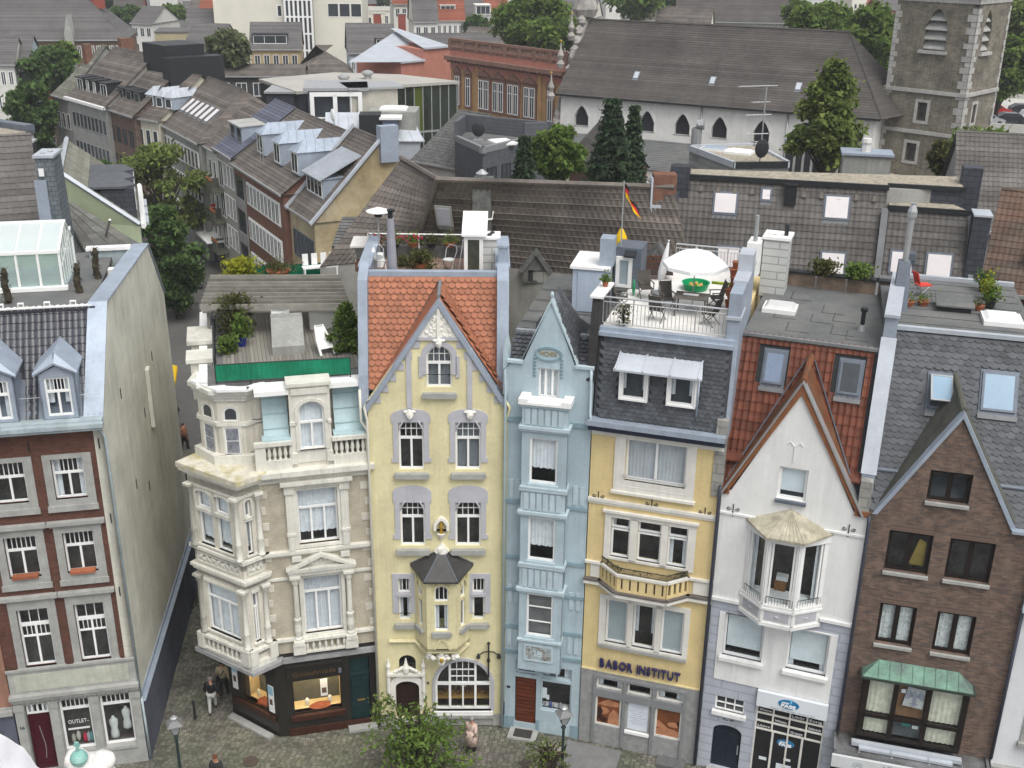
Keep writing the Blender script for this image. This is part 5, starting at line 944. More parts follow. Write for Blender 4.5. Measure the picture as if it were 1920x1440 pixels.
def skylight(P, u, w_, t0, h, O, RT_, pane, T=None, m=ZINCD, tilt=0., z=.0):
    S_, T_ = V((1, 0, 0)), RT_.normalized(); A = M((S_, T_, S_.cross(T_))).transposed().to_4x4(); A.translation = V(O) + T_ * t0; b = MB(A)
    def fr(o, i, y0, y1, B):
        for q in (rect(o[0], i[0], o[2], o[3]), rect(i[1], o[1], o[2], o[3]), rect(i[0], i[1], o[2], i[2]), rect(i[0], i[1], i[3], o[3])): B.add([(x, y, zz) for zz in (y0, y1) for x, y in q], [(0, 1, 2, 3), (4, 5, 6, 7), (0, 1, 5, 4), (1, 2, 6, 5), (2, 3, 7, 6), (3, 0, 4, 7)])
    fr((u - .08, u + w_ + .08, -.14, h + .1), (u, u + w_, 0, h), -.02, .05, b); fr((u - .02, u + w_ + .02, -.02, h + .02), (u + .06, u + w_ - .06, .06, h - .06), .0, .12, b); o = ob('skylight', b, m, P)
    Q = A @ MT((0, h, .13)) @ MRo(tilt, 4, 'X') @ MT((0, -h, 0)); b = MB(Q)
    b.box(u + .04, u + w_ - .04, .04, h - .04, -.03, -.015); ob('pane', b, pane, o)
    if tilt: b = MB(Q); fr((u, u + w_, 0, h), (u + .06, u + w_ - .06, .06, h - .06), -.05, .0, b); ob('sash', b, STEEL, o)
    b = MB(A); b.box(u - .1, u + w_ + .1, -.3, -.14, .07, .1); ob('apron', b, DL, o)
    return o
skylight(H, .78, .66, 3.78, 1.1, RO, RT, SKYP); skylight(H, 3.3, .68, 3.78, 1.1, RO, RT, DARKGLASS)
ob('flat_roof', MB().box(-.1, 4.62, 2.2, 8.6, 16.85, 17.02), LEAD, H)
m = MB(); rr = RR(9)
for k in range(9): u = rr.uniform(.5, 3.6); d = rr.uniform(2.5, 7.5); m.box(u, u + .8, d, d + .025, 17.02, 17.03); m.box(u, u + .025, d, d + 1.0, 17.02, 17.032)
ob('felt_seam', m, mat('dark_seam', (.05, .05, .05)), H, kind='stuff')
ob('flat_roof_edge', MB().box(-.1, 4.6, 2.12, 2.34, 16.98, 17.08), DL, H)
def roof_dome(f, u, d, z, label, w_=1.0, h=.8, m=None, rz=0):
    t = thing('roof_dome', label, 'skylight', f.w(u, d, z), f.a + rz); ob('kerb', MB().box(-w_ / 2, w_ / 2, -h / 2, h / 2, 0, .16), WHITE, t)
    b = MB(); b.add([(-w_ * .46, -h * .46, .16), (w_ * .46, -h * .46, .16), (w_ * .46, h * .46, .16), (-w_ * .46, h * .46, .16), (-w_ * .36, -h * .36, .26), (w_ * .36, -h * .36, .26), (w_ * .36, h * .36, .26), (-w_ * .36, h * .36, .26)], [(4, 5, 6, 7), (0, 1, 5, 4), (1, 2, 6, 5), (2, 3, 7, 6), (3, 0, 4, 7)]); ob('dome', b, m or mat('milky_dome', (.6, .6, .59), .2, .05, 2, 0), t); return t
roof_dome(FF, .75, 5.3, 17.02, 'glass roof dome with grey frame at the left of the white house flat roof', 1.2, 1.0)
t = thing('vent_pipe', 'black vent pipe with cap standing on the felt roof of the white house', 'vent pipe', FF.w(3.75, 4.1, 17.02), FF.a); ob('pipe', MB().tube([(0, 0, .2), (0, 0, .75)], .08, 10), IRON, t); ob('cap', MB().lathe([(.12, .7), (.13, .82), (.08, .86)], n=10), IRON, t); ob('collar', MB().lathe([(.14, 0), (.1, .22)], n=10), STEEL, t)
ob('party_wall', MB().ext([(4.5, .15, 11.6), (4.5, .4, 13.2), (4.5, 2.3, 17.4), (4.5, 2.3, 18.2), (4.5, 7.5, 18.2), (4.5, 7.5, 11.6)], (.42, 0, 0)), ZINC, H); ob('party_wall_cap', MB().ext([(4.46, .35, 13.3), (4.46, .4, 13.4), (4.46, 2.25, 17.5), (4.46, 2.25, 17.35)], (.5, 0, 0)).box(4.46, 4.96, 2.2, 7.6, 18.2, 18.3), PZ, H)
ob('party_wall_foot', MB().box(4.52, 4.9, -.03, .3, 11.95, 13.2), MATS['grey_ashlar'], H)
# oriel
OP = [(1.1, 0), (1.86, -.62), (2.9, -.62), (3.7, 0)]
for i in range(3):
    T, ln = face(OP[i], OP[i + 1]); b = MB(T); b.box(-.06, .1, -.06, .08, 8.2, 10.75); b.box(ln - .1, ln + .06, -.06, .08, 8.2, 10.75); b.box(-.1, ln + .1, -.1, .08, 10.7, 11.0); b.box(-.06, ln + .06, -.12, .08, 8.1, 8.22); ob('oriel_frame', b, WREND, H)
    win(H, .12, ln - .12, 8.22, 10.7, y=-.02, cols=1, T=T, fw=.07, name='oriel_window')
    b = MB(T); b.box(-.05, ln + .05, -.08, .05, 7.35, 8.1); b.box(-.08, ln + .08, -.14, .05, 8.02, 8.1); b.box(-.08, ln + .08, -.12, .05, 7.35, 7.5); ob('oriel_apron', b, WREND, H); b = MB(T); b.box(.1, ln - .1, -.095, -.05, 7.6, 7.95); b.blob((ln / 2, -.1, 7.77), (.08, .03, .05), 6, 4); ob('apron_panel', b, LAV, H)
    b = MB(T); b.tube([(.1, -.1, 8.55), (ln - .1, -.1, 8.55)], .014)
    for k in range(int(ln / .1)): b.tube([(.1 + k * .1, -.1, 8.24), (.1 + k * .1, -.1, 8.55)], .008, 4, False)
    ob('oriel_railing', b, IRON, H)
b = MB(); ap = (2.4, .02, 11.72); e = [(.9, .02, 11.05), (1.74, -.95, 10.98), (3.02, -.95, 10.98), (3.9, .02, 11.05)]
for p, q in zip(e, e[1:]): b.add([p, q, ap, (p[0], p[1], p[2] - .07), (q[0], q[1], q[2] - .07)], [(0, 1, 2), (0, 1, 4, 3)])
orr = ob('oriel_roof', b, mat('mossy_stone_roof', (.42, .39, .30), .9, .25, 2.5, .3, c2=(.28, .26, .19)), H)
for k in range(9): t = k / 8; q = V(e[1]).lerp(V(e[2]), t); orr_ = ob('roof_roll', MB().tube([q + V((0, 0, .01)), V(ap)], .014, 4), MATS['mossy_stone_roof'], orr)
ob('oriel_floor', MB().slab(OP, 7.4, 7.55).slab(OP, 8.06, 8.16), WREND, H); ob('things_inside', MB().box(2.1, 2.5, .2, .5, 8.2, 8.75), mat('wicker', (.25, .12, .04), .8, .2), H); ob('printer', MB().box(2.15, 2.55, .15, .45, 8.75, 8.9), WHITE, H)
# ground floor: door, grid window, shop
ob('grid_window', MB().ring(rect(.48, 1.58, 2.82, 3.46), rect(.54, 1.52, 2.88, 3.4), .05, .12).box(.84, .88, .05, .12, 2.85, 3.43).box(1.18, 1.22, .05, .12, 2.85, 3.43).box(.5, 1.56, .05, .12, 3.12, 3.16), WHITE, H); ob('grid_pane', MB().box(.5, 1.56, .1, .105, 2.84, 3.44), DARKGLASS, H); ob('stone_ledge', MB().box(.4, 1.68, -.16, .05, 2.66, 2.82), WREND, H)
b = MB(); b.ext([(x, .12, z) for x, z in archp(.5, 1.58, .15, 2.18, .3)], (0, .05, 0)); b.box(.58, 1.0, .1, .12, .3, 1.8); b.box(1.06, 1.5, .1, .12, .3, 1.8); d_ = ob('door', b, mat('navy_door', (.012, .02, .03), .4, .2, 4, .05), H); ob('door_handle', MB().box(1.46, 1.5, .04, .1, .9, 1.3), STEEL, d_); letters(H, 'KL 47', IRON, .84, -.01, 2.4, .1, .42, .006, name='number'); ob('door_step', MB().box(.4, 1.7, -.3, .1, 0, .14), STONE, H)
sg = ob('shop_sign_board', MB().box(2.0, 4.52, -.18, -.02, 3.52, 4.18), mat('white_sign', (.66, .69, .72), .5, .05), H)
def logo(P, u, z, s, y, q=1.):
    b = MB(); b.ext([(u + .52 * s * cos(t), y, z + .28 * s * sin(t)) for t in [k * .2 for k in range(31)]], (0, .012, 0)); e = ob('logo_oval', b, mat('sea_blue_print', (.02, .16, .33), .5), P)
    k = WPR; letters(e, 'vom', k, u - .36 * s, y - .006, z + .02 * s, .14 * s, .36 * s, .003, name='logo_word', one=True, bold=.004); letters(e, 'FASS', k, u - .38 * s, y - .006, z - .2 * s, .19 * s, .74 * s, .003, name='logo_word', one=True, bold=.01)
    b = MB(); b.prism([(u + .04 * s, z + .14 * s), (u + .1 * s, z + .04 * s), (u + .16 * s, z + .14 * s), (u + .1 * s, z + .36 * s)], y - .004, y); ob('logo_drop', b, mat('light_blue_print', (.15, .45, .6), .5), e)
logo(sg, 3.15, 3.88, .72, -.2); letters(sg, 'Weine - Spirituosen - Essige & Öle', GPR, 2.5, -.185, 3.56, .07, 1.6, .003, one=True, name='sign_line')
b = MB(); gx = [2.04, 2.64, 3.24, 3.86, 4.46]
for x in gx: b.box(x - .03, x + .03, .04, .12, 2.36 if x in (2.64, 3.86) else .1, 3.5) if x not in (2.04, 4.46) else b.box(x - .03, x + .03, .04, .12, .1, 3.5)
for z in (3.45, 3.08, 2.72, 2.36): b.box(2.02, 4.48, .042, .118, z - .03, z + .03)
b.box(2.66, 2.74, .04, .12, .1, 2.36); b.box(3.74, 3.82, .04, .12, .1, 2.36); b.box(2.02, 4.48, .04, .12, .1, .2); sf = ob('shop_window', b, BABW, H); ob('pane', MB().box(2.04, 4.46, .09, .095, .12, 3.48), mat('dark_shop_glass', (.02, .02, .022), .06, .3, 1, 0, spec=.5), sf)
for s, i, j in (('Weine', 0, 0), ('Likör', 2, 0), ('Whisky', 1, 1), ('Liköre', 0, 2), ('Grappa', 2, 2), ('Edelbrände', 3, 1), ('Essig', 3, 0)): letters(sf, s, WPR, gx[i] + .08, .085, 3.16 - .36 * j, .1, .44, .003, one=True, name='shop_word')
logo(sf, 3.2, 1.92, .62, .08); ob('notice', MB().box(2.95, 3.5, .07, .085, .4, .95), MATS['white_sign'], sf); ob('notice', MB().box(2.3, 2.58, .07, .085, .95, 1.08).box(3.2, 3.45, .07, .085, 1.15, 1.25), MATS['white_sign'], sf)
b = MB()
for k in range(8): b.blob((2.15 + .06 * k, .06, .32 + .05 * (k % 2)), (.06, .04, .06), 6, 4)
ob('fruit_display', b, mat('yellow_fruit', (.5, .33, .04), .6), sf)
PB = mat('dark_downpipe', (.05, .055, .075), .5, .15)
pipe(H, [(-.04, -.1, 12.2), (-.06, -.13, 11.9), (-.06, -.13, .1)], .06, PB); pipe(H, [(4.93, -.1, 12.0), (4.95, -.13, 11.7), (4.95, -.13, .1)], .06, PB)
# brown clinker house
CLINK = mat('brown_clinker', (.19, .122, .09), .85, .3, 3, .6, 30, brick=(.24, .07), c2=(.10, .074, .062), c3=(.13, .115, .10))
H = house('clinker_house', 'dark brown brick house with steep slate roof and copper capped bay', FO)
DKW = mat('black_brown_frame', (.016, .012, .010), .4, .2, 4, .05)
win_b = [(.72, 2.12, 10.02, 11.55), (2.64, 4.05, 10.02, 11.55), (.8, 2.0, 7.12, 8.72), (2.66, 3.9, 7.12, 8.72), (1.68, 2.98, 12.82, 13.92)]
gab = [(0, 0), (5.2, 0), (5.2, 12.15), (4.45, 12.15), (2.37, 15.85), (.2, 12.15), (0, 12.15)]
ob('wall', MB().wall(gab, [rect(*q) for q in win_b], 0, .3), CLINK, H); ob('body', MB().box(0, 5.2, 2.6, 10, 0, 15.6), CLINK, H); room(H, rect(.1, 5.1, .1, 12.4), .9); room(H, rect(1.6, 3.1, 12.4, 14), .9)
for k, q in enumerate(win_b):
    o = win(H, *q, y=.12, cols=2, fm=DKW, fw=.11, mw=.17, cur=1 if k in (2, 3) else 0, curm=mat('lace_curtain', (.66, .67, .64), .9, .35, 9, .2), cb=.03)
    ob('sill', MB().box(q[0] - .03, q[1] + .03, -.12, .1, q[2] - .12, q[2] - .02), STONE, o)
    bm = MB().box(0, .065, -.012, .0, 0, .24).mesh('soldier_brick', CLINK)
    if k < 4:
        for i in range(int((q[1] - q[0]) / .075)): inst('soldier_brick', bm, MT((q[0] + .075 * i + .01, 0, q[3] + .015)), H)
ob('amber_curtain', MB().prism([(1.5, 10.2), (1.98, 10.2), (1.98, 11.1), (1.74, 11.2)], .3, .32), mat('amber_cloth', (.30, .22, .06), .9, .2), H)
m = MB()
for sg in (-1, 1):
    e = (.22, 12.1) if sg < 0 else (4.44, 12.1); m.prism([(2.37, 16.05), (2.37, 15.85), (e[0] - sg * .02, e[1]), (e[0] + sg * .14, e[1])], -.08, .3)
ob('gable_coping', m, ZINC, H)
rf = ob('roof', MB().quad((-.1, .05, 12.1), (5.1, .05, 12.1), (4.75, 3.7, 17.5), (.2, 3.7, 17.5)), SLATE, H)
RO = V((.1, .05, 12.15)); RT = V((0, 3.65, 5.38)); rl = RT.length; sk2 = [(1.35, 2.2, 3.6, 5.0), (3.0, 4.2, 3.75, 5.25)]
def insb(s, t):
    u = s + .1; z = 12.15 + t * 5.38 / rl
    if u > 5.05 - t * .04 or t > rl - .1 or any(a - .05 < u < b + .05 and c < t < d for a, b, c, d in sk2): return False
    return z > 15.9 or abs(u - 2.37) > (15.9 - z) * .57 - .3
tiles(rf, RO, (1, -.0, 0), RT, .27, .21, 'slate', SLATE, insb, 300)
for sg in (-1, 1):
    b = MB(); b.quad((2.37, .3, 16.0), (2.3, 2.75, 16.1), (2.37 + sg * 2.3, .2, 12.15), (2.37 + sg * 2.3, .1, 12.0)); ob('gable_roof', b, mat('mossy_slate', (.085, .085, .07), .85, .25, 2, .4, 18), H)
ob('gable_ridge', MB().tube([(2.37, .2, 16.04), (2.32, 2.8, 16.22)], .1, 8), MATS['mossy_slate'], H)
o = skylight(H, 1.42, .72, 3.7, 1.15, RO, RT, mat('blue_blind_pane', (.25, .36, .46), .1, .06, 1, 0, spec=.8), tilt=-.5); ob('dark_opening', MB(MT((0, 0, 0))).box(0, .01, 0, .01, 15, 15.01), ROOM, o)
skylight(H, 3.08, 1.04, 3.82, 1.3, RO, RT, MATS['blue_blind_pane'])
ob('snow_rail', MB().ext([(0, .75, 13.3), (.95, .75, 13.3), (.95, .85, 13.35), (0, .85, 13.35)], (0, 0, .05)).ext([(3.7, .72, 13.25), (5.0, .72, 13.25), (5.0, .8, 13.3), (3.7, .8, 13.3)], (0, 0, .05)), ZINCD, H)
ob('flat_roof', MB().box(-.1, 4.85, 3.65, 10, 17.3, 17.46), LEAD, H); ob('flat_roof_edge', MB().box(-.1, 4.9, 3.5, 3.7, 17.4, 17.54), PZ, H); ob('rear_roof_edge', MB().box(.6, 4.85, 9.9, 10.1, 17.4, 17.6), PZ, H)
m = MB()
for k in range(7): m.box(.2, 4.7, 4.2 + k * .85, 4.23 + k * .85, 17.46, 17.472)
ob('felt_lap', m, mat('dark_seam', ()), H, kind='stuff')
roof_dome(FO, 3.85, 5.3, 17.46, 'white square roof dome near the right end of the clinker house flat roof', 1.3, 1.2, WHITE)
t = thing('roof_hatch', 'low dark felt covered roof hatch between terracotta pots', 'roof hatch', FO.w(2.35, 6.3, 17.46), FO.a); ob('kerb', MB().box(-.55, .55, -.4, .4, 0, .18), IRON, t); ob('lid', MB().ext([(-.65, -.5, .2), (.65, -.5, .2), (.65, .5, .42), (-.65, .5, .42)], (0, 0, .06)), LEAD, t)
pipe(H, [(5.1, -.1, 12.1), (5.22, -.15, 11.8), (5.22, -.13, 9.9)], .06, ZINC); pipe(H, [(5.22, -.13, 9.9), (5.22, -.13, 3.2)], .06, PB); ob('eaves_gutter', MB().box(4.4, 5.4, -.2, .05, 12.1, 12.2), ZINC, H)
# glazed bay with copper cap
b0, b1, by = .62, 4.1, -.45
m = MB(); m.ring(rect(b0, b1, 3.45, 5.98), rect(b0 + .2, b1 - .2, 3.56, 5.9), by, by + .12);
for u in (1.72, 2.82): m.box(u - .08, u + .08, by, by + .12, 3.5, 5.95)
m.box(b0 + .1, b1 - .1, by, by + .12, 4.28, 4.42); m.box(b0, b0 + .12, by + .12, 0, 3.45, 5.98); m.box(b1 - .12, b1, by + .12, 0, 3.45, 5.98); m.box(b0, b1, by + .1, 0, 3.3, 3.46); bay_ = ob('bay_frame', m, DKW, H)
YC = mat('cream_curtain', (.66, .64, .5), .9, .2, 5, .2)
for k, (a, b) in enumerate(((b0 + .2, 1.64), (1.8, 2.74), (2.9, b1 - .2))):
    for z0, z1 in ((3.56, 4.28), (4.42, 5.9)):
        ob('pane', MB().box(a, b, by + .05, by + .06, z0, z1), GLASS, bay_)
        n = int((b - a) / .05); vs = [(a + (b - a) * i / n, by + .2 + .025 * sin(i * 1.9), z) for i in range(n + 1) for z in (z0, z1)]; c = MB(); c.add(vs, [(2 * i, 2 * i + 2, 2 * i + 3, 2 * i + 1) for i in range(n)])
        if k != 1: ob('curtain', c, YC, bay_, smooth=True)
        else: ob('backing', MB().box(a, b, by + .22, by + .24, z0, z1), mat('tan_board', (.22, .12, .06), .9, .2, 2) if z0 > 4 else mat('dark_grey_display', (.10, .11, .11), .9, .3), bay_)
ob('eagle_cloth', MB().prism([(2.0, 4.95), (2.68, 4.9), (2.68, 5.7), (2.1, 5.75)], by + .1, by + .12), mat('white_cloth', (.5, .5, .48), .9), bay_)
b = MB(); cx, cz, y_ = 2.37, 5.35, by + .09
b.prism([(cx - .06, cz - .2), (cx + .06, cz - .2), (cx + .07, cz + .12), (cx + .03, cz + .22), (cx - .05, cz + .24), (cx - .1, cz + .2), (cx - .06, cz + .12)], y_, y_ + .01)
for sg in (-1, 1):
    for k in range(5): a_ = .9 - k * .36; b.prism([(cx + sg * .05, cz + .08), (cx + sg * .05, cz + .02), (cx + sg * (.05 + .26 * cos(a_)), cz + .02 + .3 * sin(a_)), (cx + sg * (.08 + .24 * cos(a_ + .16)), cz + .06 + .3 * sin(a_ + .16))], y_, y_ + .008)
    b.prism([(cx + sg * .02, cz - .18), (cx + sg * .16, cz - .3), (cx + sg * .1, cz - .3), (cx, cz - .24)], y_, y_ + .008)
b.prism([(cx - .05, cz - .2), (cx + .05, cz - .2), (cx + .08, cz - .4), (cx, cz - .36), (cx - .08, cz - .4)], y_, y_ + .008); ob('eagle_emblem', b, GPR, bay_)
ob('display_items', MB().box(2.1, 2.4, by + .16, by + .2, 4.05, 4.2), mat('teal_cloth', (.05, .3, .25), .8), bay_); ob('price_card', MB().box(1.9, 2.05, by + .12, by + .14, 5.45, 5.6).box(2.45, 2.65, by + .12, by + .14, 4.02, 4.15), WHITE, bay_)
COPP = mat('verdigris_copper', (.125, .24, .175), .55, .3, 2, .15, c2=(.09, .13, .115))
b = MB(); e = [(b0 - .1, 0), (b0 - .1, by - .12), (b1 + .1, by - .12), (b1 + .1, 0)]; lo = 6.0; u0, u1 = 1.05, 3.68
b.add([(b0 - .1, -.02, lo), (b0 - .1, by - .12, lo), (b1 + .1, by - .12, lo), (b1 + .1, -.02, lo), (u0, -.02, 6.45), (u1, -.02, 6.45)], [(0, 1, 4), (1, 2, 5, 4), (2, 3, 5)]); cc = ob('bay_roof', b, COPP, H)
for k in range(8): t = k / 7; ob('seam', MB().tube([(u0 + (u1 - u0) * t, -.02, 6.46), (u0 + (u1 - u0) * t, by - .12, lo + .015)], .014, 4), COPP, cc)
ob('bay_roof_edge', MB().box(b0 - .14, b1 + .14, by - .16, by - .1, lo - .06, lo + .02).box(b0 - .14, b0 - .08, by - .1, 0, lo - .06, lo + .02).box(b1 + .08, b1 + .14, by - .1, 0, lo - .06, lo + .02), mat('dark_copper', (.035, .05, .04), .6), H)
# shop awning roof with lettered fascia
m = MB(); m.box(-.1, 5.15, -1.15, 0, 2.95, 3.05); m.box(-.1, 5.15, -1.2, -1.1, 3.05, 3.14); m.box(-.1, .0, -1.15, 0, 3.05, 3.14); m.box(5.05, 5.15, -1.15, 0, 3.05, 3.14); cn = ob('canopy', m, mat('wet_grey_felt', (.16, .165, .17), .35, .3, 1.2, .1, c2=(.06, .055, .05), k2=.52), H)
ob('canopy_flashing', MB().box(.5, 4.2, -.7, -.5, 3.14, 3.3).box(.75, 3.9, -.86, -.7, 3.1, 3.2), PZ, cn); sg = ob('fascia_sign', MB().box(-.14, 5.2, -1.3, -1.2, 2.55, 3.05), mat('pale_sign', (.55, .57, .57), .6, .08, 2), cn)
letters(sg, '• Geschenke', GPR, 1.6, -1.31, 2.84, .17, 1.2, .004, one=True, name='sign_word', bold=.004); letters(sg, '• Tabak', GPR, 1.85, -1.31, 2.6, .17, .75, .004, one=True, name='sign_word', bold=.004); letters(sg, '• Souvenirs', GPR, 3.5, -1.31, 2.74, .17, 1.2, .004, one=True, name='sign_word', bold=.004)
ob('round_emblem', MB().ring([(.75 + .16 * cos(k * .4), 2.8 + .13 * sin(k * .4)) for k in range(16)], [(.75 + .14 * cos(k * .4), 2.8 + .11 * sin(k * .4)) for k in range(16)], -1.31, -1.29), GPR, sg); letters(sg, 'ON', GPR, .67, -1.31, 2.75, .1, .16, .004, one=True, name='emblem_word')
for u in (.75, 1.85, 3.1, 4.2): ob('sign_light', MB().tube([(u, -.6, 3.2), (u, -1.1, 3.25)], .012, 4).blob((u, -1.12, 3.22), .035, 6, 4), STEEL, sg)
ob('shop_interior', MB().box(.1, 5.1, -.05, 0, 0, 2.9), DARKGLASS, H)
# white house at the right edge
H = house('white_edge_house', 'white rendered house cut off by the right edge with flower box and slate eaves', FW)
wb = [(1.3, 2.6, 7.0, 8.7), (.95, 2.5, 4.1, 5.75)]
ob('wall', MB().wall(rect(0, 3.2, 0, 9.4), [rect(*q) for q in wb] + [rect(.9, 3, .1, 2.6)], 0, .3), mat('clean_white_render', (.68, .69, .70), .85, .05, 1, .15, st=.08), H); ob('body', MB().box(0, 3.2, 1.2, 9, 0, 9.4), MATS['clean_white_render'], H); room(H, rect(.1, 3.1, .1, 9), .8)
for q in wb:
    o = win(H, *q, y=.12, cols=1, fw=.09); ob('roller_blind', MB().box(q[0] + .1, q[1] - .1, .22, .24, q[2] + (.45 if q[2] < 5 else .1), q[3] - .08), mat('grey_net', (.30, .31, .29), .9, .2, 8, .2), o); ob('sill', MB().box(q[0] - .25, q[1] + .2, -.18, .1, q[2] - .22, q[2] - .02), STONE, o)
ob('window_surround', MB().ring(rect(1.1, 2.8, 6.8, 8.9), rect(1.3, 2.6, 7.0, 8.7), -.04, .0).ring(rect(.75, 2.7, 3.9, 5.95), rect(.95, 2.5, 4.1, 5.75), -.04, 0), STONE, H)
ob('keystone', MB().box(1.6, 1.95, -.1, 0, 5.85, 6.15), STONE, H); ob('shop_lintel', MB().box(0, 3.2, -.2, 0, 2.7, 2.95), STONE, H); ob('shop_glass', MB().box(.9, 3, .1, .14, .1, 2.6), DARKGLASS, H); ob('grey_base', MB().box(0, .85, -.03, 0, 0, 2.7), STONE, H)
ob('roof', MB().quad((-.1, -.15, 9.5), (3.3, -.15, 9.5), (3.3, 2.4, 13), (-.1, 2.4, 13)), SLATE, H); ob('eaves_gutter', MB().box(-.1, 3.3, -.35, -.1, 9.35, 9.5), BLUED, H); ob('valley', MB().ext([(-.1, -.3, 9.5), (.5, -.3, 9.5), (.1, .5, 10.3)], (0, 0, .1)), BLUED, H)
# houses behind the front row
def deg(a): return a * 180 / pi
def FrE(a, b, z, ang=None):
    A, B = atz(*a, z), atz(*b, z); an = deg(math.atan2(B.y - A.y, B.x - A.x)) if ang is None else ang
    f = Fr(A.x, A.y, an); return f, (B - A).dot(f.x)
def P3(*q): return [atz(*p) for p in q]
def winrow(P, u0, u1, n, z0, z1, w=.9, cols=2, fm=WHITE, tr=0., y=0., T=None, sill=False, gl=None, fw=.08):
    for i in range(n): c = u0 + (u1 - u0) * (i + .5) / n; fwin(P, c - w / 2, c + w / 2, z0, z1, cols, tr, fm, fw, y, T, gl, sill=sill)
def gable_roof(P, L, dep, ze, zr, m, ov=.25, hipl=0., hipr=0., rd=None, wave=0., h=.33, thick=.12):
    rd = dep / 2 if rd is None else rd; a, b, c, d = (-ov, -ov, ze), (L + ov, -ov, ze), (L - hipr + (0 if hipr else ov), rd, zr), (hipl - (0 if hipl else ov), rd, zr); e, g = (-ov, dep + ov, ze), (L + ov, dep + ov, ze); b_ = MB()
    courses(b_, a, b, c, d, h, wave); b_.quad(g, e, d, c)
    if hipl: courses(b_, e, a, d, d, h, wave)
    else: pass
    if hipr: courses(b_, b, g, c, c, h, wave)
    b_.quad(a, b, g, e); b_.tube([d, c], .09, 5); return ob('roof', b_, m, P)
def bld(name, label, f, L, dep, ze, zr, wm, rm, hipl=0., hipr=0., rd=None, cat='house', group=None, gut=True, z0=0., wave=0., ov=.25):
    H = house(name, label, f, cat, group); rd = dep / 2 if rd is None else rd; b = MB(); b.box(0, L, 0, dep, z0, ze)
    if not hipl and zr > ze: b.ext([(0, 0, ze), (0, rd, zr - .06), (0, dep, ze)], (.2, 0, 0))
    if not hipr and zr > ze: b.ext([(L - .2, 0, ze), (L - .2, rd, zr - .06), (L - .2, dep, ze)], (.2, 0, 0))
    ob('wall', b, wm, H)
    if zr > ze: gable_roof(H, L, dep, ze, zr, rm, ov, hipl, hipr, rd, wave)
    else: ob('roof', MB().box(-.1, L + .1, -.1, dep + .1, ze, ze + .25), rm, H)
    if gut and zr > ze: ob('gutter', MB().box(-ov, L + ov, -ov - .16, -ov - .02, ze - .1, ze + .05), STEEL, H)
    return H
def chimney(P, x, y, z0, z1, w, d, m, cap=True, name='chimney'):
    o = ob(name, MB().box(x, x + w, y, y + d, z0, z1), m, P)
    if cap: ob('chimney_cap', MB().box(x - .06, x + w + .06, y - .06, y + d + .06, z1, z1 + .1), STEEL, o)
    return o
def dormer(P, u, w, y, z, h, back, m, fm=WHITE, cols=2, roof='flat', rm=None, win_h=None):
    b = MB(); b.box(u, u + w, y, y + back, z, z + h); o = ob('dormer', b, m, P); rm = rm or m; b = MB()
    if roof == 'flat': b.ext([(u - .1, y - .2, z + h), (u + w + .1, y - .2, z + h), (u + w + .1, y + back, z + h + .12), (u - .1, y + back, z + h + .12)], (0, 0, .08))
    else:
        e = [(u - .12, y - .15, z + h), (u + w + .12, y - .15, z + h), (u + w + .12, y + back + .6, z + h), (u - .12, y + back + .6, z + h)]; a, c = (u + w / 2, y + w * .45, z + h + .8), (u + w / 2, y + back + 1., z + h + .8)
        b.add([*e, a, c], [(0, 1, 4), (1, 2, 5, 4), (3, 0, 4, 5)]); q = [V(p) for p in e]
        for k in range(1, 5): t = k / 5; s0, s1 = q[1].lerp(q[2], t), V(a).lerp(V(c), max(0, (t - .1)));  b.tube([s0 + V((0, 0, .02)), s1 + V((0, 0, .02))], .02, 4); b.tube([q[0].lerp(q[1], t) + V((0, 0, .01)), V(a) + V((0, 0, .02))], .015, 4)
    ob('dormer_roof', b, rm, o); fwin(o, u + .12, u + w - .12, z + .12, z + (win_h or h) - .1, cols, 0, fm, .08, y); return o
def flat_sky(P, O, X, Y, u, v, w, h, m, fm=ZINCD):
    X, Y = V(X).normalized(), V(Y).normalized(); A = M((X, Y, X.cross(Y))).transposed().to_4x4(); A.translation = V(O) + X * u + Y * v
    b = MB(A); b.box(-.07, w + .07, -.07, h + .07, .0, .09); o = ob('skylight', b, fm, P); b = MB(A); b.box(0.02, w - .02, 0.02, h - .02, .08, .12); ob('pane', b, m, o); b = MB(A); b.box(-.05, w + .05, -.25, -.08, .0, .05); ob('apron', b, DL, o)
LT = mat('pale_wall', (.62, .61, .57), .85, .08, 1, .1, st=.12); GW = mat('grey_concrete', (.30, .30, .28), .9, .12, 1, .2, st=.2)
# ---- central brown roof with hip
H = thing('brown_roof_house', 'house with large brown pantile roof and hip behind the yellow and blue houses', 'house')
e0, e1, e2 = P3((600, 500, 16.2), (772, 484, 16.2), (1302, 540, 16.2)); r0, r1, r2 = P3((752, 298, 20.1), (820, 338, 20.1), (1264, 353, 20.1))
b = courses(MB(), e1, e2, r2, r1, .33, .26, .05, .04); courses(b, e0, e1, r1, r0, .33, .26, .05, .04); b.tube([e1 + V((0, 0, .05)), r1 + V((0, 0, .08))], .12, 6); b.tube([r0 + V((0, 0, .05)), r1 + V((0, 0, .05)), r2 + V((0, 0, .05))], .12, 6); ob('roof', b, BROWNT, H)
b = MB(); b.quad(r1, r2, r2 + V((1, 4, -3)), r1 + V((-1, 4, -3))); b.quad(r0, r1, r1 + V((2, 4, -3)), r0 + V((2, 4, -3))); ob('rear_roof', b, BROWNT, H)
dn_ = lambda p: V((p.x, p.y, 0)); b = MB(); b.quad(e1, e2, dn_(e2), dn_(e1)); b.quad(e0, e1, dn_(e1), dn_(e0)); ob('wall', b, GW, H)
SLR = mat('rough_slate', (.13, .13, .125), .8, .3, 3, .6, 14, c2=(.09, .09, .09));
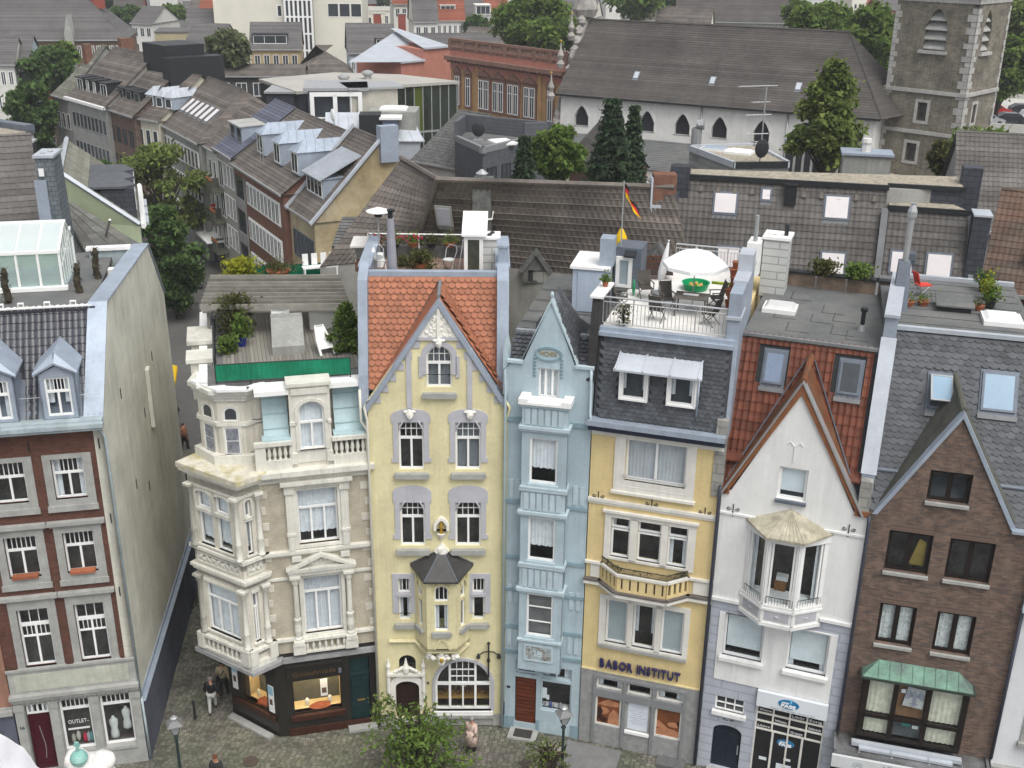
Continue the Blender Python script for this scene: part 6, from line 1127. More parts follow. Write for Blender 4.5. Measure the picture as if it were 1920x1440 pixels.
nS = (e2 - e1).normalized(); nT = (r1 - e1 - nS * (r1 - e1).dot(nS)).normalized(); nN = nS.cross(nT); eye = V((0, 0, CAM_H)); onr = lambda px, py: eye + ray(px, py) * ((e1 - eye).dot(nN) / ray(px, py).dot(nN))
c = onr(903, 414); q = ob('chimney', MB(MT(c) @ MRo(R(-7), 4, 'Z')).box(-.40, .40, 0, .9, -.8, 1.75), SLR, H); ob('chimney_cowl', MB(MT(c)).lathe([(.16, 1.75), (.16, 1.9), (.28, 1.95), (.05, 2.12)], (0, .4, 0), 8), STEEL, q)
ob('white_lead', MB().tube([c + V((-.1, -.12, .05)), c + V((.45, -.15, .12)), c + V((.5, -.1, .45))], .04, 5), WHITE, H)
flat_sky(H, e1, nS, nT, (onr(823, 419) - e1).dot(nS), (onr(823, 419) - e1).dot(nT), .62, .85, mat('pale_lilac_pane', (.36, .36, .42), .2, .05, 2, 0), STEEL)
for k, (px, py, s) in enumerate(((1004, 526, .92), (1232, 500, .6), (790, 452, .4))):
    c = onr(px, py) + V((0, -.25 * s, -.05)); T = MT(c) @ MRo(R(-7), 4, 'Z') @ M.Diagonal((s, s, s, 1)); b = MB(T); b.wall([(-.62, 0), (.62, 0), (.62, .7), (0, 1.55), (-.62, .7)], [rect(-.36, .36, .05, .62)], 0, .2); b.ext([(-.62, .02, 0), (-.62, .02, .7), (-.62, 1.6, .75)], (.06, 0, 0)); b.ext([(.56, .02, 0), (.56, .02, .7), (.56, 1.6, .75)], (.06, 0, 0))
    for sg in (-1, 1): b.ext([(0, -.08, 1.66), (sg * .8, -.08, .55), (sg * .8, 1.6, .75), (0, 2.4, 1.66)], (0, 0, .07)); b.ext([(0, -.12, 1.7), (sg * .84, -.12, .52), (sg * .6, -.12, .52), (0, -.12, 1.38)], (0, .12, 0))
    o = ob('slate_dormer', b, SLR, H)
    if k == 0: fw_ = MB(T); fw_.ring(rect(-.36, .36, .05, .62), rect(-.3, .3, .1, .57), .06, .12); w_ = ob('window', fw_, IRON, o); fw_ = MB(T); fw_.box(-.32, .32, .1, .11, .08, .6); ob('pane', fw_, DARKGLASS, w_)
c = atz(1243, 352, 20.1); q = ob('brick_chimney', MB(MT(c)).box(-.4, .55, -.1, .6, -.9, .55), mat('old_orange_brick', (.20, .085, .045), .85, .3, 3, .4, brick=(.24, .08), c2=(.15, .07, .05), c3=(.12, .1, .09)), H); ob('flashing', MB(MT(c)).box(-.45, .6, -.16, -.1, -1.0, -.7).box(-.5, -.42, -.14, .4, -.9, .4), PZ, q)
# ---- mansard with gravel roof and skylights
MR, ml = FrE((1275, 325), (1665, 347), 19.9); H = house('gravel_roof_house', 'brown tiled mansard house with gravel flat roof and four bright skylights', MR)
GP = V((0, -1.55, 15.0)); b = courses(MB(), (0, -1.55, 15.0), (ml, -1.55, 15.0), (ml, -.02, 19.75), (0, -.02, 19.75), .29, .24, .035, .035); rf = ob('roof', b, GREYT, H); b = MB(); b.box(0, ml, -1.5, 6, 0, 15.0); b.slab([(-.2, 0), (ml, 0), (ml + 3, .8), (ml + 3, 3.2), (3, 1.6), (-.2, 1.2)], 14, 19.72); ob('wall', b, GW, H)
ob('gravel_bed', MB().slab([(-.2, -.06), (ml, -.06), (ml + .02, .6), (ml + 3.2, .5), (ml + 3.2, 3.0), (3, 1.7), (-.2, 1.3)], 19.72, 19.86), GRAVEL, H); ob('roof_edge', MB().box(-.3, ml + .05, -.2, -.06, 19.7, 19.92).box(ml + .05, ml + 3.3, .36, .5, 19.72, 19.9), IRON, H)
b = MB(); b.ext([(-.45, -1.6, 15.0), (-.45, -.1, 20.0), (-.45, .6, 20.2), (-.45, .6, 15)], (.5, 0, 0)); ob('slate_flank', b, SLATEF, H); ob('slate_pier', MB().box(-.35, .45, -.35, .5, 18.9, 20.25), SLATEF, H)
X_, Y_ = V((1, 0, 0)), V((0, 1.53, 4.75))
for px, py, w_, h in ((1338, 398, .95, .88), (1545, 408, .98, .95), (1537, 514, .98, .95), (1343, 500, .95, .9), (1428, 374, .36, .46)):
    u, z = MR.uz(px, py, -.75); d = -1.55 + (z - 15) * .322; u, z = MR.uz(px, py, d); flat_sky(H, GP, X_, Y_, u, (z - 15.0) * 1.05, w_, h, WPANE)
u, z = MR.uz(1470, 380, -.5); ob('vent_hood', MB().box(u, u + .5, -.5, .1, z - .1, z + .75).box(u - .04, u + .54, -.55, .1, z + .75, z + .82), IRON, H)
for k in range(11): u = .9 + k * (ml - 1.5) / 10; ob('tile_vent', MB().ext([(u, -.2, 19.2), (u + .2, -.2, 19.2), (u + .16, -.02, 19.45), (u + .04, -.02, 19.45)], (0, -.12, .02)), BROWNT, rf)
ob('slate_wall', MB().box(ml + .08, ml + 3.2, .5, .6, 17.8, 19.75), SLATEF, H)
M2, m2 = FrE((1668, 384), (1815, 394), 19.15); H = house('lower_gravel_roof_house', 'lower brown tiled mansard with small gravel roof right of the taller one', M2); ob('roof', courses(MB(), (0, -1.5, 14.3), (m2 + .6, -1.5, 14.3), (m2, 0, 19.0), (0, 0, 19.0), .29, .24, .035, .035), GREYT, H); ob('gravel_bed', MB().slab([(0, 0), (m2, 0), (m2 - .8, 1.8), (0, 1.6)], 18.9, 19.12), GRAVEL, H); ob('wall', MB().box(0, m2, .05, 2, 8, 18.9), SLATEF, H); ob('verge', MB().ext([(-.02, -1.56, 14.3), (-.02, -.04, 19), (-.3, -.04, 19), (-.3, -1.56, 14.3)], (0, -.08, .02)).ext([(m2 + .6, -1.56, 14.3), (m2, -.04, 19), (m2 + .15, -.04, 19), (m2 + .85, -1.56, 14.3)], (0, -.08, .02)), DL, H); ob('edge', MB().box(-.05, m2 + .1, -.15, 0, 18.95, 19.15), IRON, H)
for px, py, w_, h in ((1735, 520, .98, .98), (1668, 512, .9, .9)):
    u, z = M2.uz(px, py, -1.); flat_sky(H, (0, -1.5, 14.3), (1, 0, 0), (0, 1.5, 4.7), u, (z - 14.3) * 1.05, w_, h, WPANE)
ob('tile_vent', MB().box(*[x for x in (1.0, 1.3)], -.95, -.5, 17.0, 17.3).box(.95, 1.35, -1, -.5, 16.9, 16.96), ZINCD, H)
c = M2.l(*atz(1840, 470, 15.8).xy); ob('slate_chimney', MB().box(m2 + .15, m2 + .85, -.9, .2, 15.6, 19.1), SLATEF, H); ob('slate_chimney', MB().box(m2 - .2, m2 + .6, 1.8, 2.6, 17, 20.6), SLATEF, H); ob('stack_top', MB().box(m2 + .15, m2 + .9, -.95, .25, 19.1, 19.18), PZ, H)
# ---- right edge roofs
f, l = FrE((1800, 400), (1960, 410), 15.5); H = bld('slate_roof_house', 'grey pantiled house with one blue skylight below the church tower', f, l + 3, 9, 14.6, 19.3, GW, GREYT, wave=.26); flat_sky(H, (0, 0, 14.6), (1, 0, 0), (0, 4.5, 4.7), 1.0, 1.3, .8, .85, SKYP)
f, l = FrE((1850, 520), (1960, 535), 15.0); H = bld('russet_roof_house', 'reddish brown pantiled house at the right edge with a small dormer', f, l + 2, 6, 14.4, 18.6, REDB, mat('russet_tile', (.125, .075, .055), .85, .25, 1, .4, 20, isl=.2, c2=(.10, .08, .065)), wave=.25); dormer(H, 1.6, 1.5, .6, 15.1, 1.1, 1.5, ZINCD)
# ---- stone parapet behind the white house flat roof, planters
H = thing('stone_parapet', 'brown rubble parapet at the back of the white house flat roof', 'wall', FF.w(0, 0), FF.a); PS = mat('brown_rubble', (.20, .15, .11), .9, .3, 3, .6, 12, c2=(.14, .11, .09))
for a, b in ((.3, 1.6), (1.7, 2.75), (2.85, 3.9), (4.0, 4.6)): ob('panel', MB().box(a, b, 8.6, 8.8, 16.9, 17.55), PS, H); ob('coping', MB().box(a - .08, b + .08, 8.52, 8.9, 17.55, 17.63), IRON, H)
# ---- chimney on the salon party wall
t = thing('panelled_chimney', 'pale grey panelled chimney block with steel flues beside the parasol', 'chimney', FF.w(0, 0, 17), FF.a)
ob('shaft', MB().box(-.32, .62, 7.2, 8.2, -.1, 2.15), mat('pale_grey_panel', (.50, .51, .49), .7, .06, 2, .05, brick=(3, .3), c3=(.3, .31, .3), c2=(.47, .48, .46)), t); ob('top', MB().box(-.38, .68, 7.14, 8.26, 2.15, 2.26), WHITE, t); b = MB()
for k, u in enumerate((-.1, .15)): b.blob((u, 7.6, 2.3), (.16, .14, .06), 8, 4)
ob('vent_cap', b, WHITE, t); ob('flue', MB().tube([(.45, 7.6, 2.2), (.45, 7.6, 2.6)], .08, 8).blob((.45, 7.6, 2.62), .1, 6, 4), IRON, t); ob('steel_flue', MB().tube([(-.6, 6.9, .4), (-.6, 6.9, 3.1)], .08, 8), STEEL, t); ob('side_stack', MB().box(-.85, -.36, 6.6, 7.6, .8, 2.1), WHITE, t)
t = thing('steel_flue_stack', 'zinc clad chimney with tall steel flue on the party wall by the red chair', 'chimney', FO.w(.35, 5.5, 17.4), FO.a); ob('stack', MB().ext([(-.2, -.3, -.4), (.38, -.3, -.4), (.3, .5, 1.7), (-.1, .5, 1.7)], (0, .5, 0)), ZINCD, t); ob('flue', MB().tube([(.12, .8, 1.6), (.12, .8, 3.4)], .11, 10).lathe([(.17, 3.3), (.17, 3.5), (.08, 3.75), (.12, 3.8)], (.12, .8, 0), 10), STEEL, t)
# ---- left: houses behind the brick house
f, l = FrE((-60, 430), (65, 420), 16.4); H = bld('pantile_house', 'brown pantiled house with tall slate clad chimney behind the conservatory', f, l + .2, 5, 15.8, 20.2, GW, GREYT, rd=3.0, wave=.26)
t = thing('slate_chimney', 'tall blue grey slate clad chimney with zinc shoulder at upper left', 'chimney', V((-21.2, 50, 0)), R(8)); ob('shaft', MB().ext([(-.3, 0, 14), (.65, 0, 14), (.5, 0, 20.2), (-.25, 0, 20.2)], (0, 1.6, 0)), mat('blue_slate', (.15, .175, .19), .6, .2, 2, .3, 20, brick=(.3, .22), c2=(.12, .145, .16), c3=(.08, .09, .1)), t); ob('shoulder', MB().ext([(-.42, -.1, 14), (.15, -.1, 14), (.13, -.1, 19.2), (-.38, -.1, 19.2)], (0, .1, 0)), ZINC, t); ob('top', MB().box(-.32, .58, -.08, 1.7, 20.2, 20.32), PZ, t); b = MB(); b.blob((0, .5, 20.36), (.12, .1, .05), 6, 4); b.blob((.25, .9, 20.36), (.12, .1, .05), 6, 4); ob('cap', b, STEEL, t); ob('hatch', MB().box(-.12, .1, -.14, -.08, 19.4, 19.75), WHITE, t)
MINT = mat('pale_green_render', (.44, .50, .33), .85, .08, 1, .15, st=.1); MG = mat('mossy_grey_tile', (.17, .165, .14), .9, .25, 2, .5, 18, isl=.25, c2=(.13, .14, .10))
H = thing('green_gable_house', 'long grey roofed house with pale green gable wall and three box dormers', 'house'); q = V((-3.2, 9.5, 0)).normalized() * 10
g0 = atz(112, 327, 18.5); g1 = atz(262, 424, 15.8); n1 = q; up_ = V((0, 0, 1))
b = courses(MB(), g1, g1 + n1, g0 + n1, g0, .36); ob('roof', b, MG, H)
b = MB(); b.quad(g0, g1, V((g1.x, g1.y, 8)), V((g0.x - 3, g0.y + .3, 8)), g0 + V((-3, .5, -2.3))); ob('gable_wall', b, MINT, H); b = MB(); b.quad(g1, g1 + n1, V(((g1 + n1).x, (g1 + n1).y, 0)), V((g1.x, g1.y, 0))); ob('street_wall', b, LT, H)
ob('verge', MB().tube([g0 + V((0, 0, .1)), g1 + V((0, 0, .1))], .13, 4), PZ, H); ob('ridge', MB().tube([g0 + V((0, 0, .1)), g0 + n1 + V((0, 0, .1))], .12, 4), PZ, H); ob('gutter', MB().tube([g1 + V((.2, 0, 0)), g1 + n1 + V((.2, 0, 0))], .14, 5), WHITE, H); b = MB(); b.quad(g0, g0 + n1, g0 + n1 + V((-5, .6, -3.8)), g0 + V((-5, .6, -3.8))); ob('rear_roof', b, MG, H)
sl_ = (g1 - g0).normalized()
for k in range(3):
    p = g0.lerp(g1, .55) + n1 * (.13 + .2 * k); T = M((sl_ - up_ * sl_.z, n1.normalized(), up_)).transposed().to_4x4(); T.translation = p; b = MB(T); b.box(-.2, 1.9, 0, 1.7, -1.6, .4); o = ob('dormer', b, SLATEF, H); b = MB(T); b.ext([(-.9, -.12, .45), (1.3, -.12, .45), (2.05, .9, .35), (1.3, 1.85, .45), (-.9, 1.85, .45)], (0, 0, .12)); ob('dormer_roof', b, SLATE, o); b = MB(T); b.box(1.9, 1.95, .2, 1.5, -.7, .25); ob('window', b, WHITE, o); b = MB(T); b.box(1.94, 1.97, .28, 1.42, -.62, .18); ob('pane', b, DARKGLASS, o); b = MB(T); b.box(2.0, 2.6, .1, 1.6, -1.5, -1.35); ob('step', b, PZ, o)
H = thing('slate_slab_roof', 'low roof of large grey slate slabs between green gable and side wall coping', 'roof'); sA, sB, sC, sD = P3((133, 378, 17.2), (265, 459, 15.05), (160, 475, 14.75), (118, 400, 16.7)); SLB = mat('slate_slab', (.16, .155, .14), .8, .2, 1.5, .3, rnd=.22, c2=(.13, .14, .13))
X = (sB - sA); n_, k_ = 8, 4
for i in range(n_):
    for j in range(k_):
        def pt(s, t): return sA.lerp(sB, s).lerp(sD.lerp(sC, s), t)
        s0, s1, t0, t1 = (i + .03) / n_, (i + .97) / n_, (j + .02) / k_, (j + 1.02) / k_; b = MB(); z_ = V((0, 0, .05)); b.ext([pt(s0, t0), pt(s1, t0), pt(s1, t1) + z_, pt(s0, t1) + z_], (0, 0, .03)); ob('slab', b, SLB, H)
b = MB(); b.quad(sA, sB, sC, sD); b.quad(sC, sD, sD - V((0, 0, 4)), sC - V((0, 0, 4))); ob('bed', b, LEAD, H); ob('gutter', MB().tube([sD, sC, sB], .09, 5), IRON, H); ob('roof_rail', MB().box(-.05, .05, 0, 2, 0, .08), STEEL, H).matrix_world = MT(sA.lerp(sB, .62).lerp(sC, .3)) @ MRo(R(-150), 4, 'Z') @ MRo(R(35), 4, 'X')
H = house('terrace_wall', 'low blue grey roof terrace wall with white capping behind the conservatory', FL, 'wall'); ob('wall', MB().box(4.4, 5.9, 9.3, 9.5, 16.2, 17.8), mat('pale_blue_wall', ()), H); ob('cap', MB().box(4.3, 6.0, 9.2, 9.6, 17.8, 17.92), WHITE, H); ob('pot_shelf', MB().box(5.0, 5.7, 7.6, 8.0, 17.2, 17.45), WHITE, H)
# gravel roofed block and far slats at the left edge
f, l = FrE((-60, 262), (62, 243), 15.5); H = bld('gravel_block', 'flat roofed block with buff gravel and grey parapet at the left edge', f, l, 9, 15.2, 15.2, GW, GRAVEL, cat='building'); ob('parapet', MB().box(l - .7, l + .1, -.1, 9, 15.2, 15.9).box(-1, l, 4, 4.3, 15.4, 16.0), ZINCD, H); ob('brown_hatch', MB().box(1.2, 2.6, -.3, -.1, 13.5, 15.2), RWOOD, H)
for k in range(3): ob('roof_rail', MB().box(-2, l + .6 * k, 5 + 1.5 * k, 5.12 + 1.5 * k, 17.6, 17.7).box(l - 1, l - .9, 5 + 1.5 * k, 5.1 + 1.5 * k, 15.4, 17.6), WHITE, H)
t = thing('twin_chimneys', 'pair of black chimney stacks with pale caps at the left edge', 'chimney', atz(30, 310, 17.0), R(10)); chimney(t, -.8, 0, -1.5, .7, .9, .8, IRON); chimney(t, .25, .4, -1.5, 1.2, .75, .8, IRON)
# street row running down to the left
ROW = Fr(-29.2, 105.1, -61)
H = bld('white_street_house', 'narrow white street house between grey block and balcony house', ROW, 5, 10, 11, 14.6, LT, BROWNT);
for z in (8.3, 5.3, 2.9): winrow(H, .3, 4.7, 3, z, z + 1.7, .8, 1, sill=True)
ob('white_canopy', MB().box(-3.2, 5, -1.6, 0, 2.7, 2.85), WHITE, H); ob('shop_glass', MB().box(-3, 4.9, -.12, -.02, .1, 2.6), DARKGLASS, H)
BLT = mat('blue_grey_tile', (.095, .10, .135), .6, .2, 1, .2, isl=.2)
H = bld('balcony_house', 'grey street house with corner balconies and blue grey roof', Fr(*ROW.w(5, 0).xy, -61), 5.4, 11.5, 11.4, 15.3, mat('warm_grey_render', (.34, .33, .29), .85, .1, 1, .1, st=.1), BLT)
for z in (8.5, 5.7, 2.9):
    winrow(H, 2.0, 5.2, 3, z, z + 2.0, .9, 2); fwin(H, .3, 1.7, z - .4, z + 2, 2); o = ob('balcony', MB().box(-.3, 1.6, -1.1, 0, z - .9, z - .75).box(-.3, 1.6, -1.1, -1.0, z - .75, z + .15).box(-.3, -.2, -1.1, 0, z - .75, z + .15), mat('olive_panel', (.11, .115, .085), .7, .1), H); b = MB(); rr = RR(int(z * 9))
    for k in range(40): b.blob((rr.uniform(-.3, 1.6), -1.05, z + .2 + rr.random() * .15), (.09, .09, .08), 5, 4, .3)
    ob('flowers', b, mat('orange_flower', (.3, .08, .03), .8, .4, 6, 0, c2=(.08, .12, .04)), o)
for k in range(2): dormer(H, .4 + 2.0 * k, 1.7, 1.3, 12.2, 1.5, 3.2, mat('zinc_sheet', ()), ZINC, 1, rm=mat('grey_felt', (.36, .36, .34), .8))
H = bld('brick_street_house', 'red brown brick street house with three zinc pavilion dormers', Fr(*ROW.w(10.4, 0).xy, -61), 13.6, 11.5, 11, 15.2, mat('brown_red_brick', (.19, .085, .055), .85, .15, 1, .3, brick=(.24, .08), c2=(.16, .075, .05), c3=(.2, .13, .1)), BROWNT)
for z in (8.3, 5.3, 2.3):
    ob('window_band', MB().box(3.6, 12.6, -.06, .0, z - .1, z + 1.8), WHITE, H); winrow(H, 3.7, 12.5, 9, z, z + 1.7, .82, 2, y=-.06); ob('loggia', MB().box(.3, 3.0, -.02, .02, z - .9, z + 1.8), DARKGLASS, H); ob('loggia_rail', MB().box(.2, 3.1, -.1, 0, z - 1, z - .1).box(.2, .3, -.12, 0, z - 1, z + 2).box(3.0, 3.12, -.12, 0, z - 1, z + 2), GW, H)
for px, py in ((488, 291), (520, 313), (553, 332)):
    u = Fr(*ROW.w(10.4, 0).xy, -61).uz(px, py, 1.3)[0]; dormer(H, u - .65, 1.7, 1.3, 12.3, 1.75, 3, ZINC, roof='pav', rm=ZINC)
ob('roof_ladder', MB().box(5, 5.05, .9, .95, 12, 13.8).box(5.8, 5.85, .9, .95, 12, 13.8).box(5, 5.85, .9, .95, 13, 13.05), STEEL, H); t = thing('roof_dish', 'white satellite dish on the ridge above the pavilion dormers', 'dish', ROW.w(20.5, 5.6, 15.2), R(-61)); ob('dish', MB().blob((0, -.1, .9), (.4, .12, .5), 10, 6), WHITE, t); ob('mast', MB().tube([(0, 0, 0), (0, 0, 1)], .04), STEEL, t)
TAN = mat('stained_tan_render', (.34, .27, .155), .95, .25, .35, .3, 12, c2=(.44, .38, .26), k2=.5)
f = Fr(*ROW.w(24.1, .4).xy, -61); H = bld('tan_gable_house', 'street house with stained tan gable wall and ribbed zinc shed dormer', f, 5.6, 11, 10, 15.6, TAN, BROWNT, ov=.12); o = dormer(H, .8, 3.6, 1.2, 11.3, 1.5, 3.5, ZINC, cols=4)
b = MB(); b.ext([(.6, .9, 12.75), (4.6, .9, 12.75), (4.6, 4.2, 14.3), (.6, 4.2, 14.3)], (0, 0, .08))
for k in range(14): u = .7 + k * .29; b.ext([(u, .88, 12.84), (u + .05, .88, 12.84), (u + .05, 4.2, 14.42), (u, 4.2, 14.42)], (0, 0, .03))
ob('shed_roof', b, PZ, o); ob('verge', MB().ext([(5.5, -.3, 9.9), (5.85, -.3, 9.9), (5.85, 5.5, 15.75), (5.5, 5.5, 15.75)], (0, -.1, .14)).ext([(-.2, -.3, 9.9), (.1, -.3, 9.9), (.1, 5.5, 15.75), (-.2, 5.5, 15.75)], (0, -.1, .2)), PZ, H); ob('gable_pier', MB().box(5.2, 6.0, 5.2, 6.6, 14, 16.6), ZINC, H); winrow(H, .6, 5.4, 5, 6.5, 8.6, .8, 2, ZINCD); winrow(H, .6, 5.4, 5, 3, 5.1, .8, 2, ZINCD)
t = thing('slate_lean_to', 'low grey slate roof beside the tan gable wall', 'roof', atz(690, 465, 15.5), R(-5)); ob('roof', courses(MB(), (-1.8, 0, 0), (2.4, 0, .0), (2.0, 1.6, 1.25), (-1.6, 1.6, 1.1), .2), SLR, t); ob('wall', MB().box(-1.8, 2.2, .05, 1.6, -6, 0), SLR, t)
# farther along the street
def street(name, label, a, b, z, dep, zr, wm, rm, **k):
    f, l = FrE(a, b, z); return bld(name, label, f, l, dep, z, zr, wm, rm, **k), f, l
H, f, l = street('skylight_house', 'grey street block with six bright roof lights in a row', (298, 229), (373, 269), 11.2, 11, 15.4, GW, BROWNT, hipr=3.)
for z in (8.6, 5.6, 2.6): ob('window_band', MB().box(.4, l - .4, -.04, 0, z - .1, z + 1.7), WHITE, H); winrow(H, .5, l - .5, 11, z, z + 1.6, .9, 1, y=-.04)
for k in range(6): flat_sky(H, (0, -.25, 11.2), (1, 0, 0), (0, 5.75, 4.2), l * .18 + k * 1.55, 2.4, .8, 1.7, WPANE)
H, f, l = street('cream_street_house', 'cream street house with three grey dormers in the row', (253, 220), (298, 228), 11.6, 11, 15.6, mat('cream_wall', (.56, .53, .42), .85, .1), BROWNT)
for k in range(3): dormer(H, .3 + k * 1.5, 1.25, 1.4, 12.6, 1.2, 2.5, ZINC, roof='pav', rm=PZ, cols=1)
winrow(H, .2, l - .2, 3, 8.6, 10.6, .8, 1); winrow(H, .2, l - .2, 3, 5, 7, .8, 1)
H, f, l = street('dark_brick_street_house', 'dark brown brick street house with black dormers', (198, 202), (251, 219), 11.8, 11, 16.2, CLINK, BROWNT)
for k in range(3): dormer(H, .6 + k * 2.1, 1.5, 1.3, 12.7, 1.2, 2.5, IRON, STEEL, 1)
for z in (8.6, 5.6): winrow(H, .4, l - .4, 4, z, z + 1.6, 1.0, 2, IRON)
ob('fire_wall', MB().box(l - 1.2, l + .6, 4, 10, 12, 17.3), IRON, H)
H, f, l = street('concrete_office', 'pale concrete office block with ribbon windows and four dormers', (128, 182), (198, 202), 12, 12, 17, GW, BROWNT); ob('cornice', MB().box(-.2, l + .2, -.5, -.1, 11.8, 12.1), WHITE, H)
for z in (9.0, 5.9, 2.8): winrow(H, .6, l - .3, 9, z, z + 1.6, .85, 1, STEEL)
for k, w_ in ((.08, 1.6), (.32, .9), (.5, .9), (.7, 1.7)): dormer(H, l * k, w_, .9, 12.7, 1.5, 2.5, IRON, cols=2)
ob('fire_wall', MB().box(l - .6, l + 4.5, 5, 9.5, 13, 18.3), IRON, H); ob('brick_chimney', MB().box(-1.5, -.6, 7, 8.5, 15, 17.8), mat('old_orange_brick', ()), H)
H, f, l = street('steep_grey_house', 'steep grey brown roofed house at the far end of the row', (100, 178), (128, 186), 11.5, 10, 17, GW, MG, hipl=3.5); winrow(H, .4, l, 3, 8, 9.8, .8, 1); ob('brick_chimney', MB().box(l * .6, l * .6 + .8, 3, 3.8, 15, 17.2), mat('old_orange_brick', ()), H)
t = thing('red_banner', 'tall red vertical advertising board at the far end of the street', 'sign', atz(103, 240, 3), R(-50)); ob('board', MB().box(-1.1, 1.1, 0, .3, .5, 6), mat('red_board', (.40, .02, .02), .6, .1), t); ob('head', MB().box(-1.3, 1.3, -.05, .35, 6, 6.8), WHITE, t)
t = thing('shop_blade_sign', 'narrow red lettered blade sign on the white street house', 'sign', ROW.w(4.7, -.4, 4.2), R(-61)); ob('bracket', MB().box(-.06, .06, -.5, .4, 2.2, 2.3).box(-.06, .06, -.5, .4, 0, .1), STEEL, t); b = MB()
for k in range(6): b.box(-.06, .06, -.45, -.05, .15 + k * .34, .15 + k * .34 + .22)
ob('red_panel', b, mat('red_board', ()), t)
H = house('white_rear_house', 'dark flat roofed penthouse with white framed terrace behind the street row', Fr(*atz(578, 212, 13.2).xy, 8)); ob('wall', MB().box(0, 5.4, 1, 6, 0, 15.2), ZINCD, H); ob('roof', MB().box(-.4, 5.8, .3, 6.4, 15.2, 15.5), STEEL, H); ob('terrace_frame', MB().ring(rect(.2, 5.2, 12.6, 15.1), rect(.6, 4.8, 12.7, 14.7), .3, .6).box(2.4, 2.8, .3, .6, 12.6, 14.8), WHITE, H); ob('glass', MB().box(.4, 5, .9, .98, 12.6, 14.8), DARKGLASS, H)
c = Fr(*atz(660, 214, 13).xy, 20); H = house('stair_block', 'pale rendered stair tower with white side behind the zinc roof', c); ob('wall', MB().box(0, 4.6, 0, 4, 0, 15.3), mat('pale_rear_render', (.44, .42, .36), .9, .1, 1, .2, st=.2), H); ob('white_side', MB().box(-.1, 0, 0, 4, 0, 15.3), WHITE, H); ob('roof', MB().box(-.3, 5.2, -.3, 4.3, 15.3, 15.5), STEEL, H)
c = Fr(*atz(606, 238, 12.4).xy, 4); H = house('zinc_rear_roof', 'pale seamed zinc roof with black boxes behind the tan gable', c); b = MB(); b.ext([(0, 0, 11), (9.5, 0, 11), (8, 3, 13.2), (0, 3, 13.2)], (0, 0, .1)); b.box(0, 9, .2, 6, 0, 11)
for k in range(10): b.tube([(.4 + k, .02, 11.12), (.4 + k * .86, 3, 13.32)], .03, 4)
ob('roof', b, PZ, H); ob('black_box', MB().box(3.4, 5.4, -.6, 1.6, 10, 13.6), IRON, H); ob('blue_skylight', MB().box(5.6, 7, -.6, .8, 12, 13.2), SKYP, H); ob('white_cover', MB().box(5.3, 7.4, -.9, 1.1, 13.2, 13.4), WHITE, H)
c = Fr(*atz(500, 186, 13.4).xy, 2); H = house('slate_rear_block', 'grey slate hung block with black flank beside the white flat roof', c); ob('wall', MB().box(0, 4, 0, 6, 0, 14), SLATEF, H); ob('flank', MB().box(4, 5.4, -.2, 6, 0, 14), IRON, H); ob('roof', MB().box(-.2, 5.6, -.3, 6.2, 14, 14.2), STEEL, H)
c = Fr(*atz(742, 262, 11).xy, 0); H = house('concrete_rear_block', 'stained concrete lift block with white dome left of the low tile house', c); ob('wall', MB().box(-2.6, 2, 0, 4, 0, 13.6), GW, H); roof_dome(Fr(c.o.x, c.o.y, 0), -.3, 2, 13.6, 'white round topped dome on the stained concrete block', 2.6, 2, WHITE)
# church and tower
CHW = mat('white_church_wall', (.70, .69, .66), .9, .08, .8, .5, 6, st=.12); CHS = mat('church_slate', (.080, .072, .066), .85, .2, .25, .4, 12, isl=.15, st=.15)
e0 = atz(1052, 172, 13); FCH = Fr(e0.x, e0.y, -26); CL = 34.4
H = house('white_church', 'long white church with huge dark tiled roof and pointed windows', FCH, 'church')
px_w = [1090, 1158, 1213, 1280, 1350, 1430]; holes = []; cw = []
for px in px_w: u = FCH.uz(px, 225)[0]; cw.append(u)
for u in (CL * .80, CL * .93): cw.append(u)
hw = [.85] * 6 + [1.9, 1.9]; hz = [(4.6, 11.6)] * 6 + [(3, 11.2)] * 2
zz = [FCH.uz(1090, 198)[1], FCH.uz(1090, 236)[1]]
holes = [archp(u - h, u + h, max(z0, zz[1] if h < 1 else 4), zz[0] if h < 1 else zz[0] + .2, 1.3 * h ** .5, 10, True) for u, h, (z0, z1) in zip(cw, hw, hz)]
ob('wall', MB().wall(rect(0, CL, 0, 13), holes, 0, .7), CHW, H); ob('body', MB().box(0, CL, .7, 15, 0, 12.9), CHW, H)
for L_ in holes:
    us = [a for a, b in L_]; zs = [b for a, b in L_]; b = MB(); b.ext([(a, .5, z) for a, z in L_], (0, .05, 0)); o = ob('window', b, mat('dark_lead_glass', (.03, .03, .035), .3, .3, 4, .2), H); po = [(a + (a - sum(us) / len(us)) * .22, z + (.3 if z > min(zs) + 1 else 0)) for a, z in L_]; ob('window_surround', MB().ring(po, L_, -.06, .1), CHW, H)
    if max(us) - min(us) > 3:
        b = MB(); c = (max(us) + min(us)) / 2
        for k in (-.9, 0, .9): b.box(c + k - .12, c + k + .12, .4, .55, min(zs), 9.4)
        for k in range(3): b.ring([(c + .75 * sin(2.1 * k) + .7 * cos(t * .7), 10.3 + .75 * cos(2.1 * k) - .3 + .7 * sin(t * .7)) for t in range(9)], [(c + .75 * sin(2.1 * k) + .5 * cos(t * .7), 10. + .75 * cos(2.1 * k) + .5 * sin(t * .7)) for t in range(9)], .4, .55)
        ob('tracery', b, STONE, o)
b = MB(); RZ = 20.3; a0, a1, r1, r0 = (-.4, -.5, 12.8), (CL + .6, -.5, 12.8), (CL - 5.0, 7.5, RZ), (.3, 7.5, RZ)
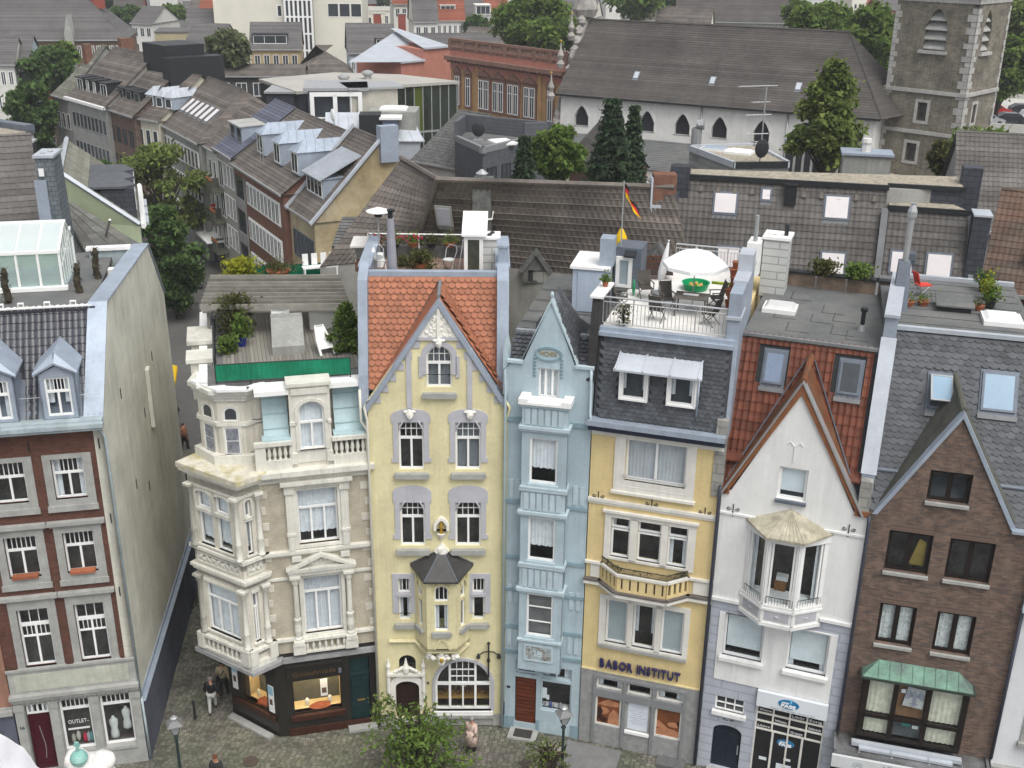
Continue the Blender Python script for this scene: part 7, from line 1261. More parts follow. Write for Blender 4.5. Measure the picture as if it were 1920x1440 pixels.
courses(b, a0, a1, r1, r0, .36); courses(b, a1, (CL + 3.6, 7.5, 12.8), r1, r1, .36); b.quad(a0, r0, (-.4, 15.5, 12.8)); b.quad(r0, r1, (CL + .6, 15.5, 12.8), (-.4, 15.5, 12.8)); b.tube([r0, r1], .15, 5); b.tube([r1, a1], .12, 5); ob('roof', b, CHS, H); ob('gutter', MB().box(-.4, CL + .5, -.75, -.5, 12.65, 12.85), IRON, H)
for px, py in ((1190, 152), (1332, 163), (1492, 175)): u, z = FCH.uz(px, py, 2.2); flat_sky(H, (0, -.5, 12.8), (1, 0, 0), (0, 8, 7.5), u, 2.9, .55, .9, PZ)
for px in (1315, 1477): u = FCH.uz(px, 230)[0]; pipe(H, [(u, -.12, 12.8), (u, -.12, 5)], .1, STEEL)
# scrolled baroque west gable
GST = mat('gable_stone', (.32, .30, .27), .9, .25, 1.2, .5, 10, c2=(.24, .23, .22)); b = MB()
for k in range(15): t = k / 14; y = -1 + 8.0 * t; z = 8 + 13.3 * t ** 1.15; b.blob((-.5, y, z), (.5, .75, .65 + .5 * (k in (4, 9))), 8, 5, .2)
b.ext([(-.9, -.5, 0), (-.9, -.5, 9), (-.9, 7.5, 21.3), (-.9, 16, 9), (-.9, 16, 0)], (.9, 0, 0)); b.lathe([(1.2, 20.6), (1.5, 21.4), (1.1, 22.6), (.4, 23)], (-.5, 7.5, 0), 10); ob('west_gable', b, GST, H)
for y, z in ((-.6, 13.6), (1.8, 16.8), (4.6, 19.6)): o = ob('finial', MB().lathe([(.35, z - 1.4), (.5, z - .9), (.2, z - .5), (.4, z), (.12, z + .7), (.05, z + 1.4)], (-.7, y - .6, 0), 8), GST, H); ob('gilt_tip', MB().blob((-.7, y - .6, z + 1.55), .14, 6, 4), MATS['gilding'], o)
# aisle
ob('aisle_roof', courses(MB(), (1, -6.2, 6.6), (CL * .62, -6.2, 6.6), (CL * .62, -.05, 8.6), (1, -.05, 8.6), .4), LEAD, H); hs_ = [archp(u - .95, u + .95, 2.6, 5.2, .9) for u in (FCH.uz(1229, 318, -6)[0], FCH.uz(1090, 290, -6)[0])]
ob('aisle_wall', MB().wall(rect(1, CL * .62, 0, 6.6), hs_, -6, .5), CHW, H)
for L_ in hs_: ob('aisle_window', MB().ext([(a, -5.7, z) for a, z in L_], (0, .05, 0)), MATS['dark_lead_glass'], H); ob('window_surround', MB().ring(inset(L_, -.3), L_, -6.08, -5.9), CHW, H)
# tower
TST = mat('tower_rubble', (.235, .208, .155), .95, .35, .6, .8, 6, brick=(.45, .18), c2=(.16, .145, .115), c3=(.22, .21, .18), st=.35); QST = mat('white_quoin', (.42, .41, .385), .9, .15, 2, .3, st=.2)
c0 = atz(1797, 255, 11.5); FT = Fr(c0.x, c0.y, -44); TW, TD = 8.2, 7.6
H = house('church_tower', 'square rubble stone church tower with pale quoins and louvred openings', FT, 'tower')
lou = archp(-5.0, -2.7, 19.3, 23.2, 1.7, 10, True); sw_ = [rect(-4.6, -3.6, 12.5, 14.3), rect(-5.2, -4.1, 8.4, 10.2)]
ob('wall', MB().wall(rect(-TW, 0, 0, 23.8), [lou, *sw_], 0, .8), TST, H); T2 = MRo(pi / 2, 4, 'Z'); lo2 = archp(1.9, 3.7, 19.3, 23.2, 1.7, 10, True)
b = MB(T2); b.wall(rect(0, TD, 0, 23.8), [lo2, rect(2.3, 3.1, 12.5, 14.3)], 0, .6); ob('wall', b, TST, H); ob('core', MB().box(-TW + .1, -.7, .85, TD, 0, 23.7), mat('dim_room', ()), H)
for T, L_, a, c in ((None, lou, -5, -2.7), (T2, lo2, 1.9, 3.7)):
    for k in range(4): b = MB(T); z = 19.4 + .9 * k; w = .0 if k < 3 else .35; b.ext([(a + w, .05, z), (c - w, .05, z), (c - w, .75, z + .75), (a + w, .75, z + .75)], (0, 0, .1)); ob('louvre', b, STONE, H)
    b = MB(T); b.box(a - .3, c + .3, -.35, .3, 19.0, 19.3); ob('sill', b, QST, H)
for T, R_ in ((None, sw_), (T2, [rect(2.3, 3.1, 12.5, 14.3)])):
    for L_ in R_: b = MB(T); b.ring(inset(L_, -.28), L_, -.06, .1); ob('window_surround', b, QST, H)
rr = RR(6); z = 0; i = 0
while z < 23.4:
    h = rr.uniform(.45, .8); w = .9 if i % 2 else .5; b = MB(); b.box(-w, .06, -.06, .02, z, z + h - .05).box(.0, .06, -.06, w + .2, z, z + h - .05).box(-TW - .06, -TW + w * .7, -.06, .02, z, z + h - .05); ob('quoin', b, QST, H); b = MB(T2); b.box(TD - w * .5, TD + .05, -.06, .02, z, z + h - .05); ob('quoin', b, QST, H); z += h; i += 1
for z in (11.2, 15.2): ob('string_course', MB().box(-TW - .2, .2, -.2, .02, z, z + .35).box(.0, .2, 0, TD, z, z + .35), QST, H)
ob('top_frieze', MB().box(-TW - .1, .1, -.1, .02, 23.8, 24.6).box(-.02, .1, -.1, TD, 23.8, 24.6), QST, H); ob('top_cornice', MB().box(-TW - .4, .4, -.4, TD + .4, 24.6, 24.9), GST, H); ob('buttress', MB().ext([(-TW - .9, -.5, 0), (-TW, -.5, 0), (-TW, -.5, 15.5), (-TW - .25, -.5, 15.5)], (0, .5, 0)), TST, H)
ob('tower_roof', MB().add([(-TW - .5, -.5, 24.9), (.5, -.5, 24.9), (.5, TD + .5, 24.9), (-TW - .5, TD + .5, 24.9), (-TW / 2, TD / 2, 36)], [(0, 1, 4), (1, 2, 4), (2, 3, 4), (3, 0, 4)]), mat('verdigris_copper', ()), H)
f = Fr(*FT.w(-TW - 4.4, 3.5).xy, -27); H = bld('link_building', 'low dark tiled link between church and stone tower', f, 5, 8, 11, 15.5, TST, CHS); f = Fr(*FT.w(-10, -5).xy, -30); bld('stone_annex', 'low rubble stone annex at the foot of the tower', f, 6.5, 4, 6.6, 6.6, TST, GRAVEL, cat='annex')
# school, glass building, modern box
ORB = mat('ochre_brick', (.48, .29, .125), .85, .12, 1, .3, brick=(.25, .08), c2=(.38, .22, .09), c3=(.36, .25, .15)); PINK = mat('pink_brick', (.40, .17, .125), .85, .12, 1, .2); REDST = mat('red_sandstone', (.22, .125, .095), .85, .2, 2, .2)
f, l = FrE((845, 93), (1062, 122), 15.2); H = house('ochre_school', 'ochre and red brick school with roof balustrade and rows of white windows', f, 'school'); sc = l / 21.5
ob('wall', MB().box(0, l, 0, 10, 0, 15.2), ORB, H); ob('red_band', MB().box(0, l, -.1, 0, 12.9, 15.2), PINK, H); ob('cornice', MB().box(-.3, l + .2, -.9, 0, 14.0, 14.5), REDST, H); ob('terrace', MB().box(0, l, 0, 10, 15.2, 15.3), LEAD, H); b = MB(); b.box(0, l, -.2, .2, 16.4, 16.7)
for k in range(9): b.box(k * l / 8 - .3, k * l / 8 + .3, -.2, .2, 15.2, 16.5)
ob('balustrade_rail', b, REDST, H)
bl = MB().lathe([(.16, 0), (.26, .4), (.12, .8), (.2, 1.2)], n=6).mesh('baluster', REDST)
for k in range(46): inst('baluster', bl, MT((.5 + k * (l - 1) / 45, 0, 15.2)), H)
for k in range(60): ob('dentil', MB().box(k * l / 60, k * l / 60 + l / 130, -.7, -.1, 13.7, 14.0), REDST, H) if k % 2 == 0 else None
for i, (c, n) in enumerate(((.068, 1), (.17, 1), (.315, 2), (.445, 2), (.575, 2), (.715, 2), (.885, 1))):
    for z0, z1, hd in ((8.4, 12.0, 1), (2.9, 6.1, 0)):
        o = ob('window_surround', MB().box(c * l - .58 * n - .1, c * l + .58 * n + .1, -.16, 0, z0 - .25, z1 + .4), REDST, H)
        for j in range(n): u = c * l + (j - (n - 1) / 2) * 1.05; fwin(H, u - .44, u + .44, z0, z1, 2, .3, WHITE, .1, -.17)
        if hd: ob('pediment', MB().prism([(c * l - .6 * n - .2, 12.5), (c * l + .6 * n + .2, 12.5), (c * l, 13.3)], -.35, 0), REDST, H)
    if i in (1, 5): ob('pilaster', MB().box(c * l + 1.5, c * l + 2.1, -.2, 0, 0, 13.8), ORB, H)
ob('string_course', MB().box(0, l, -.3, 0, 7.0, 7.5), REDST, H)
f2, l2 = FrE((752, 106), (846, 98), 13.5); H = house('pink_wing', 'windowless pink brick wing with stepped pale metal roof left of the school', f2); ob('wall', MB().box(4, l2, 0, 10, 0, 14.2).box(0, 4.2, .02, 10, 0, 12.6), PINK, H); ob('roof', MB().quad((-.2, -.2, 12.8), (4.2, -.2, 12.8), (9, 12, 15.6), (-6, 4, 12.8)).quad((4, -.2, 14.3), (l2, -.2, 14.3), (l2, 12, 16), (8, 12, 16)), PZ, H); ob('fascia', MB().box(4, l2, -.3, 0, 14.2, 14.45).box(-.2, 4.1, -.3, 0, 12.6, 12.85), PZ, H)
f, l = FrE((640, 171), (857, 157), 14.0); H = house('glass_building', 'flat roofed glass fronted building with green panel reflecting the school', f, 'building'); ob('roof', MB().slab([(-5, -.2), (l + .2, -.2), (l - 3, 8), (l - 9, 13), (-5, 11)], 14.0, 14.3), mat('pale_roof_membrane', (.38, .365, .33), .9, .08, .3, .1), H); ob('core', MB().slab([(-5, .4), (l, .4), (l - 3, 8), (l - 9, 12.5), (-5, 10.5)], 0, 14.0), mat('dark_interior', (.03, .032, .025), .8, .4, .4, 0), H)
GB = mat('green_grey_glass', (.022, .03, .02), .04, .2, .3, 0, spec=.9)
for k in range(13):
    for z0, z1 in ((9.2, 13.9), (3.5, 9.0)): ob('glass_panel', MB().box(k * l / 13 + .06, (k + 1) * l / 13 - .06, .06, .1, z0, z1), GB if (k, z0) != (8, 9.2) else mat('lime_panel', (.07, .095, .012), .3, .1), H)
b = MB()
for k in range(14): b.box(k * l / 13 - .05, k * l / 13 + .05, 0, .1, 0, 14)
b.box(0, l, 0, .1, 9.0, 9.2); ob('mullion_grid', b, STEEL, H)
for k, (u, d) in enumerate(((l * .42, 6), (l * .15, 4))): ob('roof_cowl', MB().lathe([(.4, 14.3), (.4, 14.6), (.7, 14.8), (.7, 15.0), (.3, 15.2)], (u, d, 0), 8), STEEL, H)
f, l = FrE((853, 258), (905, 281), 13.2); H = house('grey_box_house', 'dark grey slate clad modern box with flat felt roof and white dome', f); DG = mat('dark_grey_cladding', (.10, .105, .115), .7, .1, 1, .1, brick=(.6, .3), c2=(.09, .095, .105), c3=(.07, .07, .08)); L2 = l
A = atz(905, 281, 13.2); B = atz(985, 262, 13.2); C_ = atz(1035, 238, 14.2); D_ = atz(853, 258, 13.2); E_ = atz(870, 222, 14.2); loc = [f.l(p.x, p.y) for p in (D_, A, B, C_, E_)]
ob('wall', MB().slab(loc, 0, 12.9), DG, H); ob('roof', MB().slab(loc, 12.9, 13.1), LEAD, H); b = MB(); ce = (sum(p[0] for p in loc) / 5, sum(p[1] for p in loc) / 5)
for p, q in zip(loc, loc[1:] + loc[:1]): T, ln = face(p, q); b2 = MB(T); b2.box(-.1, ln + .1, -.05, .3, 12.9, 13.4 if p in loc[:2] else 14.6); ob('parapet', b2, DG if p in loc[2:] else mat('grey_mullion', ()), H)
T, ln = face(loc[1], loc[2])
for k in range(3): fwin(H, .6 + k * ln / 3, .6 + k * ln / 3 + 1.3, 8.8, 11.6, 2, 0, IRON, .1, -.02, T)
t = thing('roof_dish', 'dark satellite dish standing on the grey box roof', 'dish', atz(897, 262, 13.1), 0); ob('dish', MB().blob((0, -.1, .9), (.55, .15, .65), 10, 6), IRON, t); ob('mast', MB().tube([(0, 0, 0), (0, 0, .9)], .05), STEEL, t); ob('base', MB().box(-.4, .4, -.3, .3, 0, .08), STEEL, t)
ce_ = f.w(*ce); roof_dome(f, ce[0] + 1.5, ce[1], 13.1, 'white roof dome on the grey slate clad box', 2.4, 1.8, WHITE)
f, l = FrE((775, 285), (860, 300), 11); H = bld('low_tile_house', 'low dark tiled house with white wall left of the grey box', f, l, 8, 10.2, 14.5, LT, SLR, hipl=2); winrow(H, l * .3, l, 2, 8, 9.2, 1.2, 1, IRON)
f, l = FrE((1068, 296), (1100, 318), 9); bld('orange_brick_wing', 'orange brick flank with dark roof between grey box and church aisle', f, l, 6, 9, 12.5, mat('old_orange_brick', ()), CHS)
# gravel roofed rear wing with aerial
f, l = FrE((1290, 300), (1400, 312), 16.0); H = house('gravel_wing', 'grey wing with gravel roof, white dome and tall aerial mast before the church', f); A_ = [f.l(*atz(*p, 16.0).xy) for p in ((1293, 276), (1378, 308), (1480, 307), (1415, 272))]; ob('wall', MB().slab(A_, 0, 15.8), mat('grey_panel_wall', (.26, .26, .245), .85, .1, 1, .1, brick=(1.2, .4), c2=(.24, .24, .23), c3=(.18, .18, .18)), H); ob('gravel_bed', MB().slab(A_, 15.8, 16.0), GRAVEL, H)
for p, q in zip(A_, A_[1:] + A_[:1]): T, ln = face(p, q); b = MB(T); b.box(-.1, ln + .1, -.1, .12, 15.75, 16.15); ob('roof_edge', b, IRON if p in A_[1:2] else PZ, H)
cc = (sum(p[0] for p in A_) / 4, sum(p[1] for p in A_) / 4); roof_dome(f, cc[0] - .3, cc[1] + .4, 16.0, 'white faceted roof dome on the gravel wing before the church', 1.8, 1.3, WHITE); roof_dome(f, cc[0] - 2.1, cc[1] + .6, 16.0, 'low grey hatch on the gravel wing before the church', 1.8, 1.0, ZINC)
t = thing('aerial_mast', 'tall aerial mast with several antennas and black dish', 'antenna', atz(1424, 306, 16.0), R(15)); z0 = 16; b = MB(); b.tube([(0, 0, -.2), (0, 0, 4.8)], .045, 6); ob('mast', b, STEEL, t)
for z, w, n in ((5.0, 1.9, 8), (3.9, .9, 4), (3.1, 1.3, 9), (1.9, 1.1, 8)):
    b = MB(); b.tube([(-w, 0, z - .1 if z > 4.8 else z), (w * .4, 0, z - .1 if z > 4.8 else z)], .025, 4)
    for k in range(n): x = -w + k * w * 1.35 / n; b.tube([(x, -.25, z - (.1 if z > 4.8 else 0)), (x, .25, z - (.1 if z > 4.8 else 0))], .012, 4)
    ob('antenna', b, STEEL, t)
ob('dish', MB().blob((-.05, -.25, 1.0), (.5, .12, .62), 10, 6), IRON, t)
t = thing('steel_cowl', 'curved shiny steel ventilation cowl beside the gravel wing', 'vent', atz(1306, 255, 14.8), 0); ob('duct', MB().tube([(0, 0, -1.5), (0, 0, .6), (.15, -.1, .9), (.5, -.2, .95)], .42, 10), STEEL, t)
t = thing('brick_block', 'grey rendered chimney block with pot in front of the church apse', 'chimney', atz(1625, 318, 15.5), R(-12)); ob('block', MB().box(-1.6, 1.4, -.6, 1.2, -4, 1.0), GW, t); ob('slab', MB().box(-1.75, 1.55, -.75, 1.35, 1.0, 1.15), ZINC, t); ob('pot', MB().lathe([(.32, 1.15), (.28, 1.6), (.35, 1.75), (.3, 2.0)], (-.2, .2, 0), 8), LT, t)
# farther town
FARL = []
def far(name, label, a, b, z, dep, zr, wm, rm, floors=2, n=4, cat='house', w=1.1, ang=None, fm=WHITE, **k):
    f, l = FrE(a, b, z, ang)
    if abs(f.a) > .2: f = Fr(f.o.x, f.o.y, 11 if f.a > 0 else -11); l = (b[0] - a[0]) * (f.o - V((0, 0, CAM_H - z))).length / F_PX
    FARL.append(f.w(l / 2, 4)); H = bld(name, label, f, l, dep, z, zr, wm, rm, cat=cat, **k)
    for j in range(floors): winrow(H, l * .03, l * .97, n, z - 2.5 - 3.0 * j, z - .8 - 3.0 * j, min(w, l / n * .6), 2, fm)
    return H, f, l
RT_ = mat('far_red_roof', (.23, .075, .045), .85, .15, .3, .3, isl=.15); FG = mat('far_grey_roof', (.115, .11, .108), .85, .15, .3, .3, isl=.15); WW = mat('far_white_wall', (.66, .65, .61), .85, .06, .3, 0); YW = mat('far_ochre_wall', (.40, .31, .17), .85, .1, .5, 0); RB = mat('far_red_brick', (.24, .065, .045), .85, .12, .5, .1); TB = mat('far_tan_brick', (.36, .31, .20), .9, .12, .5, .1)
far('far_white_house', 'white rear house with grey roof and dormer before the willow', (343, 97), (408, 103), 12, 9, 15.8, WW, FG, 2, 3)
H, f, l = far('ochre_flats', 'ochre flats with grey roof and box dormer right of the willow', (470, 93), (563, 93), 11.5, 9, 15.3, YW, FG, 2, 5); dormer(H, .3, 5.5, .8, 12.2, 1.5, 2.5, IRON, cols=3)
H, f, l = far('dark_clad_house', 'long low dark clad house with white windows and balcony flowers', (398, 143), (568, 143), 12, 7, 13.1, mat('far_dark_cladding', (.05, .048, .046), .8, .15, 1, .1), BROWNT, 1, 5, w=2.2)
far('hip_roof_house', 'white house with brown pyramid roof and black chimneys', (563, 140), (655, 136), 11.5, 9, 14.8, WW, BROWNT, 1, 5, hipl=4.6, hipr=4.6)
far('blue_grey_house', 'pale blue grey house row behind the pyramid roof', (655, 100), (698, 92), 12, 9, 16, mat('far_blue_wall', (.42, .47, .52), .85, .06), FG, 2, 4)
H, f, l = far('red_brick_house', 'small red brick house with two white dormers and twin chimneys', (699, 99), (738, 99), 11.5, 8, 15.5, RB, FG, 3, 3); dormer(H, .5, 1.4, .7, 12.2, 1.4, 2, FG); dormer(H, 3.2, 1.4, .7, 12.2, 1.4, 2, FG); chimney(H, .3, 4, 14, 17, 1.2, 1, RB); chimney(H, 4.2, 4, 14, 17, 1.2, 1, RB)
far('long_grey_roof', 'long plain grey roof behind the school wing', (735, 108), (935, 95), 11, 9, 14.2, RB, FG, 1, 9)
far('tan_blank_house', 'tan blank gabled wall house with rust stain at upper left', (290, 62), (350, 60), 12, 9, 12, TB, FG, 0, 1); far('grey_rear_house', 'grey roofed house beside the tan blank wall', (352, 62), (412, 60), 11, 9, 15, WW, FG, 1, 3)
H, f, l = far('white_terrace_block', 'white stepped block with dark balconies at upper left', (246, 44), (284, 50), 11, 12, 14, WW, FG, 3, 3, 'building')
H, f, l = far('long_brick_terrace', 'long brown brick terrace with big grey roof and red chimneys at upper left', (-30, 76), (190, 52), 14, 14, 21, mat('far_brown_brick', (.17, .12, .085), .85, .12, .5, .1), FG, 2, 20, hipr=7.)
for k in range(6): chimney(H, l * (.1 + .13 * k), 5.5, 18, 22.5, 1.8, 1.2, mat('far_red_brick', ()))
ob('stone_gable', MB().prism([(l * .58, 8), (l * .64, 8), (l * .64, 15), (l * .61, 17.5), (l * .58, 15)], -1, 3), STONE, H)
far('far_flat_hall', 'long flat roofed hall with pale fascia at the top left corner', (-20, 20), (110, 20), 16, 14, 16, GW, PZ, 1, 12, 'hall'); far('grey_left_house', 'steep grey roofed brick house at the left edge above the trees', (-20, 122), (18, 112), 13, 8, 16, LT, FG, 2, 3); H, f, l = far('arched_chapel', 'pale blue grey house with tall arched windows at the left edge', (20, 118), (48, 100), 13, 9, 16, mat('far_blue_wall', ()), FG, 0, 1, 'chapel')
for k in range(3): u = l * (.2 + .3 * k); o = ob('arched_window', MB().ext([(a, -.06, z) for a, z in archp(u - .6, u + .6, 5, 12, 2, 8, True)], (0, .05, 0)), DARKGLASS, H)
# clinic blocks
CLI = mat('ivory_render', (.66, .64, .55), .85, .06, .3, 0); A = atz(403, 52, 12); f = Fr(A.x, A.y, 3); H = house('clinic_tower', 'tall ivory clinic block with glazed stair tower', f, 'clinic'); k_ = A.y / 2100
ob('wall', MB().box(0, 128 * k_, 0, 18, 0, 34).box(175 * k_, 262 * k_, 2, 18, 0, 34), CLI, H); b = MB(); b.box(128 * k_, 175 * k_, -1, 10, 0, 30); ob('stair_glass', b, DARKGLASS, H); b = MB()
for i in range(7): b.box(128 * k_ + i * 47 * k_ / 6 - .18, 128 * k_ + i * 47 * k_ / 6 + .18, -1.2, -.9, 0, 30.3)
for z in range(8, 31, 3): b.box(127 * k_, 176 * k_, -1.18, -.95, z, z + .3)
ob('stair_frame', b, WHITE, H)
for j in range(5): fwin(H, 112 * k_, 122 * k_, 14 + 3.4 * j, 16.2 + 3.4 * j, 1, 0, WHITE, .2, 0); winrow(H, 200 * k_, 262 * k_, 3, 14 + 3.4 * j, 16.4 + 3.4 * j, 2.0, 1, y=2)
far('clinic_low_wing', 'low ivory clinic wing below the stair tower', (527, 42), (636, 40), 11, 14, 11, CLI, mat('pale_roof_membrane', ()), 1, 6, 'clinic')
far('clinic_long_wing', 'long white clinic wing with blue grey glazed top floor', (608, 22), (756, 20), 12.5, 14, 12.5, WW, mat('pale_roof_membrane', ()), 2, 14, 'clinic'); far('clinic_centre', 'blank ivory clinic block in the middle of the white wings', (680, 25), (722, 25), 12.2, 4, 12.2, CLI, CLI, 1, 2, 'clinic'); far('clinic_terrace', 'white lower clinic terrace with dark openings', (635, 58), (770, 52), 9, 12, 9, WW, mat('pale_roof_membrane', ()), 1, 9, 'clinic')
# roofs near the top edge
H, f, l = far('red_roof_house', 'white house with bright red roof and white dormers near the top edge', (817, 39), (868, 36), 13, 10, 22, WW, RT_, 1, 5); dormer(H, 1, 3, 1, 14, 1.8, 3, WW, cols=3); dormer(H, 8, 3, 1, 14, 1.8, 3, WW, cols=3)
far('dark_roof_house', 'white house with steep dark roof left of the red roof', (776, 42), (818, 40), 13, 10, 23, WW, FG, 2, 3); far('small_red_roof', 'small orange red roof behind the clinic', (738, 8), (775, 6), 15, 9, 22, WW, RT_, 1, 3); far('white_cottage', 'white gabled cottage between red roof and round tree', (868, 45), (900, 42), 12, 8, 17, WW, FG, 1, 2)
far('brick_block', 'dark brick block with two white windows above the church roof', (1478, 22), (1535, 22), 12, 9, 12, CLINK, FG, 1, 3, 'building'); far('grey_church_roof', 'long grey roof behind the church ridge', (1270, 40), (1480, 44), 12, 12, 16.5, GW, CHS, 0, 1); far('pale_blue_block', 'pale blue block at the top edge above the church', (1380, 12), (1420, 12), 12, 9, 12, mat('far_blue_wall', ()), FG, 0, 1, 'building'); far('red_brick_hotel', 'red brick building at the top edge left of the tower', (1655, 18), (1715, 18), 12, 9, 15, RB, FG, 1, 4, 'building')
rr = RR(21); fk = [('grey', FG), ('brown', BROWNT), ('red', RT_), ('dark', CHS)]
for i, (px, py, w_) in enumerate(((215, 26, 45), (355, 20, 46), (370, 40, 34), (640, 6, 60), (880, 10, 50), (905, 26, 40), (1290, 4, 70))):
    kind, rm = fk[i % 3 if i % 4 else 3]; wl = ('white', WW) if i % 3 else ('brick', RB)
    H, f, l = far('distant_house', ['white', 'brick'][i % 3 == 0] + ' walled distant house with ' + kind + ' roof ' + ('at the top left', 'beside the far left trees', 'left of the clinic tower', 'behind the clinic', 'behind the round tree', 'above the church ridge', 'near the church tower')[min(6, px // 250)], (px, py), (px + w_, py + rr.uniform(-3, 3)), 9, 11, 15.5, wl[1], rm, 1, 4, group='distant houses along the top of the view')
rr = RR(77)
for y in (205, 245, 290, 345, 410, 490, 590):
    x = -.5 * y
    while x < .48 * y:
        x += rr.uniform(13, 21) * (1 + (y > 300) * .4); q = V((x, y + rr.uniform(-9, 9), 0)); l = rr.uniform(9, 14); ze = rr.uniform(8, 11) + (y > 330) * 2
        if any((V((p.x, p.y, 0)) - q).length < 19 for p in FARL) or (x < -.19 * y and y < 240) or (-.28 * y < x < -.06 * y and y < 330) or (x > -.02 * y and y < 235) or (x > .36 * y and y < 330): continue
        FARL.append(q); i = rr.randrange(4); wi = rr.randrange(4); H = bld('distant_house', ('white', 'pale', 'brick', 'white')[wi] + ' walled ' + ('wide' if l > 11.5 else 'narrow') + ' distant house with ' + fk[i][0] + ' roof ' + ('just', 'close', 'some way', 'well', 'far', 'very far', 'hindmost')[int(y > 230) + (y > 270) + (y > 320) + (y > 380) + (y > 450) + (y > 550)] + ' behind ' + ('the left terrace', 'the stepped block', 'the clinic tower', 'the red roof', 'the round tree', 'the church gable', 'the church ridge', 'the apse trees', 'the tower')[max(0, min(8, int((x / y + .46) * 9.8)))], Fr(q.x, q.y, rr.uniform(-35, 35)), l, 10, ze, ze + rr.uniform(4, 6.5), (WW, CLI, RB, LT)[wi], fk[i][1], group='distant houses along the top of the view', gut=False)
        if y < 420: [winrow(H, 0, l, 4, ze - 2.6 - 3 * k, ze - 1 - 3 * k, 1.1, 1) for k in (0, 1)]
# car deck right of the tower
f, l = FrE((1838, 232), (1990, 240), 6.5); H = house('car_deck', 'pale concrete parking deck right of the church tower', f, 'car park'); ob('deck', MB().box(-6, 40, 0, 34, 5.6, 6.0), mat('pale_concrete', (.45, .44, .41), .9, .1, .3, .1), H); ob('parapet', MB().box(-6, 40, -.3, 0, 0, 6.7).box(-6, 40, 32, 32.4, 6, 7.6), mat('pale_concrete', ()), H); ob('ramp', MB().box(4, 14, -6, -.3, 0, 4.5), mat('pale_concrete', ()), H)
def car(label, u, d, rz, m, van=False):
    c = f.w(u, d, 6.0); t = thing('parked_car', label, 'van' if van else 'car', c, f.a + R(rz), 'cars parked on the deck beside the tower'); hh = 1.75 if van else 1.42; b = MB()
    pr = [(-2.1, .3), (2.1, .3), (2.15, .75), (1.3, .92), (.55, hh), (-1.6 if van else -1.2, hh), (-2.1, .95)]; b.prism([(x, z) for x, z in pr], -.85, .85); ob('body', b, m, t); b = MB(); b.box(-1.5, .65, -.87, .87, .98, hh - .12); b.quad((1.28, -.75, .96), (1.28, .75, .96), (.62, .7, hh - .03), (.62, -.7, hh - .03)); ob('windows', b, DARKGLASS, t)
    for x in (-1.3, 1.35):
        for y in (-.82, .82): w_ = ob('wheel', MB().add(*(lambda q: (q.v, q.f))(MB(MT((x, y, .32)) @ MRo(pi / 2, 4, 'X')).lathe([(.32, -.1), (.32, .1)], n=10))), IRON, t)
    for y in (-.6, .6): ob('headlight', MB().box(2.08, 2.17, y - .16, y + .16, .6, .74), STEEL, t)
CP = [mat('car_silver', (.5, .51, .52), .25, .05, 1, 0, met=.4), mat('car_red', (.35, .02, .015), .25, .05, 1, 0), mat('car_black', (.02, .022, .03), .2, .05, 1, 0), mat('car_white', (.75, .75, .75), .25, .03, 1, 0)]
for lb, u, d, rz, k, v in (('silver car nearest the tower on the front row of the deck', 1.2, 3, 12, 0, 0), ('dark hatchback beside the silver car on the deck', 4.6, 5.5, 12, 2, 0), ('white van on the parking deck', 7.6, 6.5, 12, 3, 1), ('black car right of the white van on the deck', 12.0, 7.5, 12, 2, 0), ('red car on the middle row of the deck', 3.2, 13, 12, 1, 0), ('dark blue estate behind the red car on the deck', 7.5, 15.5, 12, 2, 0), ('silver car behind the black car on the deck', 13, 14.5, 12, 0, 0), ('white car on the rear row of the deck', 12, 23, 12, 3, 0), ('silver estate at the right of the rear row', 17, 22, 12, 0, 0)): car(lb, u, d, rz, CP[k], v)
# trees and shrubs
def leafm(name, c, c2, v=.2):
    m = mat(name, c, .8, v, .9, 0, isl=.45, c2=c2, k2=.54, spec=.15); t = m.node_tree; p = t.nodes['Principled BSDF']; tl = t.nodes.new('ShaderNodeBsdfTranslucent'); mx = t.nodes.new('ShaderNodeMixShader'); mx.inputs[0].default_value = .5
    t.links.new(p.inputs['Base Color'].links[0].from_socket, tl.inputs[0]); t.links.new(p.outputs[0], mx.inputs[1]); t.links.new(tl.outputs[0], mx.inputs[2]); t.links.new(mx.outputs[0], t.nodes['Material Output'].inputs[0]); return m
LG = {'mid': leafm('green_leaves', (.115, .185, .040), (.155, .215, .05)), 'dark': leafm('dark_green_leaves', (.080, .140, .042), (.105, .165, .05)), 'light': leafm('light_green_leaves', (.14, .19, .05), (.18, .22, .06)), 'fir': leafm('fir_needles', (.05, .088, .045), (.07, .11, .05)), 'willow': leafm('willow_leaves', (.13, .16, .075), (.16, .18, .09)), 'yellow': leafm('yellow_leaves', (.33, .33, .03), (.22, .28, .03)), 'oliv': leafm('olive_leaves', (.085, .095, .03), (.12, .115, .045))}
def leaves(b, pts, s, rr, droop=0., flat=1.05):
    vs = []; fs = []; n = 0
    for p in pts:
        a = rr.uniform(0, 6.283); t = rr.uniform(-flat, flat); k = s * rr.uniform(.6, 1.3); x = V((cos(a) * cos(t), sin(a) * cos(t), sin(t) - droop)); y = V((-sin(a), cos(a), rr.uniform(-flat, flat)))
        q = V(p); vs += [q - y * k * .3, q + x * k * .5 - y * k * .12, q + x * k, q + x * k * .5 + y * k * .4, q + y * k * .3]; fs.append((n, n + 1, n + 2, n + 3, n + 4)); n += 5
    b.add(vs, fs)
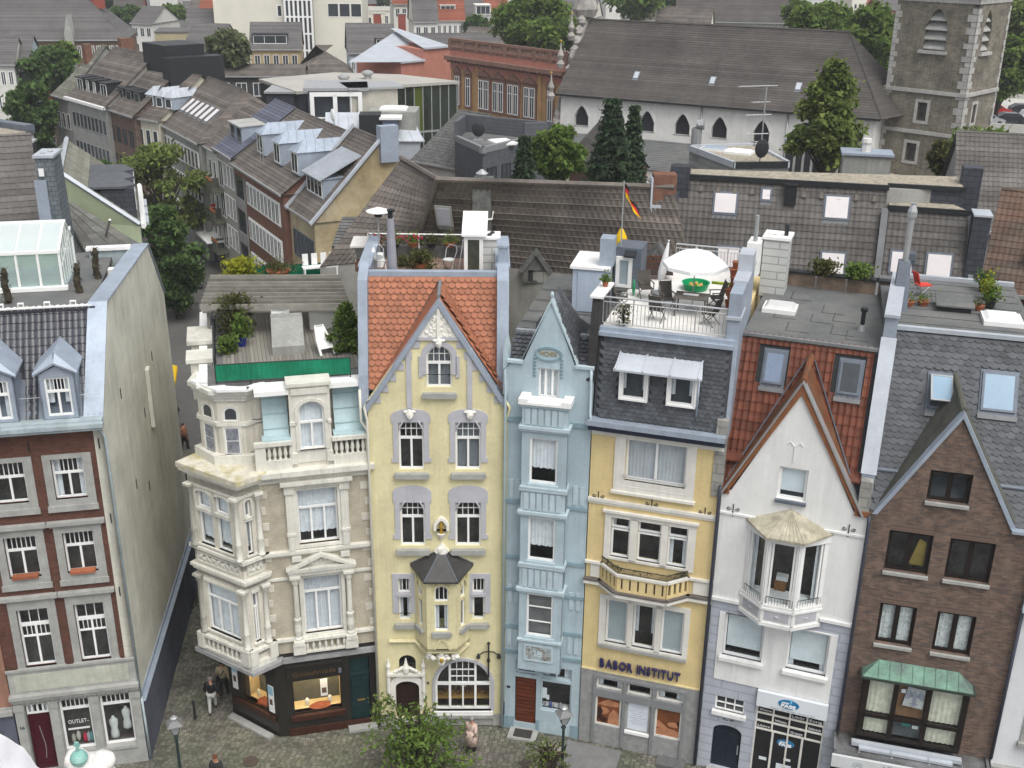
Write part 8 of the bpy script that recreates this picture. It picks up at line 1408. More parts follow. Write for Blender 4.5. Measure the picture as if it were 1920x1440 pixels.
def tree(name, label, px, top, bot, wpx, y, kind='mid', n=4000, s=.5, shape='round', trunk=True, cat='tree', z0=0., group=None, seed=1):
    rr = RR(seed + int(px)); c = aty(px, (top + bot) / 2, y); sc = (y ** 2 + (CAM_H - c.z) ** 2) ** .5 / F_PX; zt, zb = aty(px, top, y).z, aty(px, bot, y).z; rad = wpx * sc / 2; h = zt - zb
    x0 = atz(px, (top + bot) / 2, c.z).x; t = thing(name, label, cat, (x0, y, z0), rr.uniform(0, 6), group); pts = []; lim = MB(); zb -= z0; zt -= z0
    if shape == 'fir':
        lv = max(9, int(h / .55))
        for i in range(lv):
            f = i / lv; R_ = rad * (1 - f) ** 1.05 * rr.uniform(.85, 1.1) + .05; z = zb + h * f; nb = max(5, int(11 * (1 - f) + 3))
            for k in range(nb):
                a = 6.283 * (k + rr.random() * .6) / nb + i; L_ = R_ * rr.uniform(.7, 1.15); lim.tube([(0, 0, z), (cos(a) * L_, sin(a) * L_, z - L_ * .28)], [.04, .015], 3, False)
                for q in range(max(3, int(n / lv / nb))): r = L_ * rr.random() ** .6; pts.append((cos(a) * r + rr.gauss(0, .08 * rad), sin(a) * r + rr.gauss(0, .08 * rad), z - r * .28 - abs(rr.gauss(0, .12))))
    else:
        m = 60 if shape != 'cone' else 70; bl_ = []
        for i in range(m):
            f = rr.random();
            if shape == 'cone': f = (i + .5) / m; R_ = rad * min(1, 1.35 * (1 - f) ** .8) * (.75 + .25 * (f > .12))
            else: R_ = rad * (1 - (2 * f - 1) ** 2) ** .5
            a = rr.uniform(0, 6.283); q = R_ * rr.uniform(.3, .95); p = V((cos(a) * q, sin(a) * q, zb + h * (.1 + .8 * f))); bl_.append((p, rad * rr.uniform(.14, .30))); lim.tube([(0, 0, max(0, zb + h * (.1 + .8 * f) - rad * .8)), p * .6 + V((0, 0, p.z * .4)), p], [.05 + .02 * rad, .03 + .01 * rad, .02], 4, False)
        for i in range(n):
            p, r = bl_[rr.randrange(m)]; d = V((rr.gauss(0, 1), rr.gauss(0, 1), rr.gauss(0, 1))).normalized(); e = r * (rr.random() ** .3) * (1.5 if rr.random() < .15 else 1); pts.append(p + V((d.x * e, d.y * e, d.z * e * (.62 if shape == 'layer' else .9))))
    b = MB(); leaves(b, pts, s, rr, .35 if shape == 'fir' else .15 if kind != 'willow' else .6); ob('crown', b, LG[kind], t)
    if trunk: lim.tube([(0, 0, 0), (.1 * rad, 0, zb * .6 + .2), (0, 0, zb + h * .75)], [.09 * rad + .06, .07 * rad + .05, .03], 7); ob('trunk', lim, BARK, t)
    return t
tree('street_tree', 'tall light green street tree with layered crown above the shopping street', 298, 262, 455, 200, 103, 'light', 8000, .42, 'layer'); tree('street_tree', 'dark lower street tree rising beside the pale side wall', 322, 372, 588, 135, 87, 'dark', 10000, .4, 'layer')
tree('street_tree', 'small green street tree before the concrete office', 192, 300, 335, 40, 110, 'dark', 900, .4)
tree('round_tree', 'big dark round tree beside the long brick terrace', 92, 92, 160, 95, 150, 'dark', 7000, .6); tree('round_tree', 'dark street trees mass at the left edge below the terrace', 62, 148, 300, 95, 128, 'dark', 8000, .55, seed=4); tree('round_tree', 'lighter green tree before the end of the long terrace', 156, 55, 88, 62, 190, 'mid', 2600, .9); tree('round_tree', 'green tree left of the stone gable of the terrace', 118, 82, 120, 50, 165, 'mid', 2500, .8)
tree('willow_tree', 'pale feathery willow between white house and ochre flats', 430, 50, 128, 80, 150, 'willow', 6500, .6, 'layer'); tree('round_tree', 'huge round green tree left of the church roof', 1012, -8, 112, 172, 172, 'mid', 14000, .65)
for i, (px, a, b_, w_, y, k) in enumerate(((1545, 8, 80, 120, 150, 'mid'), (1632, 8, 150, 130, 142, 'mid'), (1690, 30, 130, 110, 150, 'mid'), (1895, -10, 120, 120, 165, 'light'), (1885, 60, 190, 110, 155, 'mid'), (1580, 60, 150, 120, 150, 'mid'))): tree('leafy_tree', 'leafy green tree ' + ('behind the church ridge end, farthest left', 'behind the church apse beside the tower', 'touching the left edge of the tower top', 'at the top right corner, yellowish', 'right of the tower above the car deck', 'low behind the church hip')[i], px, a, b_, w_, y, k, 8000, .62, seed=i)
for i, (px, a, b_, w_, y, k) in enumerate(((78, -4, 20, 70, 330, 'light'), (150, -20, 22, 100, 330, 'dark'), (215, -25, 24, 100, 340, 'dark'), (238, 12, 50, 60, 260, 'dark'), (325, 14, 30, 50, 280, 'mid'), (1190, -25, 26, 110, 240, 'mid'), (1275, -25, 20, 90, 260, 'dark'), (890, 34, 62, 45, 230, 'dark'), (820, -20, 6, 90, 380, 'mid'), (700, -25, 2, 110, 400, 'dark'), (1440, -30, 6, 120, 330, 'mid'), (30, 18, 48, 60, 300, 'mid'), (272, 18, 44, 44, 270, 'mid'), (500, -16, 12, 60, 380, 'dark'), (610, -10, 10, 70, 420, 'mid'), (1500, 6, 46, 60, 200, 'mid'))): tree('distant_tree', 'distant ' + {'light': 'bright', 'dark': 'dark', 'mid': 'mid'}[k] + ' green tree ' + ('above the flat hall', 'at the top edge left of centre terrace', 'dark grove by the terrace end', 'beside the stepped white block', 'behind the stepped block', 'above the church roof', 'over the church ridge middle', 'beside the white cottage', 'behind the red roof', 'behind the clinic', 'above the grey church roof', 'at the top left corner', 'right of the dark grove', 'behind the clinic stair tower', 'above the long clinic wing', 'beside the dark brick block')[i], px, a, b_, w_, y, k, 2600, 1.15, seed=i, group='distant trees along the top of the view')
tree('spruce_tree', 'tall dark spruce in front of the white church aisle', 1146, 172, 352, 112, 84, 'fir', 11000, .34, 'fir'); tree('spruce_tree', 'slimmer spruce right behind the tall one', 1187, 186, 350, 66, 86, 'fir', 6000, .32, 'fir'); tree('spruce_tree', 'small grey green spruce beside the grey box', 983, 246, 345, 56, 74, 'fir', 4000, .32, 'fir')
tree('bushy_tree', 'bright green bushy tree between grey box and spruces', 1048, 232, 345, 100, 75, 'mid', 7000, .34); tree('conical_tree', 'broad conical green tree in front of the church apse', 1556, 98, 318, 148, 80, 'light', 9500, .36, 'cone'); tree('leafy_tree', 'low leafy crown at the foot of the tower', 1852, 250, 305, 150, 78, 'mid', 6000, .38); tree('leafy_tree', 'thin ivy clad shrub beside the old chimney under the tower', 1765, 262, 325, 50, 70, 'oliv', 1500, .3)
tree('square_tree', 'loose green young tree on the square before the arched shop window', 785, 1335, 1475, 195, 33.2, 'mid', 3000, .15, 'layer'); tree('square_tree', 'thin sprig of the young tree reaching to the doorway', 722, 1300, 1360, 60, 34.2, 'light', 260, .13, 'layer', False, 'shrub'); tree('square_tree', 'sparse yellowing sapling by the right street lamp', 1030, 1385, 1450, 90, 33, 'light', 420, .13, 'layer')
def pot(name, label, p, r, h, m, leaf='mid', n=120, s=.09, hh=.35, cat='potted plant', group=None):
    t = thing(name, label, cat, p, 0, group); ob('pot', MB().lathe([(r * .7, 0), (r, h), (r * 1.1, h), (r * 1.1, h + .03), (r * .8, h + .03)], n=10), m, t); rr = RR(int(p[0] * 100)); b = MB(); leaves(b, [(rr.gauss(0, r * .8), rr.gauss(0, r * .8), h + abs(rr.gauss(0, hh * .5)) + .03) for _ in range(n)], s, rr, 0); ob('foliage', b, LG[leaf], t); return t
def shrub(label, p, r, h, leaf, n=900, s=.12, name='shrub', tub=None):
    t = thing(name, label, 'shrub', p); rr = RR(int(p[1] * 77)); b = MB(); leaves(b, [V((rr.gauss(0, r * .42), rr.gauss(0, r * .42), 0)) + V((0, 0, h * (rr.random() ** .7))) for _ in range(n)], s, rr, 0); ob('foliage', b, LG[leaf], t); b = MB()
    for k in range(6): b.tube([(0, 0, 0), (rr.gauss(0, r * .3), rr.gauss(0, r * .3), h * .8)], .012, 4, False)
    ob('stems', b, BARK, t)
    if tub: ob('tub', MB().lathe([(r * .5, 0), (r * .6, .35), (r * .62, .36)], n=10), tub, t)
    return t
TC = mat('terracotta', (.30, .10, .05), .8, .15, 4, .1, rnd=.2)
# corner house deck
FCd = lambda u, d, z=14.93: FC.w(u, d, z)
pot('potted_shrub', 'blue glazed pot with spiky green plant on the corner deck', FCd(-.2, 4.7), .2, .35, mat('blue_glaze', (.015, .03, .22), .2, .1), 'mid', 350, .16, .8); shrub('feathery green shrub at the back left of the corner deck', FCd(-.4, 6.0), .8, 1.6, 'oliv', 1400, .14); shrub('low green leaves beside the blue pot at the deck edge', FCd(-.75, 4.0), .4, .6, 'mid', 400, .16)
tree('fir_tree', 'small bushy green conifer at the right end of the corner deck', 650, 562, 668, 82, FCd(3.45, 3.6).y, 'mid', 4200, .12, 'cone', z0=14.93); shrub('bright yellow green maple shrub behind the pergola', FC.w(.0, 10.9, 15.6), .7, 1.0, 'yellow', 1300, .16); shrub('clipped pale green ball behind the pergola', FC.w(.75, 10.5, 15.5), .35, .6, 'light', 500, .08); pot('flower_tub', 'brown tub of reddish flowers behind the pergola', FC.w(1.6, 10.9, 15.7), .5, .35, TC, 'oliv', 500, .1, .4)
screen('canvas_screen', 'dark green canvas screen behind the pergola', ((-.2, 11.4, 15.4), (3.6, 11.3, 15.4)), .75)
t = thing('skylight_hood', 'grey metal skylight hood with white framed dome on the corner deck', 'skylight', FCd(1.5, 4.1), FC.a); ob('hood', MB().ext([(-.62, -.8, 0), (-.62, -.8, .35), (-.55, .7, 1.0), (-.55, 1.2, 1.0), (-.55, 1.2, 0)], (1.2, 0, 0)), mat('dull_sheet', (.30, .30, .28), .5, .15, 1, .05, st=.2), t); b = MB(); b.box(-.5, .2, 1.3, 2.1, .5, 1.05); ob('frame', b, WHITE, t); ob('dome', MB().box(-.4, .1, 1.38, 2.0, 1.05, 1.2), mat('milky_dome', ()), t)
t = thing('white_cabinet', 'white metal cabinet with grey top at the back of the corner deck', 'cabinet', FCd(3.0, 6.3), FC.a); ob('body', MB().box(-.5, .5, -.3, .3, 0, .85), WHITE, t); ob('top', MB().box(-.55, .55, -.36, .36, .85, .92).box(-.45, .45, -.25, .3, .92, 1.0), STEEL, t)
t = thing('white_lounger', 'white plastic folding lounger leaning beside the conifer', 'lounger', FCd(2.75, 3.3), FC.a + .3); ob('frame', MB().tube([(-.25, -.5, .05), (-.2, .0, .5), (-.1, .4, .95), (.2, .4, .95), (.3, 0, .5), (.3, -.5, .05)], .05, 6), WHITE, t); ob('seat', MB().ext([(-.22, -.3, .25), (.28, -.3, .25), (.2, .38, .9), (-.12, .38, .9)], (0, .03, .02)), WHITE, t)
t = thing('deck_railing', 'dark railing with lamps along the left edge of the corner deck', 'railing', FC.w(0, 0), FC.a); b = MB()
for k in range(8): b.tube([(-1.2, 1.1 + k, 14.9), (-1.2, 1.1 + k, 15.85)], .025, 5)
b.tube([(-1.2, 1.1, 15.85), (-1.2, 8.1, 15.85)], .025, 5); ob('rail', b, IRON, t); ob('lamp', MB().lathe([(.08, 15.85), (.1, 16.0), (.05, 16.1)], (-1.2, 5.1, 0), 8), IRON, t)
t = thing('white_bench', 'white slatted garden bench behind the pergola', 'bench', FC.w(3.4, 11.0, 15.7), FC.a + .1)
for k in range(4): ob('slat', MB().box(-.75 + .4 * k, -.5 + .4 * k, 0, .04, .5, 1.0), WHITE, t)
ob('seat', MB().box(-.8, .75, -.4, 0, .42, .48), WHITE, t); [ob('leg', MB().box(x, x + .06, -.4, 0, 0, .42), WHITE, t) for x in (-.75, .65)]
# terrace of the yellow house
Y = lambda u, d, z=17.75: FY.w(u, d, z)
t = thing('patio_heater', 'patio heater with round white reflector on the yellow house terrace', 'patio heater', Y(.1, 5.2), 0); ob('reflector', MB().lathe([(.06, 2.32), (.46, 2.18), (.46, 2.15), (.1, 2.24)], n=20), WHITE, t); ob('burner', MB().lathe([(.14, 1.95), (.18, 2.15)], n=10), IRON, t); ob('pole', MB().tube([(0, 0, .3), (0, 0, 1.95)], .035), STEEL, t); ob('base', MB().lathe([(.2, 0), (.18, .5), (.05, .55)], n=10), WHITE, t)
t = thing('tapering_flue', 'tall tapering grey metal flue on the orange tiled roof edge', 'flue', Y(.8, 2.75, 17.7)); ob('shaft', MB().tube([(0, 0, 0), (-.03, 0, 2.55)], [.21, .13], 12), mat('lilac_grey_metal', (.29, .29, .33), .5, .1, 2, .05, st=.15), t); ob('cap', MB().tube([(-.03, 0, 2.5), (-.03, 0, 2.8)], .09, 10).lathe([(.14, 2.8), (.16, 2.86), (.05, 2.9)], n=10), IRON, t)
t = thing('roof_exit', 'white framed glass door box on the terrace of the yellow house', 'roof exit', Y(0, 0, 17.75)); ob('frame', MB().ring(rect(3.28, 4.0, 0, 1.5), rect(3.42, 3.86, .15, 1.36), 4.2, 4.3).box(3.3, 3.34, 4.3, 5.5, 0, 1.45).box(3.96, 4.0, 4.3, 5.5, 0, 1.45), WHITE, t); ob('pane', MB().box(3.4, 3.88, 4.24, 4.26, .1, 1.38), mat('dim_pane', (.06, .065, .05), .08, .3, 2, 0, spec=.6), t); ob('hood', MB().ext([(3.2, 4.1, 1.5), (4.15, 4.1, 1.5), (4.15, 5.6, 2.05), (3.2, 5.6, 2.05)], (0, 0, .08)), WHITE, t); ob('cable', MB().tube([(3.26, 4.15, 1.4), (3.05, 4.0, 0)], .02), STEEL, t)
t = thing('grey_stack', 'grey panelled chimney stack with three vent caps beside the roof exit', 'chimney', Y(4.35, 4.3, 17.6)); ob('stack', MB().box(-.3, .35, -.1, .8, 0, 1.5), mat('pale_grey_panel', ()), t); ob('top', MB().box(-.36, .41, -.16, .86, 1.5, 1.58), WHITE, t); ob('vents', MB().blob((0, .2, 1.62), (.1, .1, .05), 6, 4).blob((.1, .5, 1.62), (.1, .1, .05), 6, 4), IRON, t)
t = thing('terrace_rail', 'white rail with flower boxes along the back of the yellow house terrace', 'railing', Y(0, 0)); ob('rail', MB().tube([(-.6, 6.3, 1.0), (3.2, 6.3, 1.0)], .03).tube([(-.6, 6.3, 0), (-.6, 6.3, 1.0)], .03).tube([(1.4, 6.3, 0), (1.4, 6.3, 1.0)], .03), WHITE, t); ob('back_wall', MB().box(-.6, 4.6, 6.45, 6.6, -.6, .45), SLR, t)
for k in range(5): pot('flower_box', ('dark box with olive leaves at the left end', 'terracotta box with light leaves second from left', 'dark box with green leaves in the middle', 'terracotta box with olive leaves second from right', 'dark box with light leaves beside the roof exit')[k] + ' of the terrace rail', Y(-.1 + .72 * k, 6.25, 18.25), .22, .16, IRON if k % 2 else TC, ('oliv', 'light', 'mid')[k % 3], 220, .09, .35, 'flower box', 'flower boxes along the terrace rail of the yellow house')
t = thing('geraniums', 'cluster of red geranium blooms in the terrace flower boxes', 'flowers', Y(0, 6.2, 18.6)); rr = RR(2); b = MB()
for k in range(46): b.blob((rr.choice((-.1, .5, .9, 1.5)) + rr.gauss(0, .12), rr.gauss(0, .06), rr.gauss(.03, .06)), .045, 5, 4)
ob('blooms', b, mat('red_bloom', (.4, .03, .05), .7, .2, 5, 0, c2=(.35, .08, .12)), t)
shrub('bushy variegated shrub in the middle of the yellow house terrace', Y(1.75, 4.5), .55, .8, 'oliv', 1300, .1, tub=TC); shrub('dry low shrub behind the flue of the yellow terrace', Y(1.0, 5.2, 17.75), .4, .35, 'oliv', 350, .09)
t = thing('lantern_shelter', 'pale stone lantern like shelter at the left corner of the yellow terrace', 'shelter', Y(-.65, 5.9, 17.6)); ob('posts', MB().box(-.25, -.2, -.25, -.2, .2, .8).box(.2, .25, -.25, -.2, .2, .8).box(-.25, .25, .1, .2, .2, .8), STONE, t); ob('top', MB().ext([(-.4, -.45, .8), (.4, -.45, .8), (.35, .35, 1.0), (-.35, .35, 1.0)], (0, 0, .06)), mat('pale_stone', (.55, .53, .5), .8), t); ob('brick_base', MB().box(-.25, .5, -.3, .3, -.2, .2), mat('old_orange_brick', ()), t)
def wire_chair(label, p, rz):
    t = thing('metal_chair', label, 'chair', p, rz, 'curved metal chairs on the yellow terrace'); b = MB().tube([(-.22, -.22, 0), (-.2, .05, .45), (-.24, .22, .8), (-.14, .3, .95), (.14, .3, .95), (.24, .22, .8), (.2, .05, .45), (.22, -.22, 0)], .02).tube([(-.22, .25, 0), (-.2, -.2, .45), (.2, -.2, .45), (.22, .25, 0)], .02); ob('frame', b, STEEL, t); ob('seat', MB().lathe([(.22, .44), (.22, .47)], n=12), mat('white_seat', (.6, .6, .58), .6), t)
wire_chair('curved metal chair with white cushion under the patio heater', Y(.15, 4.5), .4); wire_chair('dark curved metal chair right of the terrace shrub', Y(2.8, 4.6), -.5)
t = thing('bistro_table', 'round metal bistro table in front of the patio heater', 'table', Y(.0, 3.9), 0); ob('top', MB().lathe([(.35, .7), (.36, .72)], n=16), STEEL, t); ob('leg', MB().tube([(-.3, 0, 0), (0, 0, .4), (.3, .1, 0)], .018).tube([(0, 0, .4), (0, 0, .7)], .02), STEEL, t); ob('candle', MB().lathe([(.08, .72), (.1, .9), (.03, 1.1)], n=8), WHITE, t)
# roof terrace of the salon house
A_ = lambda u, d, z=17.2: FA.w(u, d, z)
WC = mat('white_canvas', (.80, .80, .79), .7, .03, 2, .03)
t = thing('parasol', 'large open white parasol over the wooden table on the roof terrace', 'parasol', A_(2.7, 3.7), FA.a); b = MB(); n = 8; R_ = 1.18
ap = V((0, 0, 2.28)); e = [V((R_ * cos(2 * pi * k / n), R_ * sin(2 * pi * k / n), 1.72)) for k in range(n)]; md = [(p + V((0, 0, .0))) * .55 + V((0, 0, 2.12 * .45 + .18)) for p in e]
for k in range(n):
    p, q, mp, mq = e[k], e[(k + 1) % n], md[k], md[(k + 1) % n]; b.add([ap, mp, mq, p, q, (p + q) / 2 + V((0, 0, -.0)), p - V((0, 0, .13)), q - V((0, 0, .13))], [(0, 1, 2), (1, 3, 4, 2), (3, 6, 7, 4)])
ob('canopy', b, WC, t); ob('pole', MB().tube([(0, 0, 0), (0, 0, 2.3)], .022).blob((0, 0, 2.32), .04, 6, 4), STEEL, t); ob('base', MB().lathe([(.25, 0), (.25, .07), (.05, .1)], n=12), STEEL, t)
for k in range(n): ob('rib', MB().tube([V((0, 0, 1.95)), e[k] - V((0, 0, .02))], .008, 4), STEEL, t)
def closed(name, label, p, h, r, m, tilt, cat='parasol'):
    t = thing(name, label, cat, p, 0); t.rotation_euler = (0, tilt, FA.a); b = MB(); n = 20; vs = [V(((r * (1 + .25 * (k % 2)) * f) * cos(2 * pi * k / n), (r * (1 + .25 * (k % 2)) * f) * sin(2 * pi * k / n), z)) for z, f in ((h * .28, .75), (h * .42, 1), (h * .7, .7), (h * .97, .2)) for k in range(n)]; b.add(vs, [(i * n + k, i * n + (k + 1) % n, (i + 1) * n + (k + 1) % n, (i + 1) * n + k) for i in range(3) for k in range(n)]); ob('cloth', b, m, t, smooth=True); ob('pole', MB().tube([(0, 0, 0), (0, 0, h)], .02), STEEL, t); ob('tip', MB().blob((0, 0, h), .035, 6, 4), WHITE, t); ob('base', MB().lathe([(.22, 0), (.22, .06)], n=10), STEEL, t)
closed('closed_parasol', 'furled white parasol leaning on the roof terrace', A_(1.2, 5.0, 17.25), 2.1, .13, WC, .14); closed('closed_umbrella', 'furled bright yellow umbrella behind the roof terrace door', A_(-.75, 7.2, 18.0), 1.1, .24, mat('yellow_canvas', (.68, .44, .01), .6, .08, 3), 0.)
GWD = mat('grey_garden_wood', (.115, .105, .09), .8, .2, 5, .2); GFB = mat('taupe_fabric', (.075, .068, .06), .9, .2, 6, .1)
t = thing('garden_table', 'grey wooden garden table under the white parasol', 'table', A_(2.75, 3.05), FA.a)
for k in range(6): ob('board', MB().box(-.6, .6, -.42 + .14 * k, -.29 + .14 * k, .68, .72), GWD, t)
for x in (-.55, .5):
    for y in (-.38, .33): ob('leg', MB().box(x, x + .05, y, y + .05, 0, .68), GWD, t)
o = thing('table_tray', 'white papers lying on the garden table', 'tray', A_(2.72, 3.1, 17.925), FA.a); ob('sheet', MB().box(-.28, .26, -.1, .14, 0, .012), WHITE, o); ob('edge', MB().ring(rect(-.3, .28, 0, .02), rect(-.26, .24, .002, .018), -.12, -.1), STEEL, o)
def gchair(first=[]):
    t = thing('garden_chair', 'folding wooden garden chair', 'chair', (0, 0, 0), 0, 'folding garden chairs on the roof terrace'); ob('backrest', MB().ext([(-.21, .17, .45), (.21, .17, .45), (.21, .34, 1.0), (-.21, .34, 1.0)], (0, .02, 0)), GFB, t); ob('seat', MB().box(-.22, .22, -.22, .2, .41, .44), GFB, t)
    for x in (-.24, .22): ob('leg', MB().tube([(x, -.25, 0), (x, .18, .45), (x, .36, 1.03)], .018, 5), GWD, t); ob('leg', MB().tube([(x, .28, 0), (x, -.22, .42)], .018, 5), GWD, t); ob('armrest', MB().box(x, x + .04, -.22, .25, .62, .65).box(x, x + .03, -.2, -.17, .42, .62), GWD, t)
    return t
g0_ = gchair()
for i, (u, d, rz, lb) in enumerate(((1.72, 2.0, pi - .2, 'folding garden chair with its back to the front railing'), (1.85, 3.3, .5, 'folding garden chair left of the grey table'), (.85, 4.4, .5, 'dark folding garden chair near the orange tiles'), (3.5, 4.1, -1.2, 'folding garden chair right of the table beside the pots'), (.25, 2.9, 1.8, 'folding garden chair at the left end of the front railing'), (3.55, 2.2, -2, 'folding garden chair in the right corner of the railing'))):
    c = g0_ if i == 0 else copy_tree(g0_); c.location = A_(u, d); c.rotation_euler = (0, 0, FA.a + rz); c['label'] = lb
t = thing('paddling_tub', 'round bright green plastic tub with toys on the white deck', 'tub', A_(2.45, 6.2)); GP_ = mat('bright_green_plastic', (.0, .26, .09), .35, .05); b = MB(); b.lathe([(.42, 0), (.52, .26), (.55, .28), (.48, .27), (.4, .05)], n=20); ob('tub', b, GP_, t); b = MB(); [b.blob((.2 * cos(k * 1.3), .2 * sin(k * 1.3), .16), .09, 8, 5) for k in range(5)]; ob('toys', b, mat('toy_mix', (.5, .3, .1), .5, .6, 9, 0, c2=(.3, .5, .05)), t)
t = thing('green_disc', 'green plastic disc leaning by the dark door box', 'toy', A_(.35, 4.6)); ob('disc', MB().blob((0, 0, .32), (.06, .2, .32), 10, 7), GP_, t); t = thing('green_towel', 'lime green towel over a chair beside the terracotta pots', 'towel', A_(3.6, 4.5, 18.0), FA.a); ob('cloth', MB().box(-.35, .3, -.06, .06, 0, .08), mat('lime_cloth', (.4, .55, .03), .9, .1), t)
for k in range(9): pot('terracotta_pot', 'terracotta pot by the party wall, ' + ('lowest of the tall pile', 'second from the bottom of the tall pile', 'third from the bottom of the tall pile', 'fourth from the bottom of the tall pile', 'second from the top of the tall pile', 'topmost of the tall pile', 'lowest of the short pile', 'middle of the short pile', 'topmost of the short pile')[k], A_(4.0 + .06 * sin(k * 3), 4.9 + .1 * cos(k * 5) - .09 * k * (k > 5), 17.2 + .26 * (k if k < 6 else k - 6)), .16, .24, TC, 'oliv', 14, .06, .1, 'flower pot', 'terracotta pots stacked beside the party wall')
t = thing('terrace_door', 'dark box with white framed door opening on the roof terrace', 'roof exit', FA.w(0, 0, 17.2), FA.a); ob('box', MB().box(-.6, .42, 5.4, 6.6, 0, 1.6), ZINCD, t); ob('frame', MB().ring(rect(-.52, .1, .05, 1.25), rect(-.38, -.04, .16, 1.12), 5.3, 5.4), WHITE, t); ob('pane', MB().box(-.4, -.02, 5.36, 5.38, .1, 1.15), mat('frosted_film', ()), t); ob('lamp', MB().ext([(-.2, 5.1, 1.3), (.25, 5.1, 1.3), (.25, 5.4, 1.45), (-.2, 5.4, 1.45)], (0, 0, .06)), IRON, t)
t = thing('tile_heap', 'small lean to of orange clay tiles on the roof terrace', 'tiles', A_(.75, 7.2));
for k in range(5):
    for j in range(3): ob('tile', MB().lathe([(.1, 0), (.1, .34)], (0, 0, 0), 8, 0, pi), mat('salmon_tile', (.50, .19, .11), .8, .2, 5, .1, rnd=.25), t).matrix_local = MT((-.42 + .21 * k, -.3 + .3 * j, .3 + .14 * j)) @ MRo(-1.1, 4, 'X')
ob('bed', MB().ext([(-.55, -.4, .22), (.6, -.4, .22), (.6, .6, .65), (-.55, .6, .65)], (0, 0, .04)), WOODD, t)
pot('potted_plant', 'small terracotta pot with green plant on the white party wall cap', FA.w(-.1, 1.6, 18.38), .11, .16, TC, 'mid', 110, .1, .28); shrub('yellowing climber behind the front railing of the roof terrace', A_(.75, .95, 17.25), .3, .75, 'oliv', 260, .1)
t = thing('flag_pole', 'slim flagpole with a limp black red gold flag on the roof terrace', 'flag', A_(-.42, 5.6), FA.a); ob('pole', MB().tube([(0, 0, 0), (0, 0, 4.1)], .025), STEEL, t)
FLG = [mat('flag_black', (.012, .012, .014), .7), mat('flag_red', (.55, .02, .03), .7), mat('flag_gold', (.75, .45, .01), .7)]
for s_ in range(3):
    b = MB(); vs = []; n = 16
    for i in range(n + 1):
        f = i / n; w0 = .36 * (1 - .45 * f)
        for j in (0, 1): h = (s_ + j) / 3; vs.append((.04 + .62 * f + .06 * sin(f * 9) + (h - .5) * .1, .1 * sin(f * 11 + h * 3), 4.02 - 1.2 * f - (1 - h) * 0 - h * w0 * 1.5 + .1 * f))
    b.add(vs, [(2 * i, 2 * i + 2, 2 * i + 3, 2 * i + 1) for i in range(n)]); ob('stripe', b, FLG[s_], t, smooth=True)
# planters and clinker house roof pots
for k, (u, lf) in enumerate(((1.9, 'oliv'), (3.2, 'mid'))): shrub(('dry straw coloured grass in the left parapet planter', 'green grass tuft in the right parapet planter')[k], FF.w(u, 8.7, 17.62), .55, .5, lf, 700, .13)
for k, (u, d, lf, lb) in enumerate(((.8, 6.2, 'mid', 'terracotta pot beside the zinc chimney on the felt roof'), (1.3, 6.4, 'mid', 'terracotta bowl with green plant left of the roof hatch'), (3.2, 6.45, 'oliv', 'terracotta bowl with sparse twigs right of the roof hatch'))): pot('terracotta_bowl', lb, FO.w(u, d, 17.46), .2, .16, TC, lf, 60, .1, .25)
for k, (d, lf, r, lb) in enumerate(((8.9, 'dark', .2, 'dark green pot plant farthest back on the felt roof'), (7.8, 'yellow', .15, 'yellow flowering pot plant in the row on the felt roof'), (6.8, 'mid', .2, 'green pot plant nearest in the row on the felt roof'))): pot('potted_plant', lb, FO.w(3.62, d, 17.46), r, .3, IRON, lf, 260, .12, .5)
t = thing('red_chair', 'bright red folding chair on the felt roof by the steel flue', 'chair', FO.w(1.3, 7.6, 17.46), FO.a + .5); RC = mat('red_plastic', (.6, .05, .03), .5); ob('seat', MB().box(-.2, .3, -.2, .2, .42, .46), RC, t); ob('backrest', MB().ext([(-.22, -.2, .5), (-.22, .2, .5), (-.38, .2, .95), (-.38, -.2, .95)], (.03, 0, 0)), RC, t); [ob('leg', MB().tube([(x, y, 0), (-x, y, .44)], .018, 5), STEEL, t) for x in (-.22, .22) for y in (-.18, .18)]
pot('window_flowers', 'flower box with pink red blooms on the right edge white house', FW.w(2.0, -.25, 3.95), .3, .1, IRON, 'mid', 420, .12, .35, 'flower box'); t = thing('pink_blooms', 'pink and orange blooms in the white house flower box', 'flowers', FW.w(2.0, -.35, 4.3)); rr = RR(3); b = MB(); [b.blob((rr.gauss(0, .22), rr.gauss(0, .1), rr.gauss(0, .1)), .05, 5, 4) for k in range(26)]; ob('blooms', b, mat('pink_bloom', (.5, .12, .09), .7, .2, 5, 0), t)
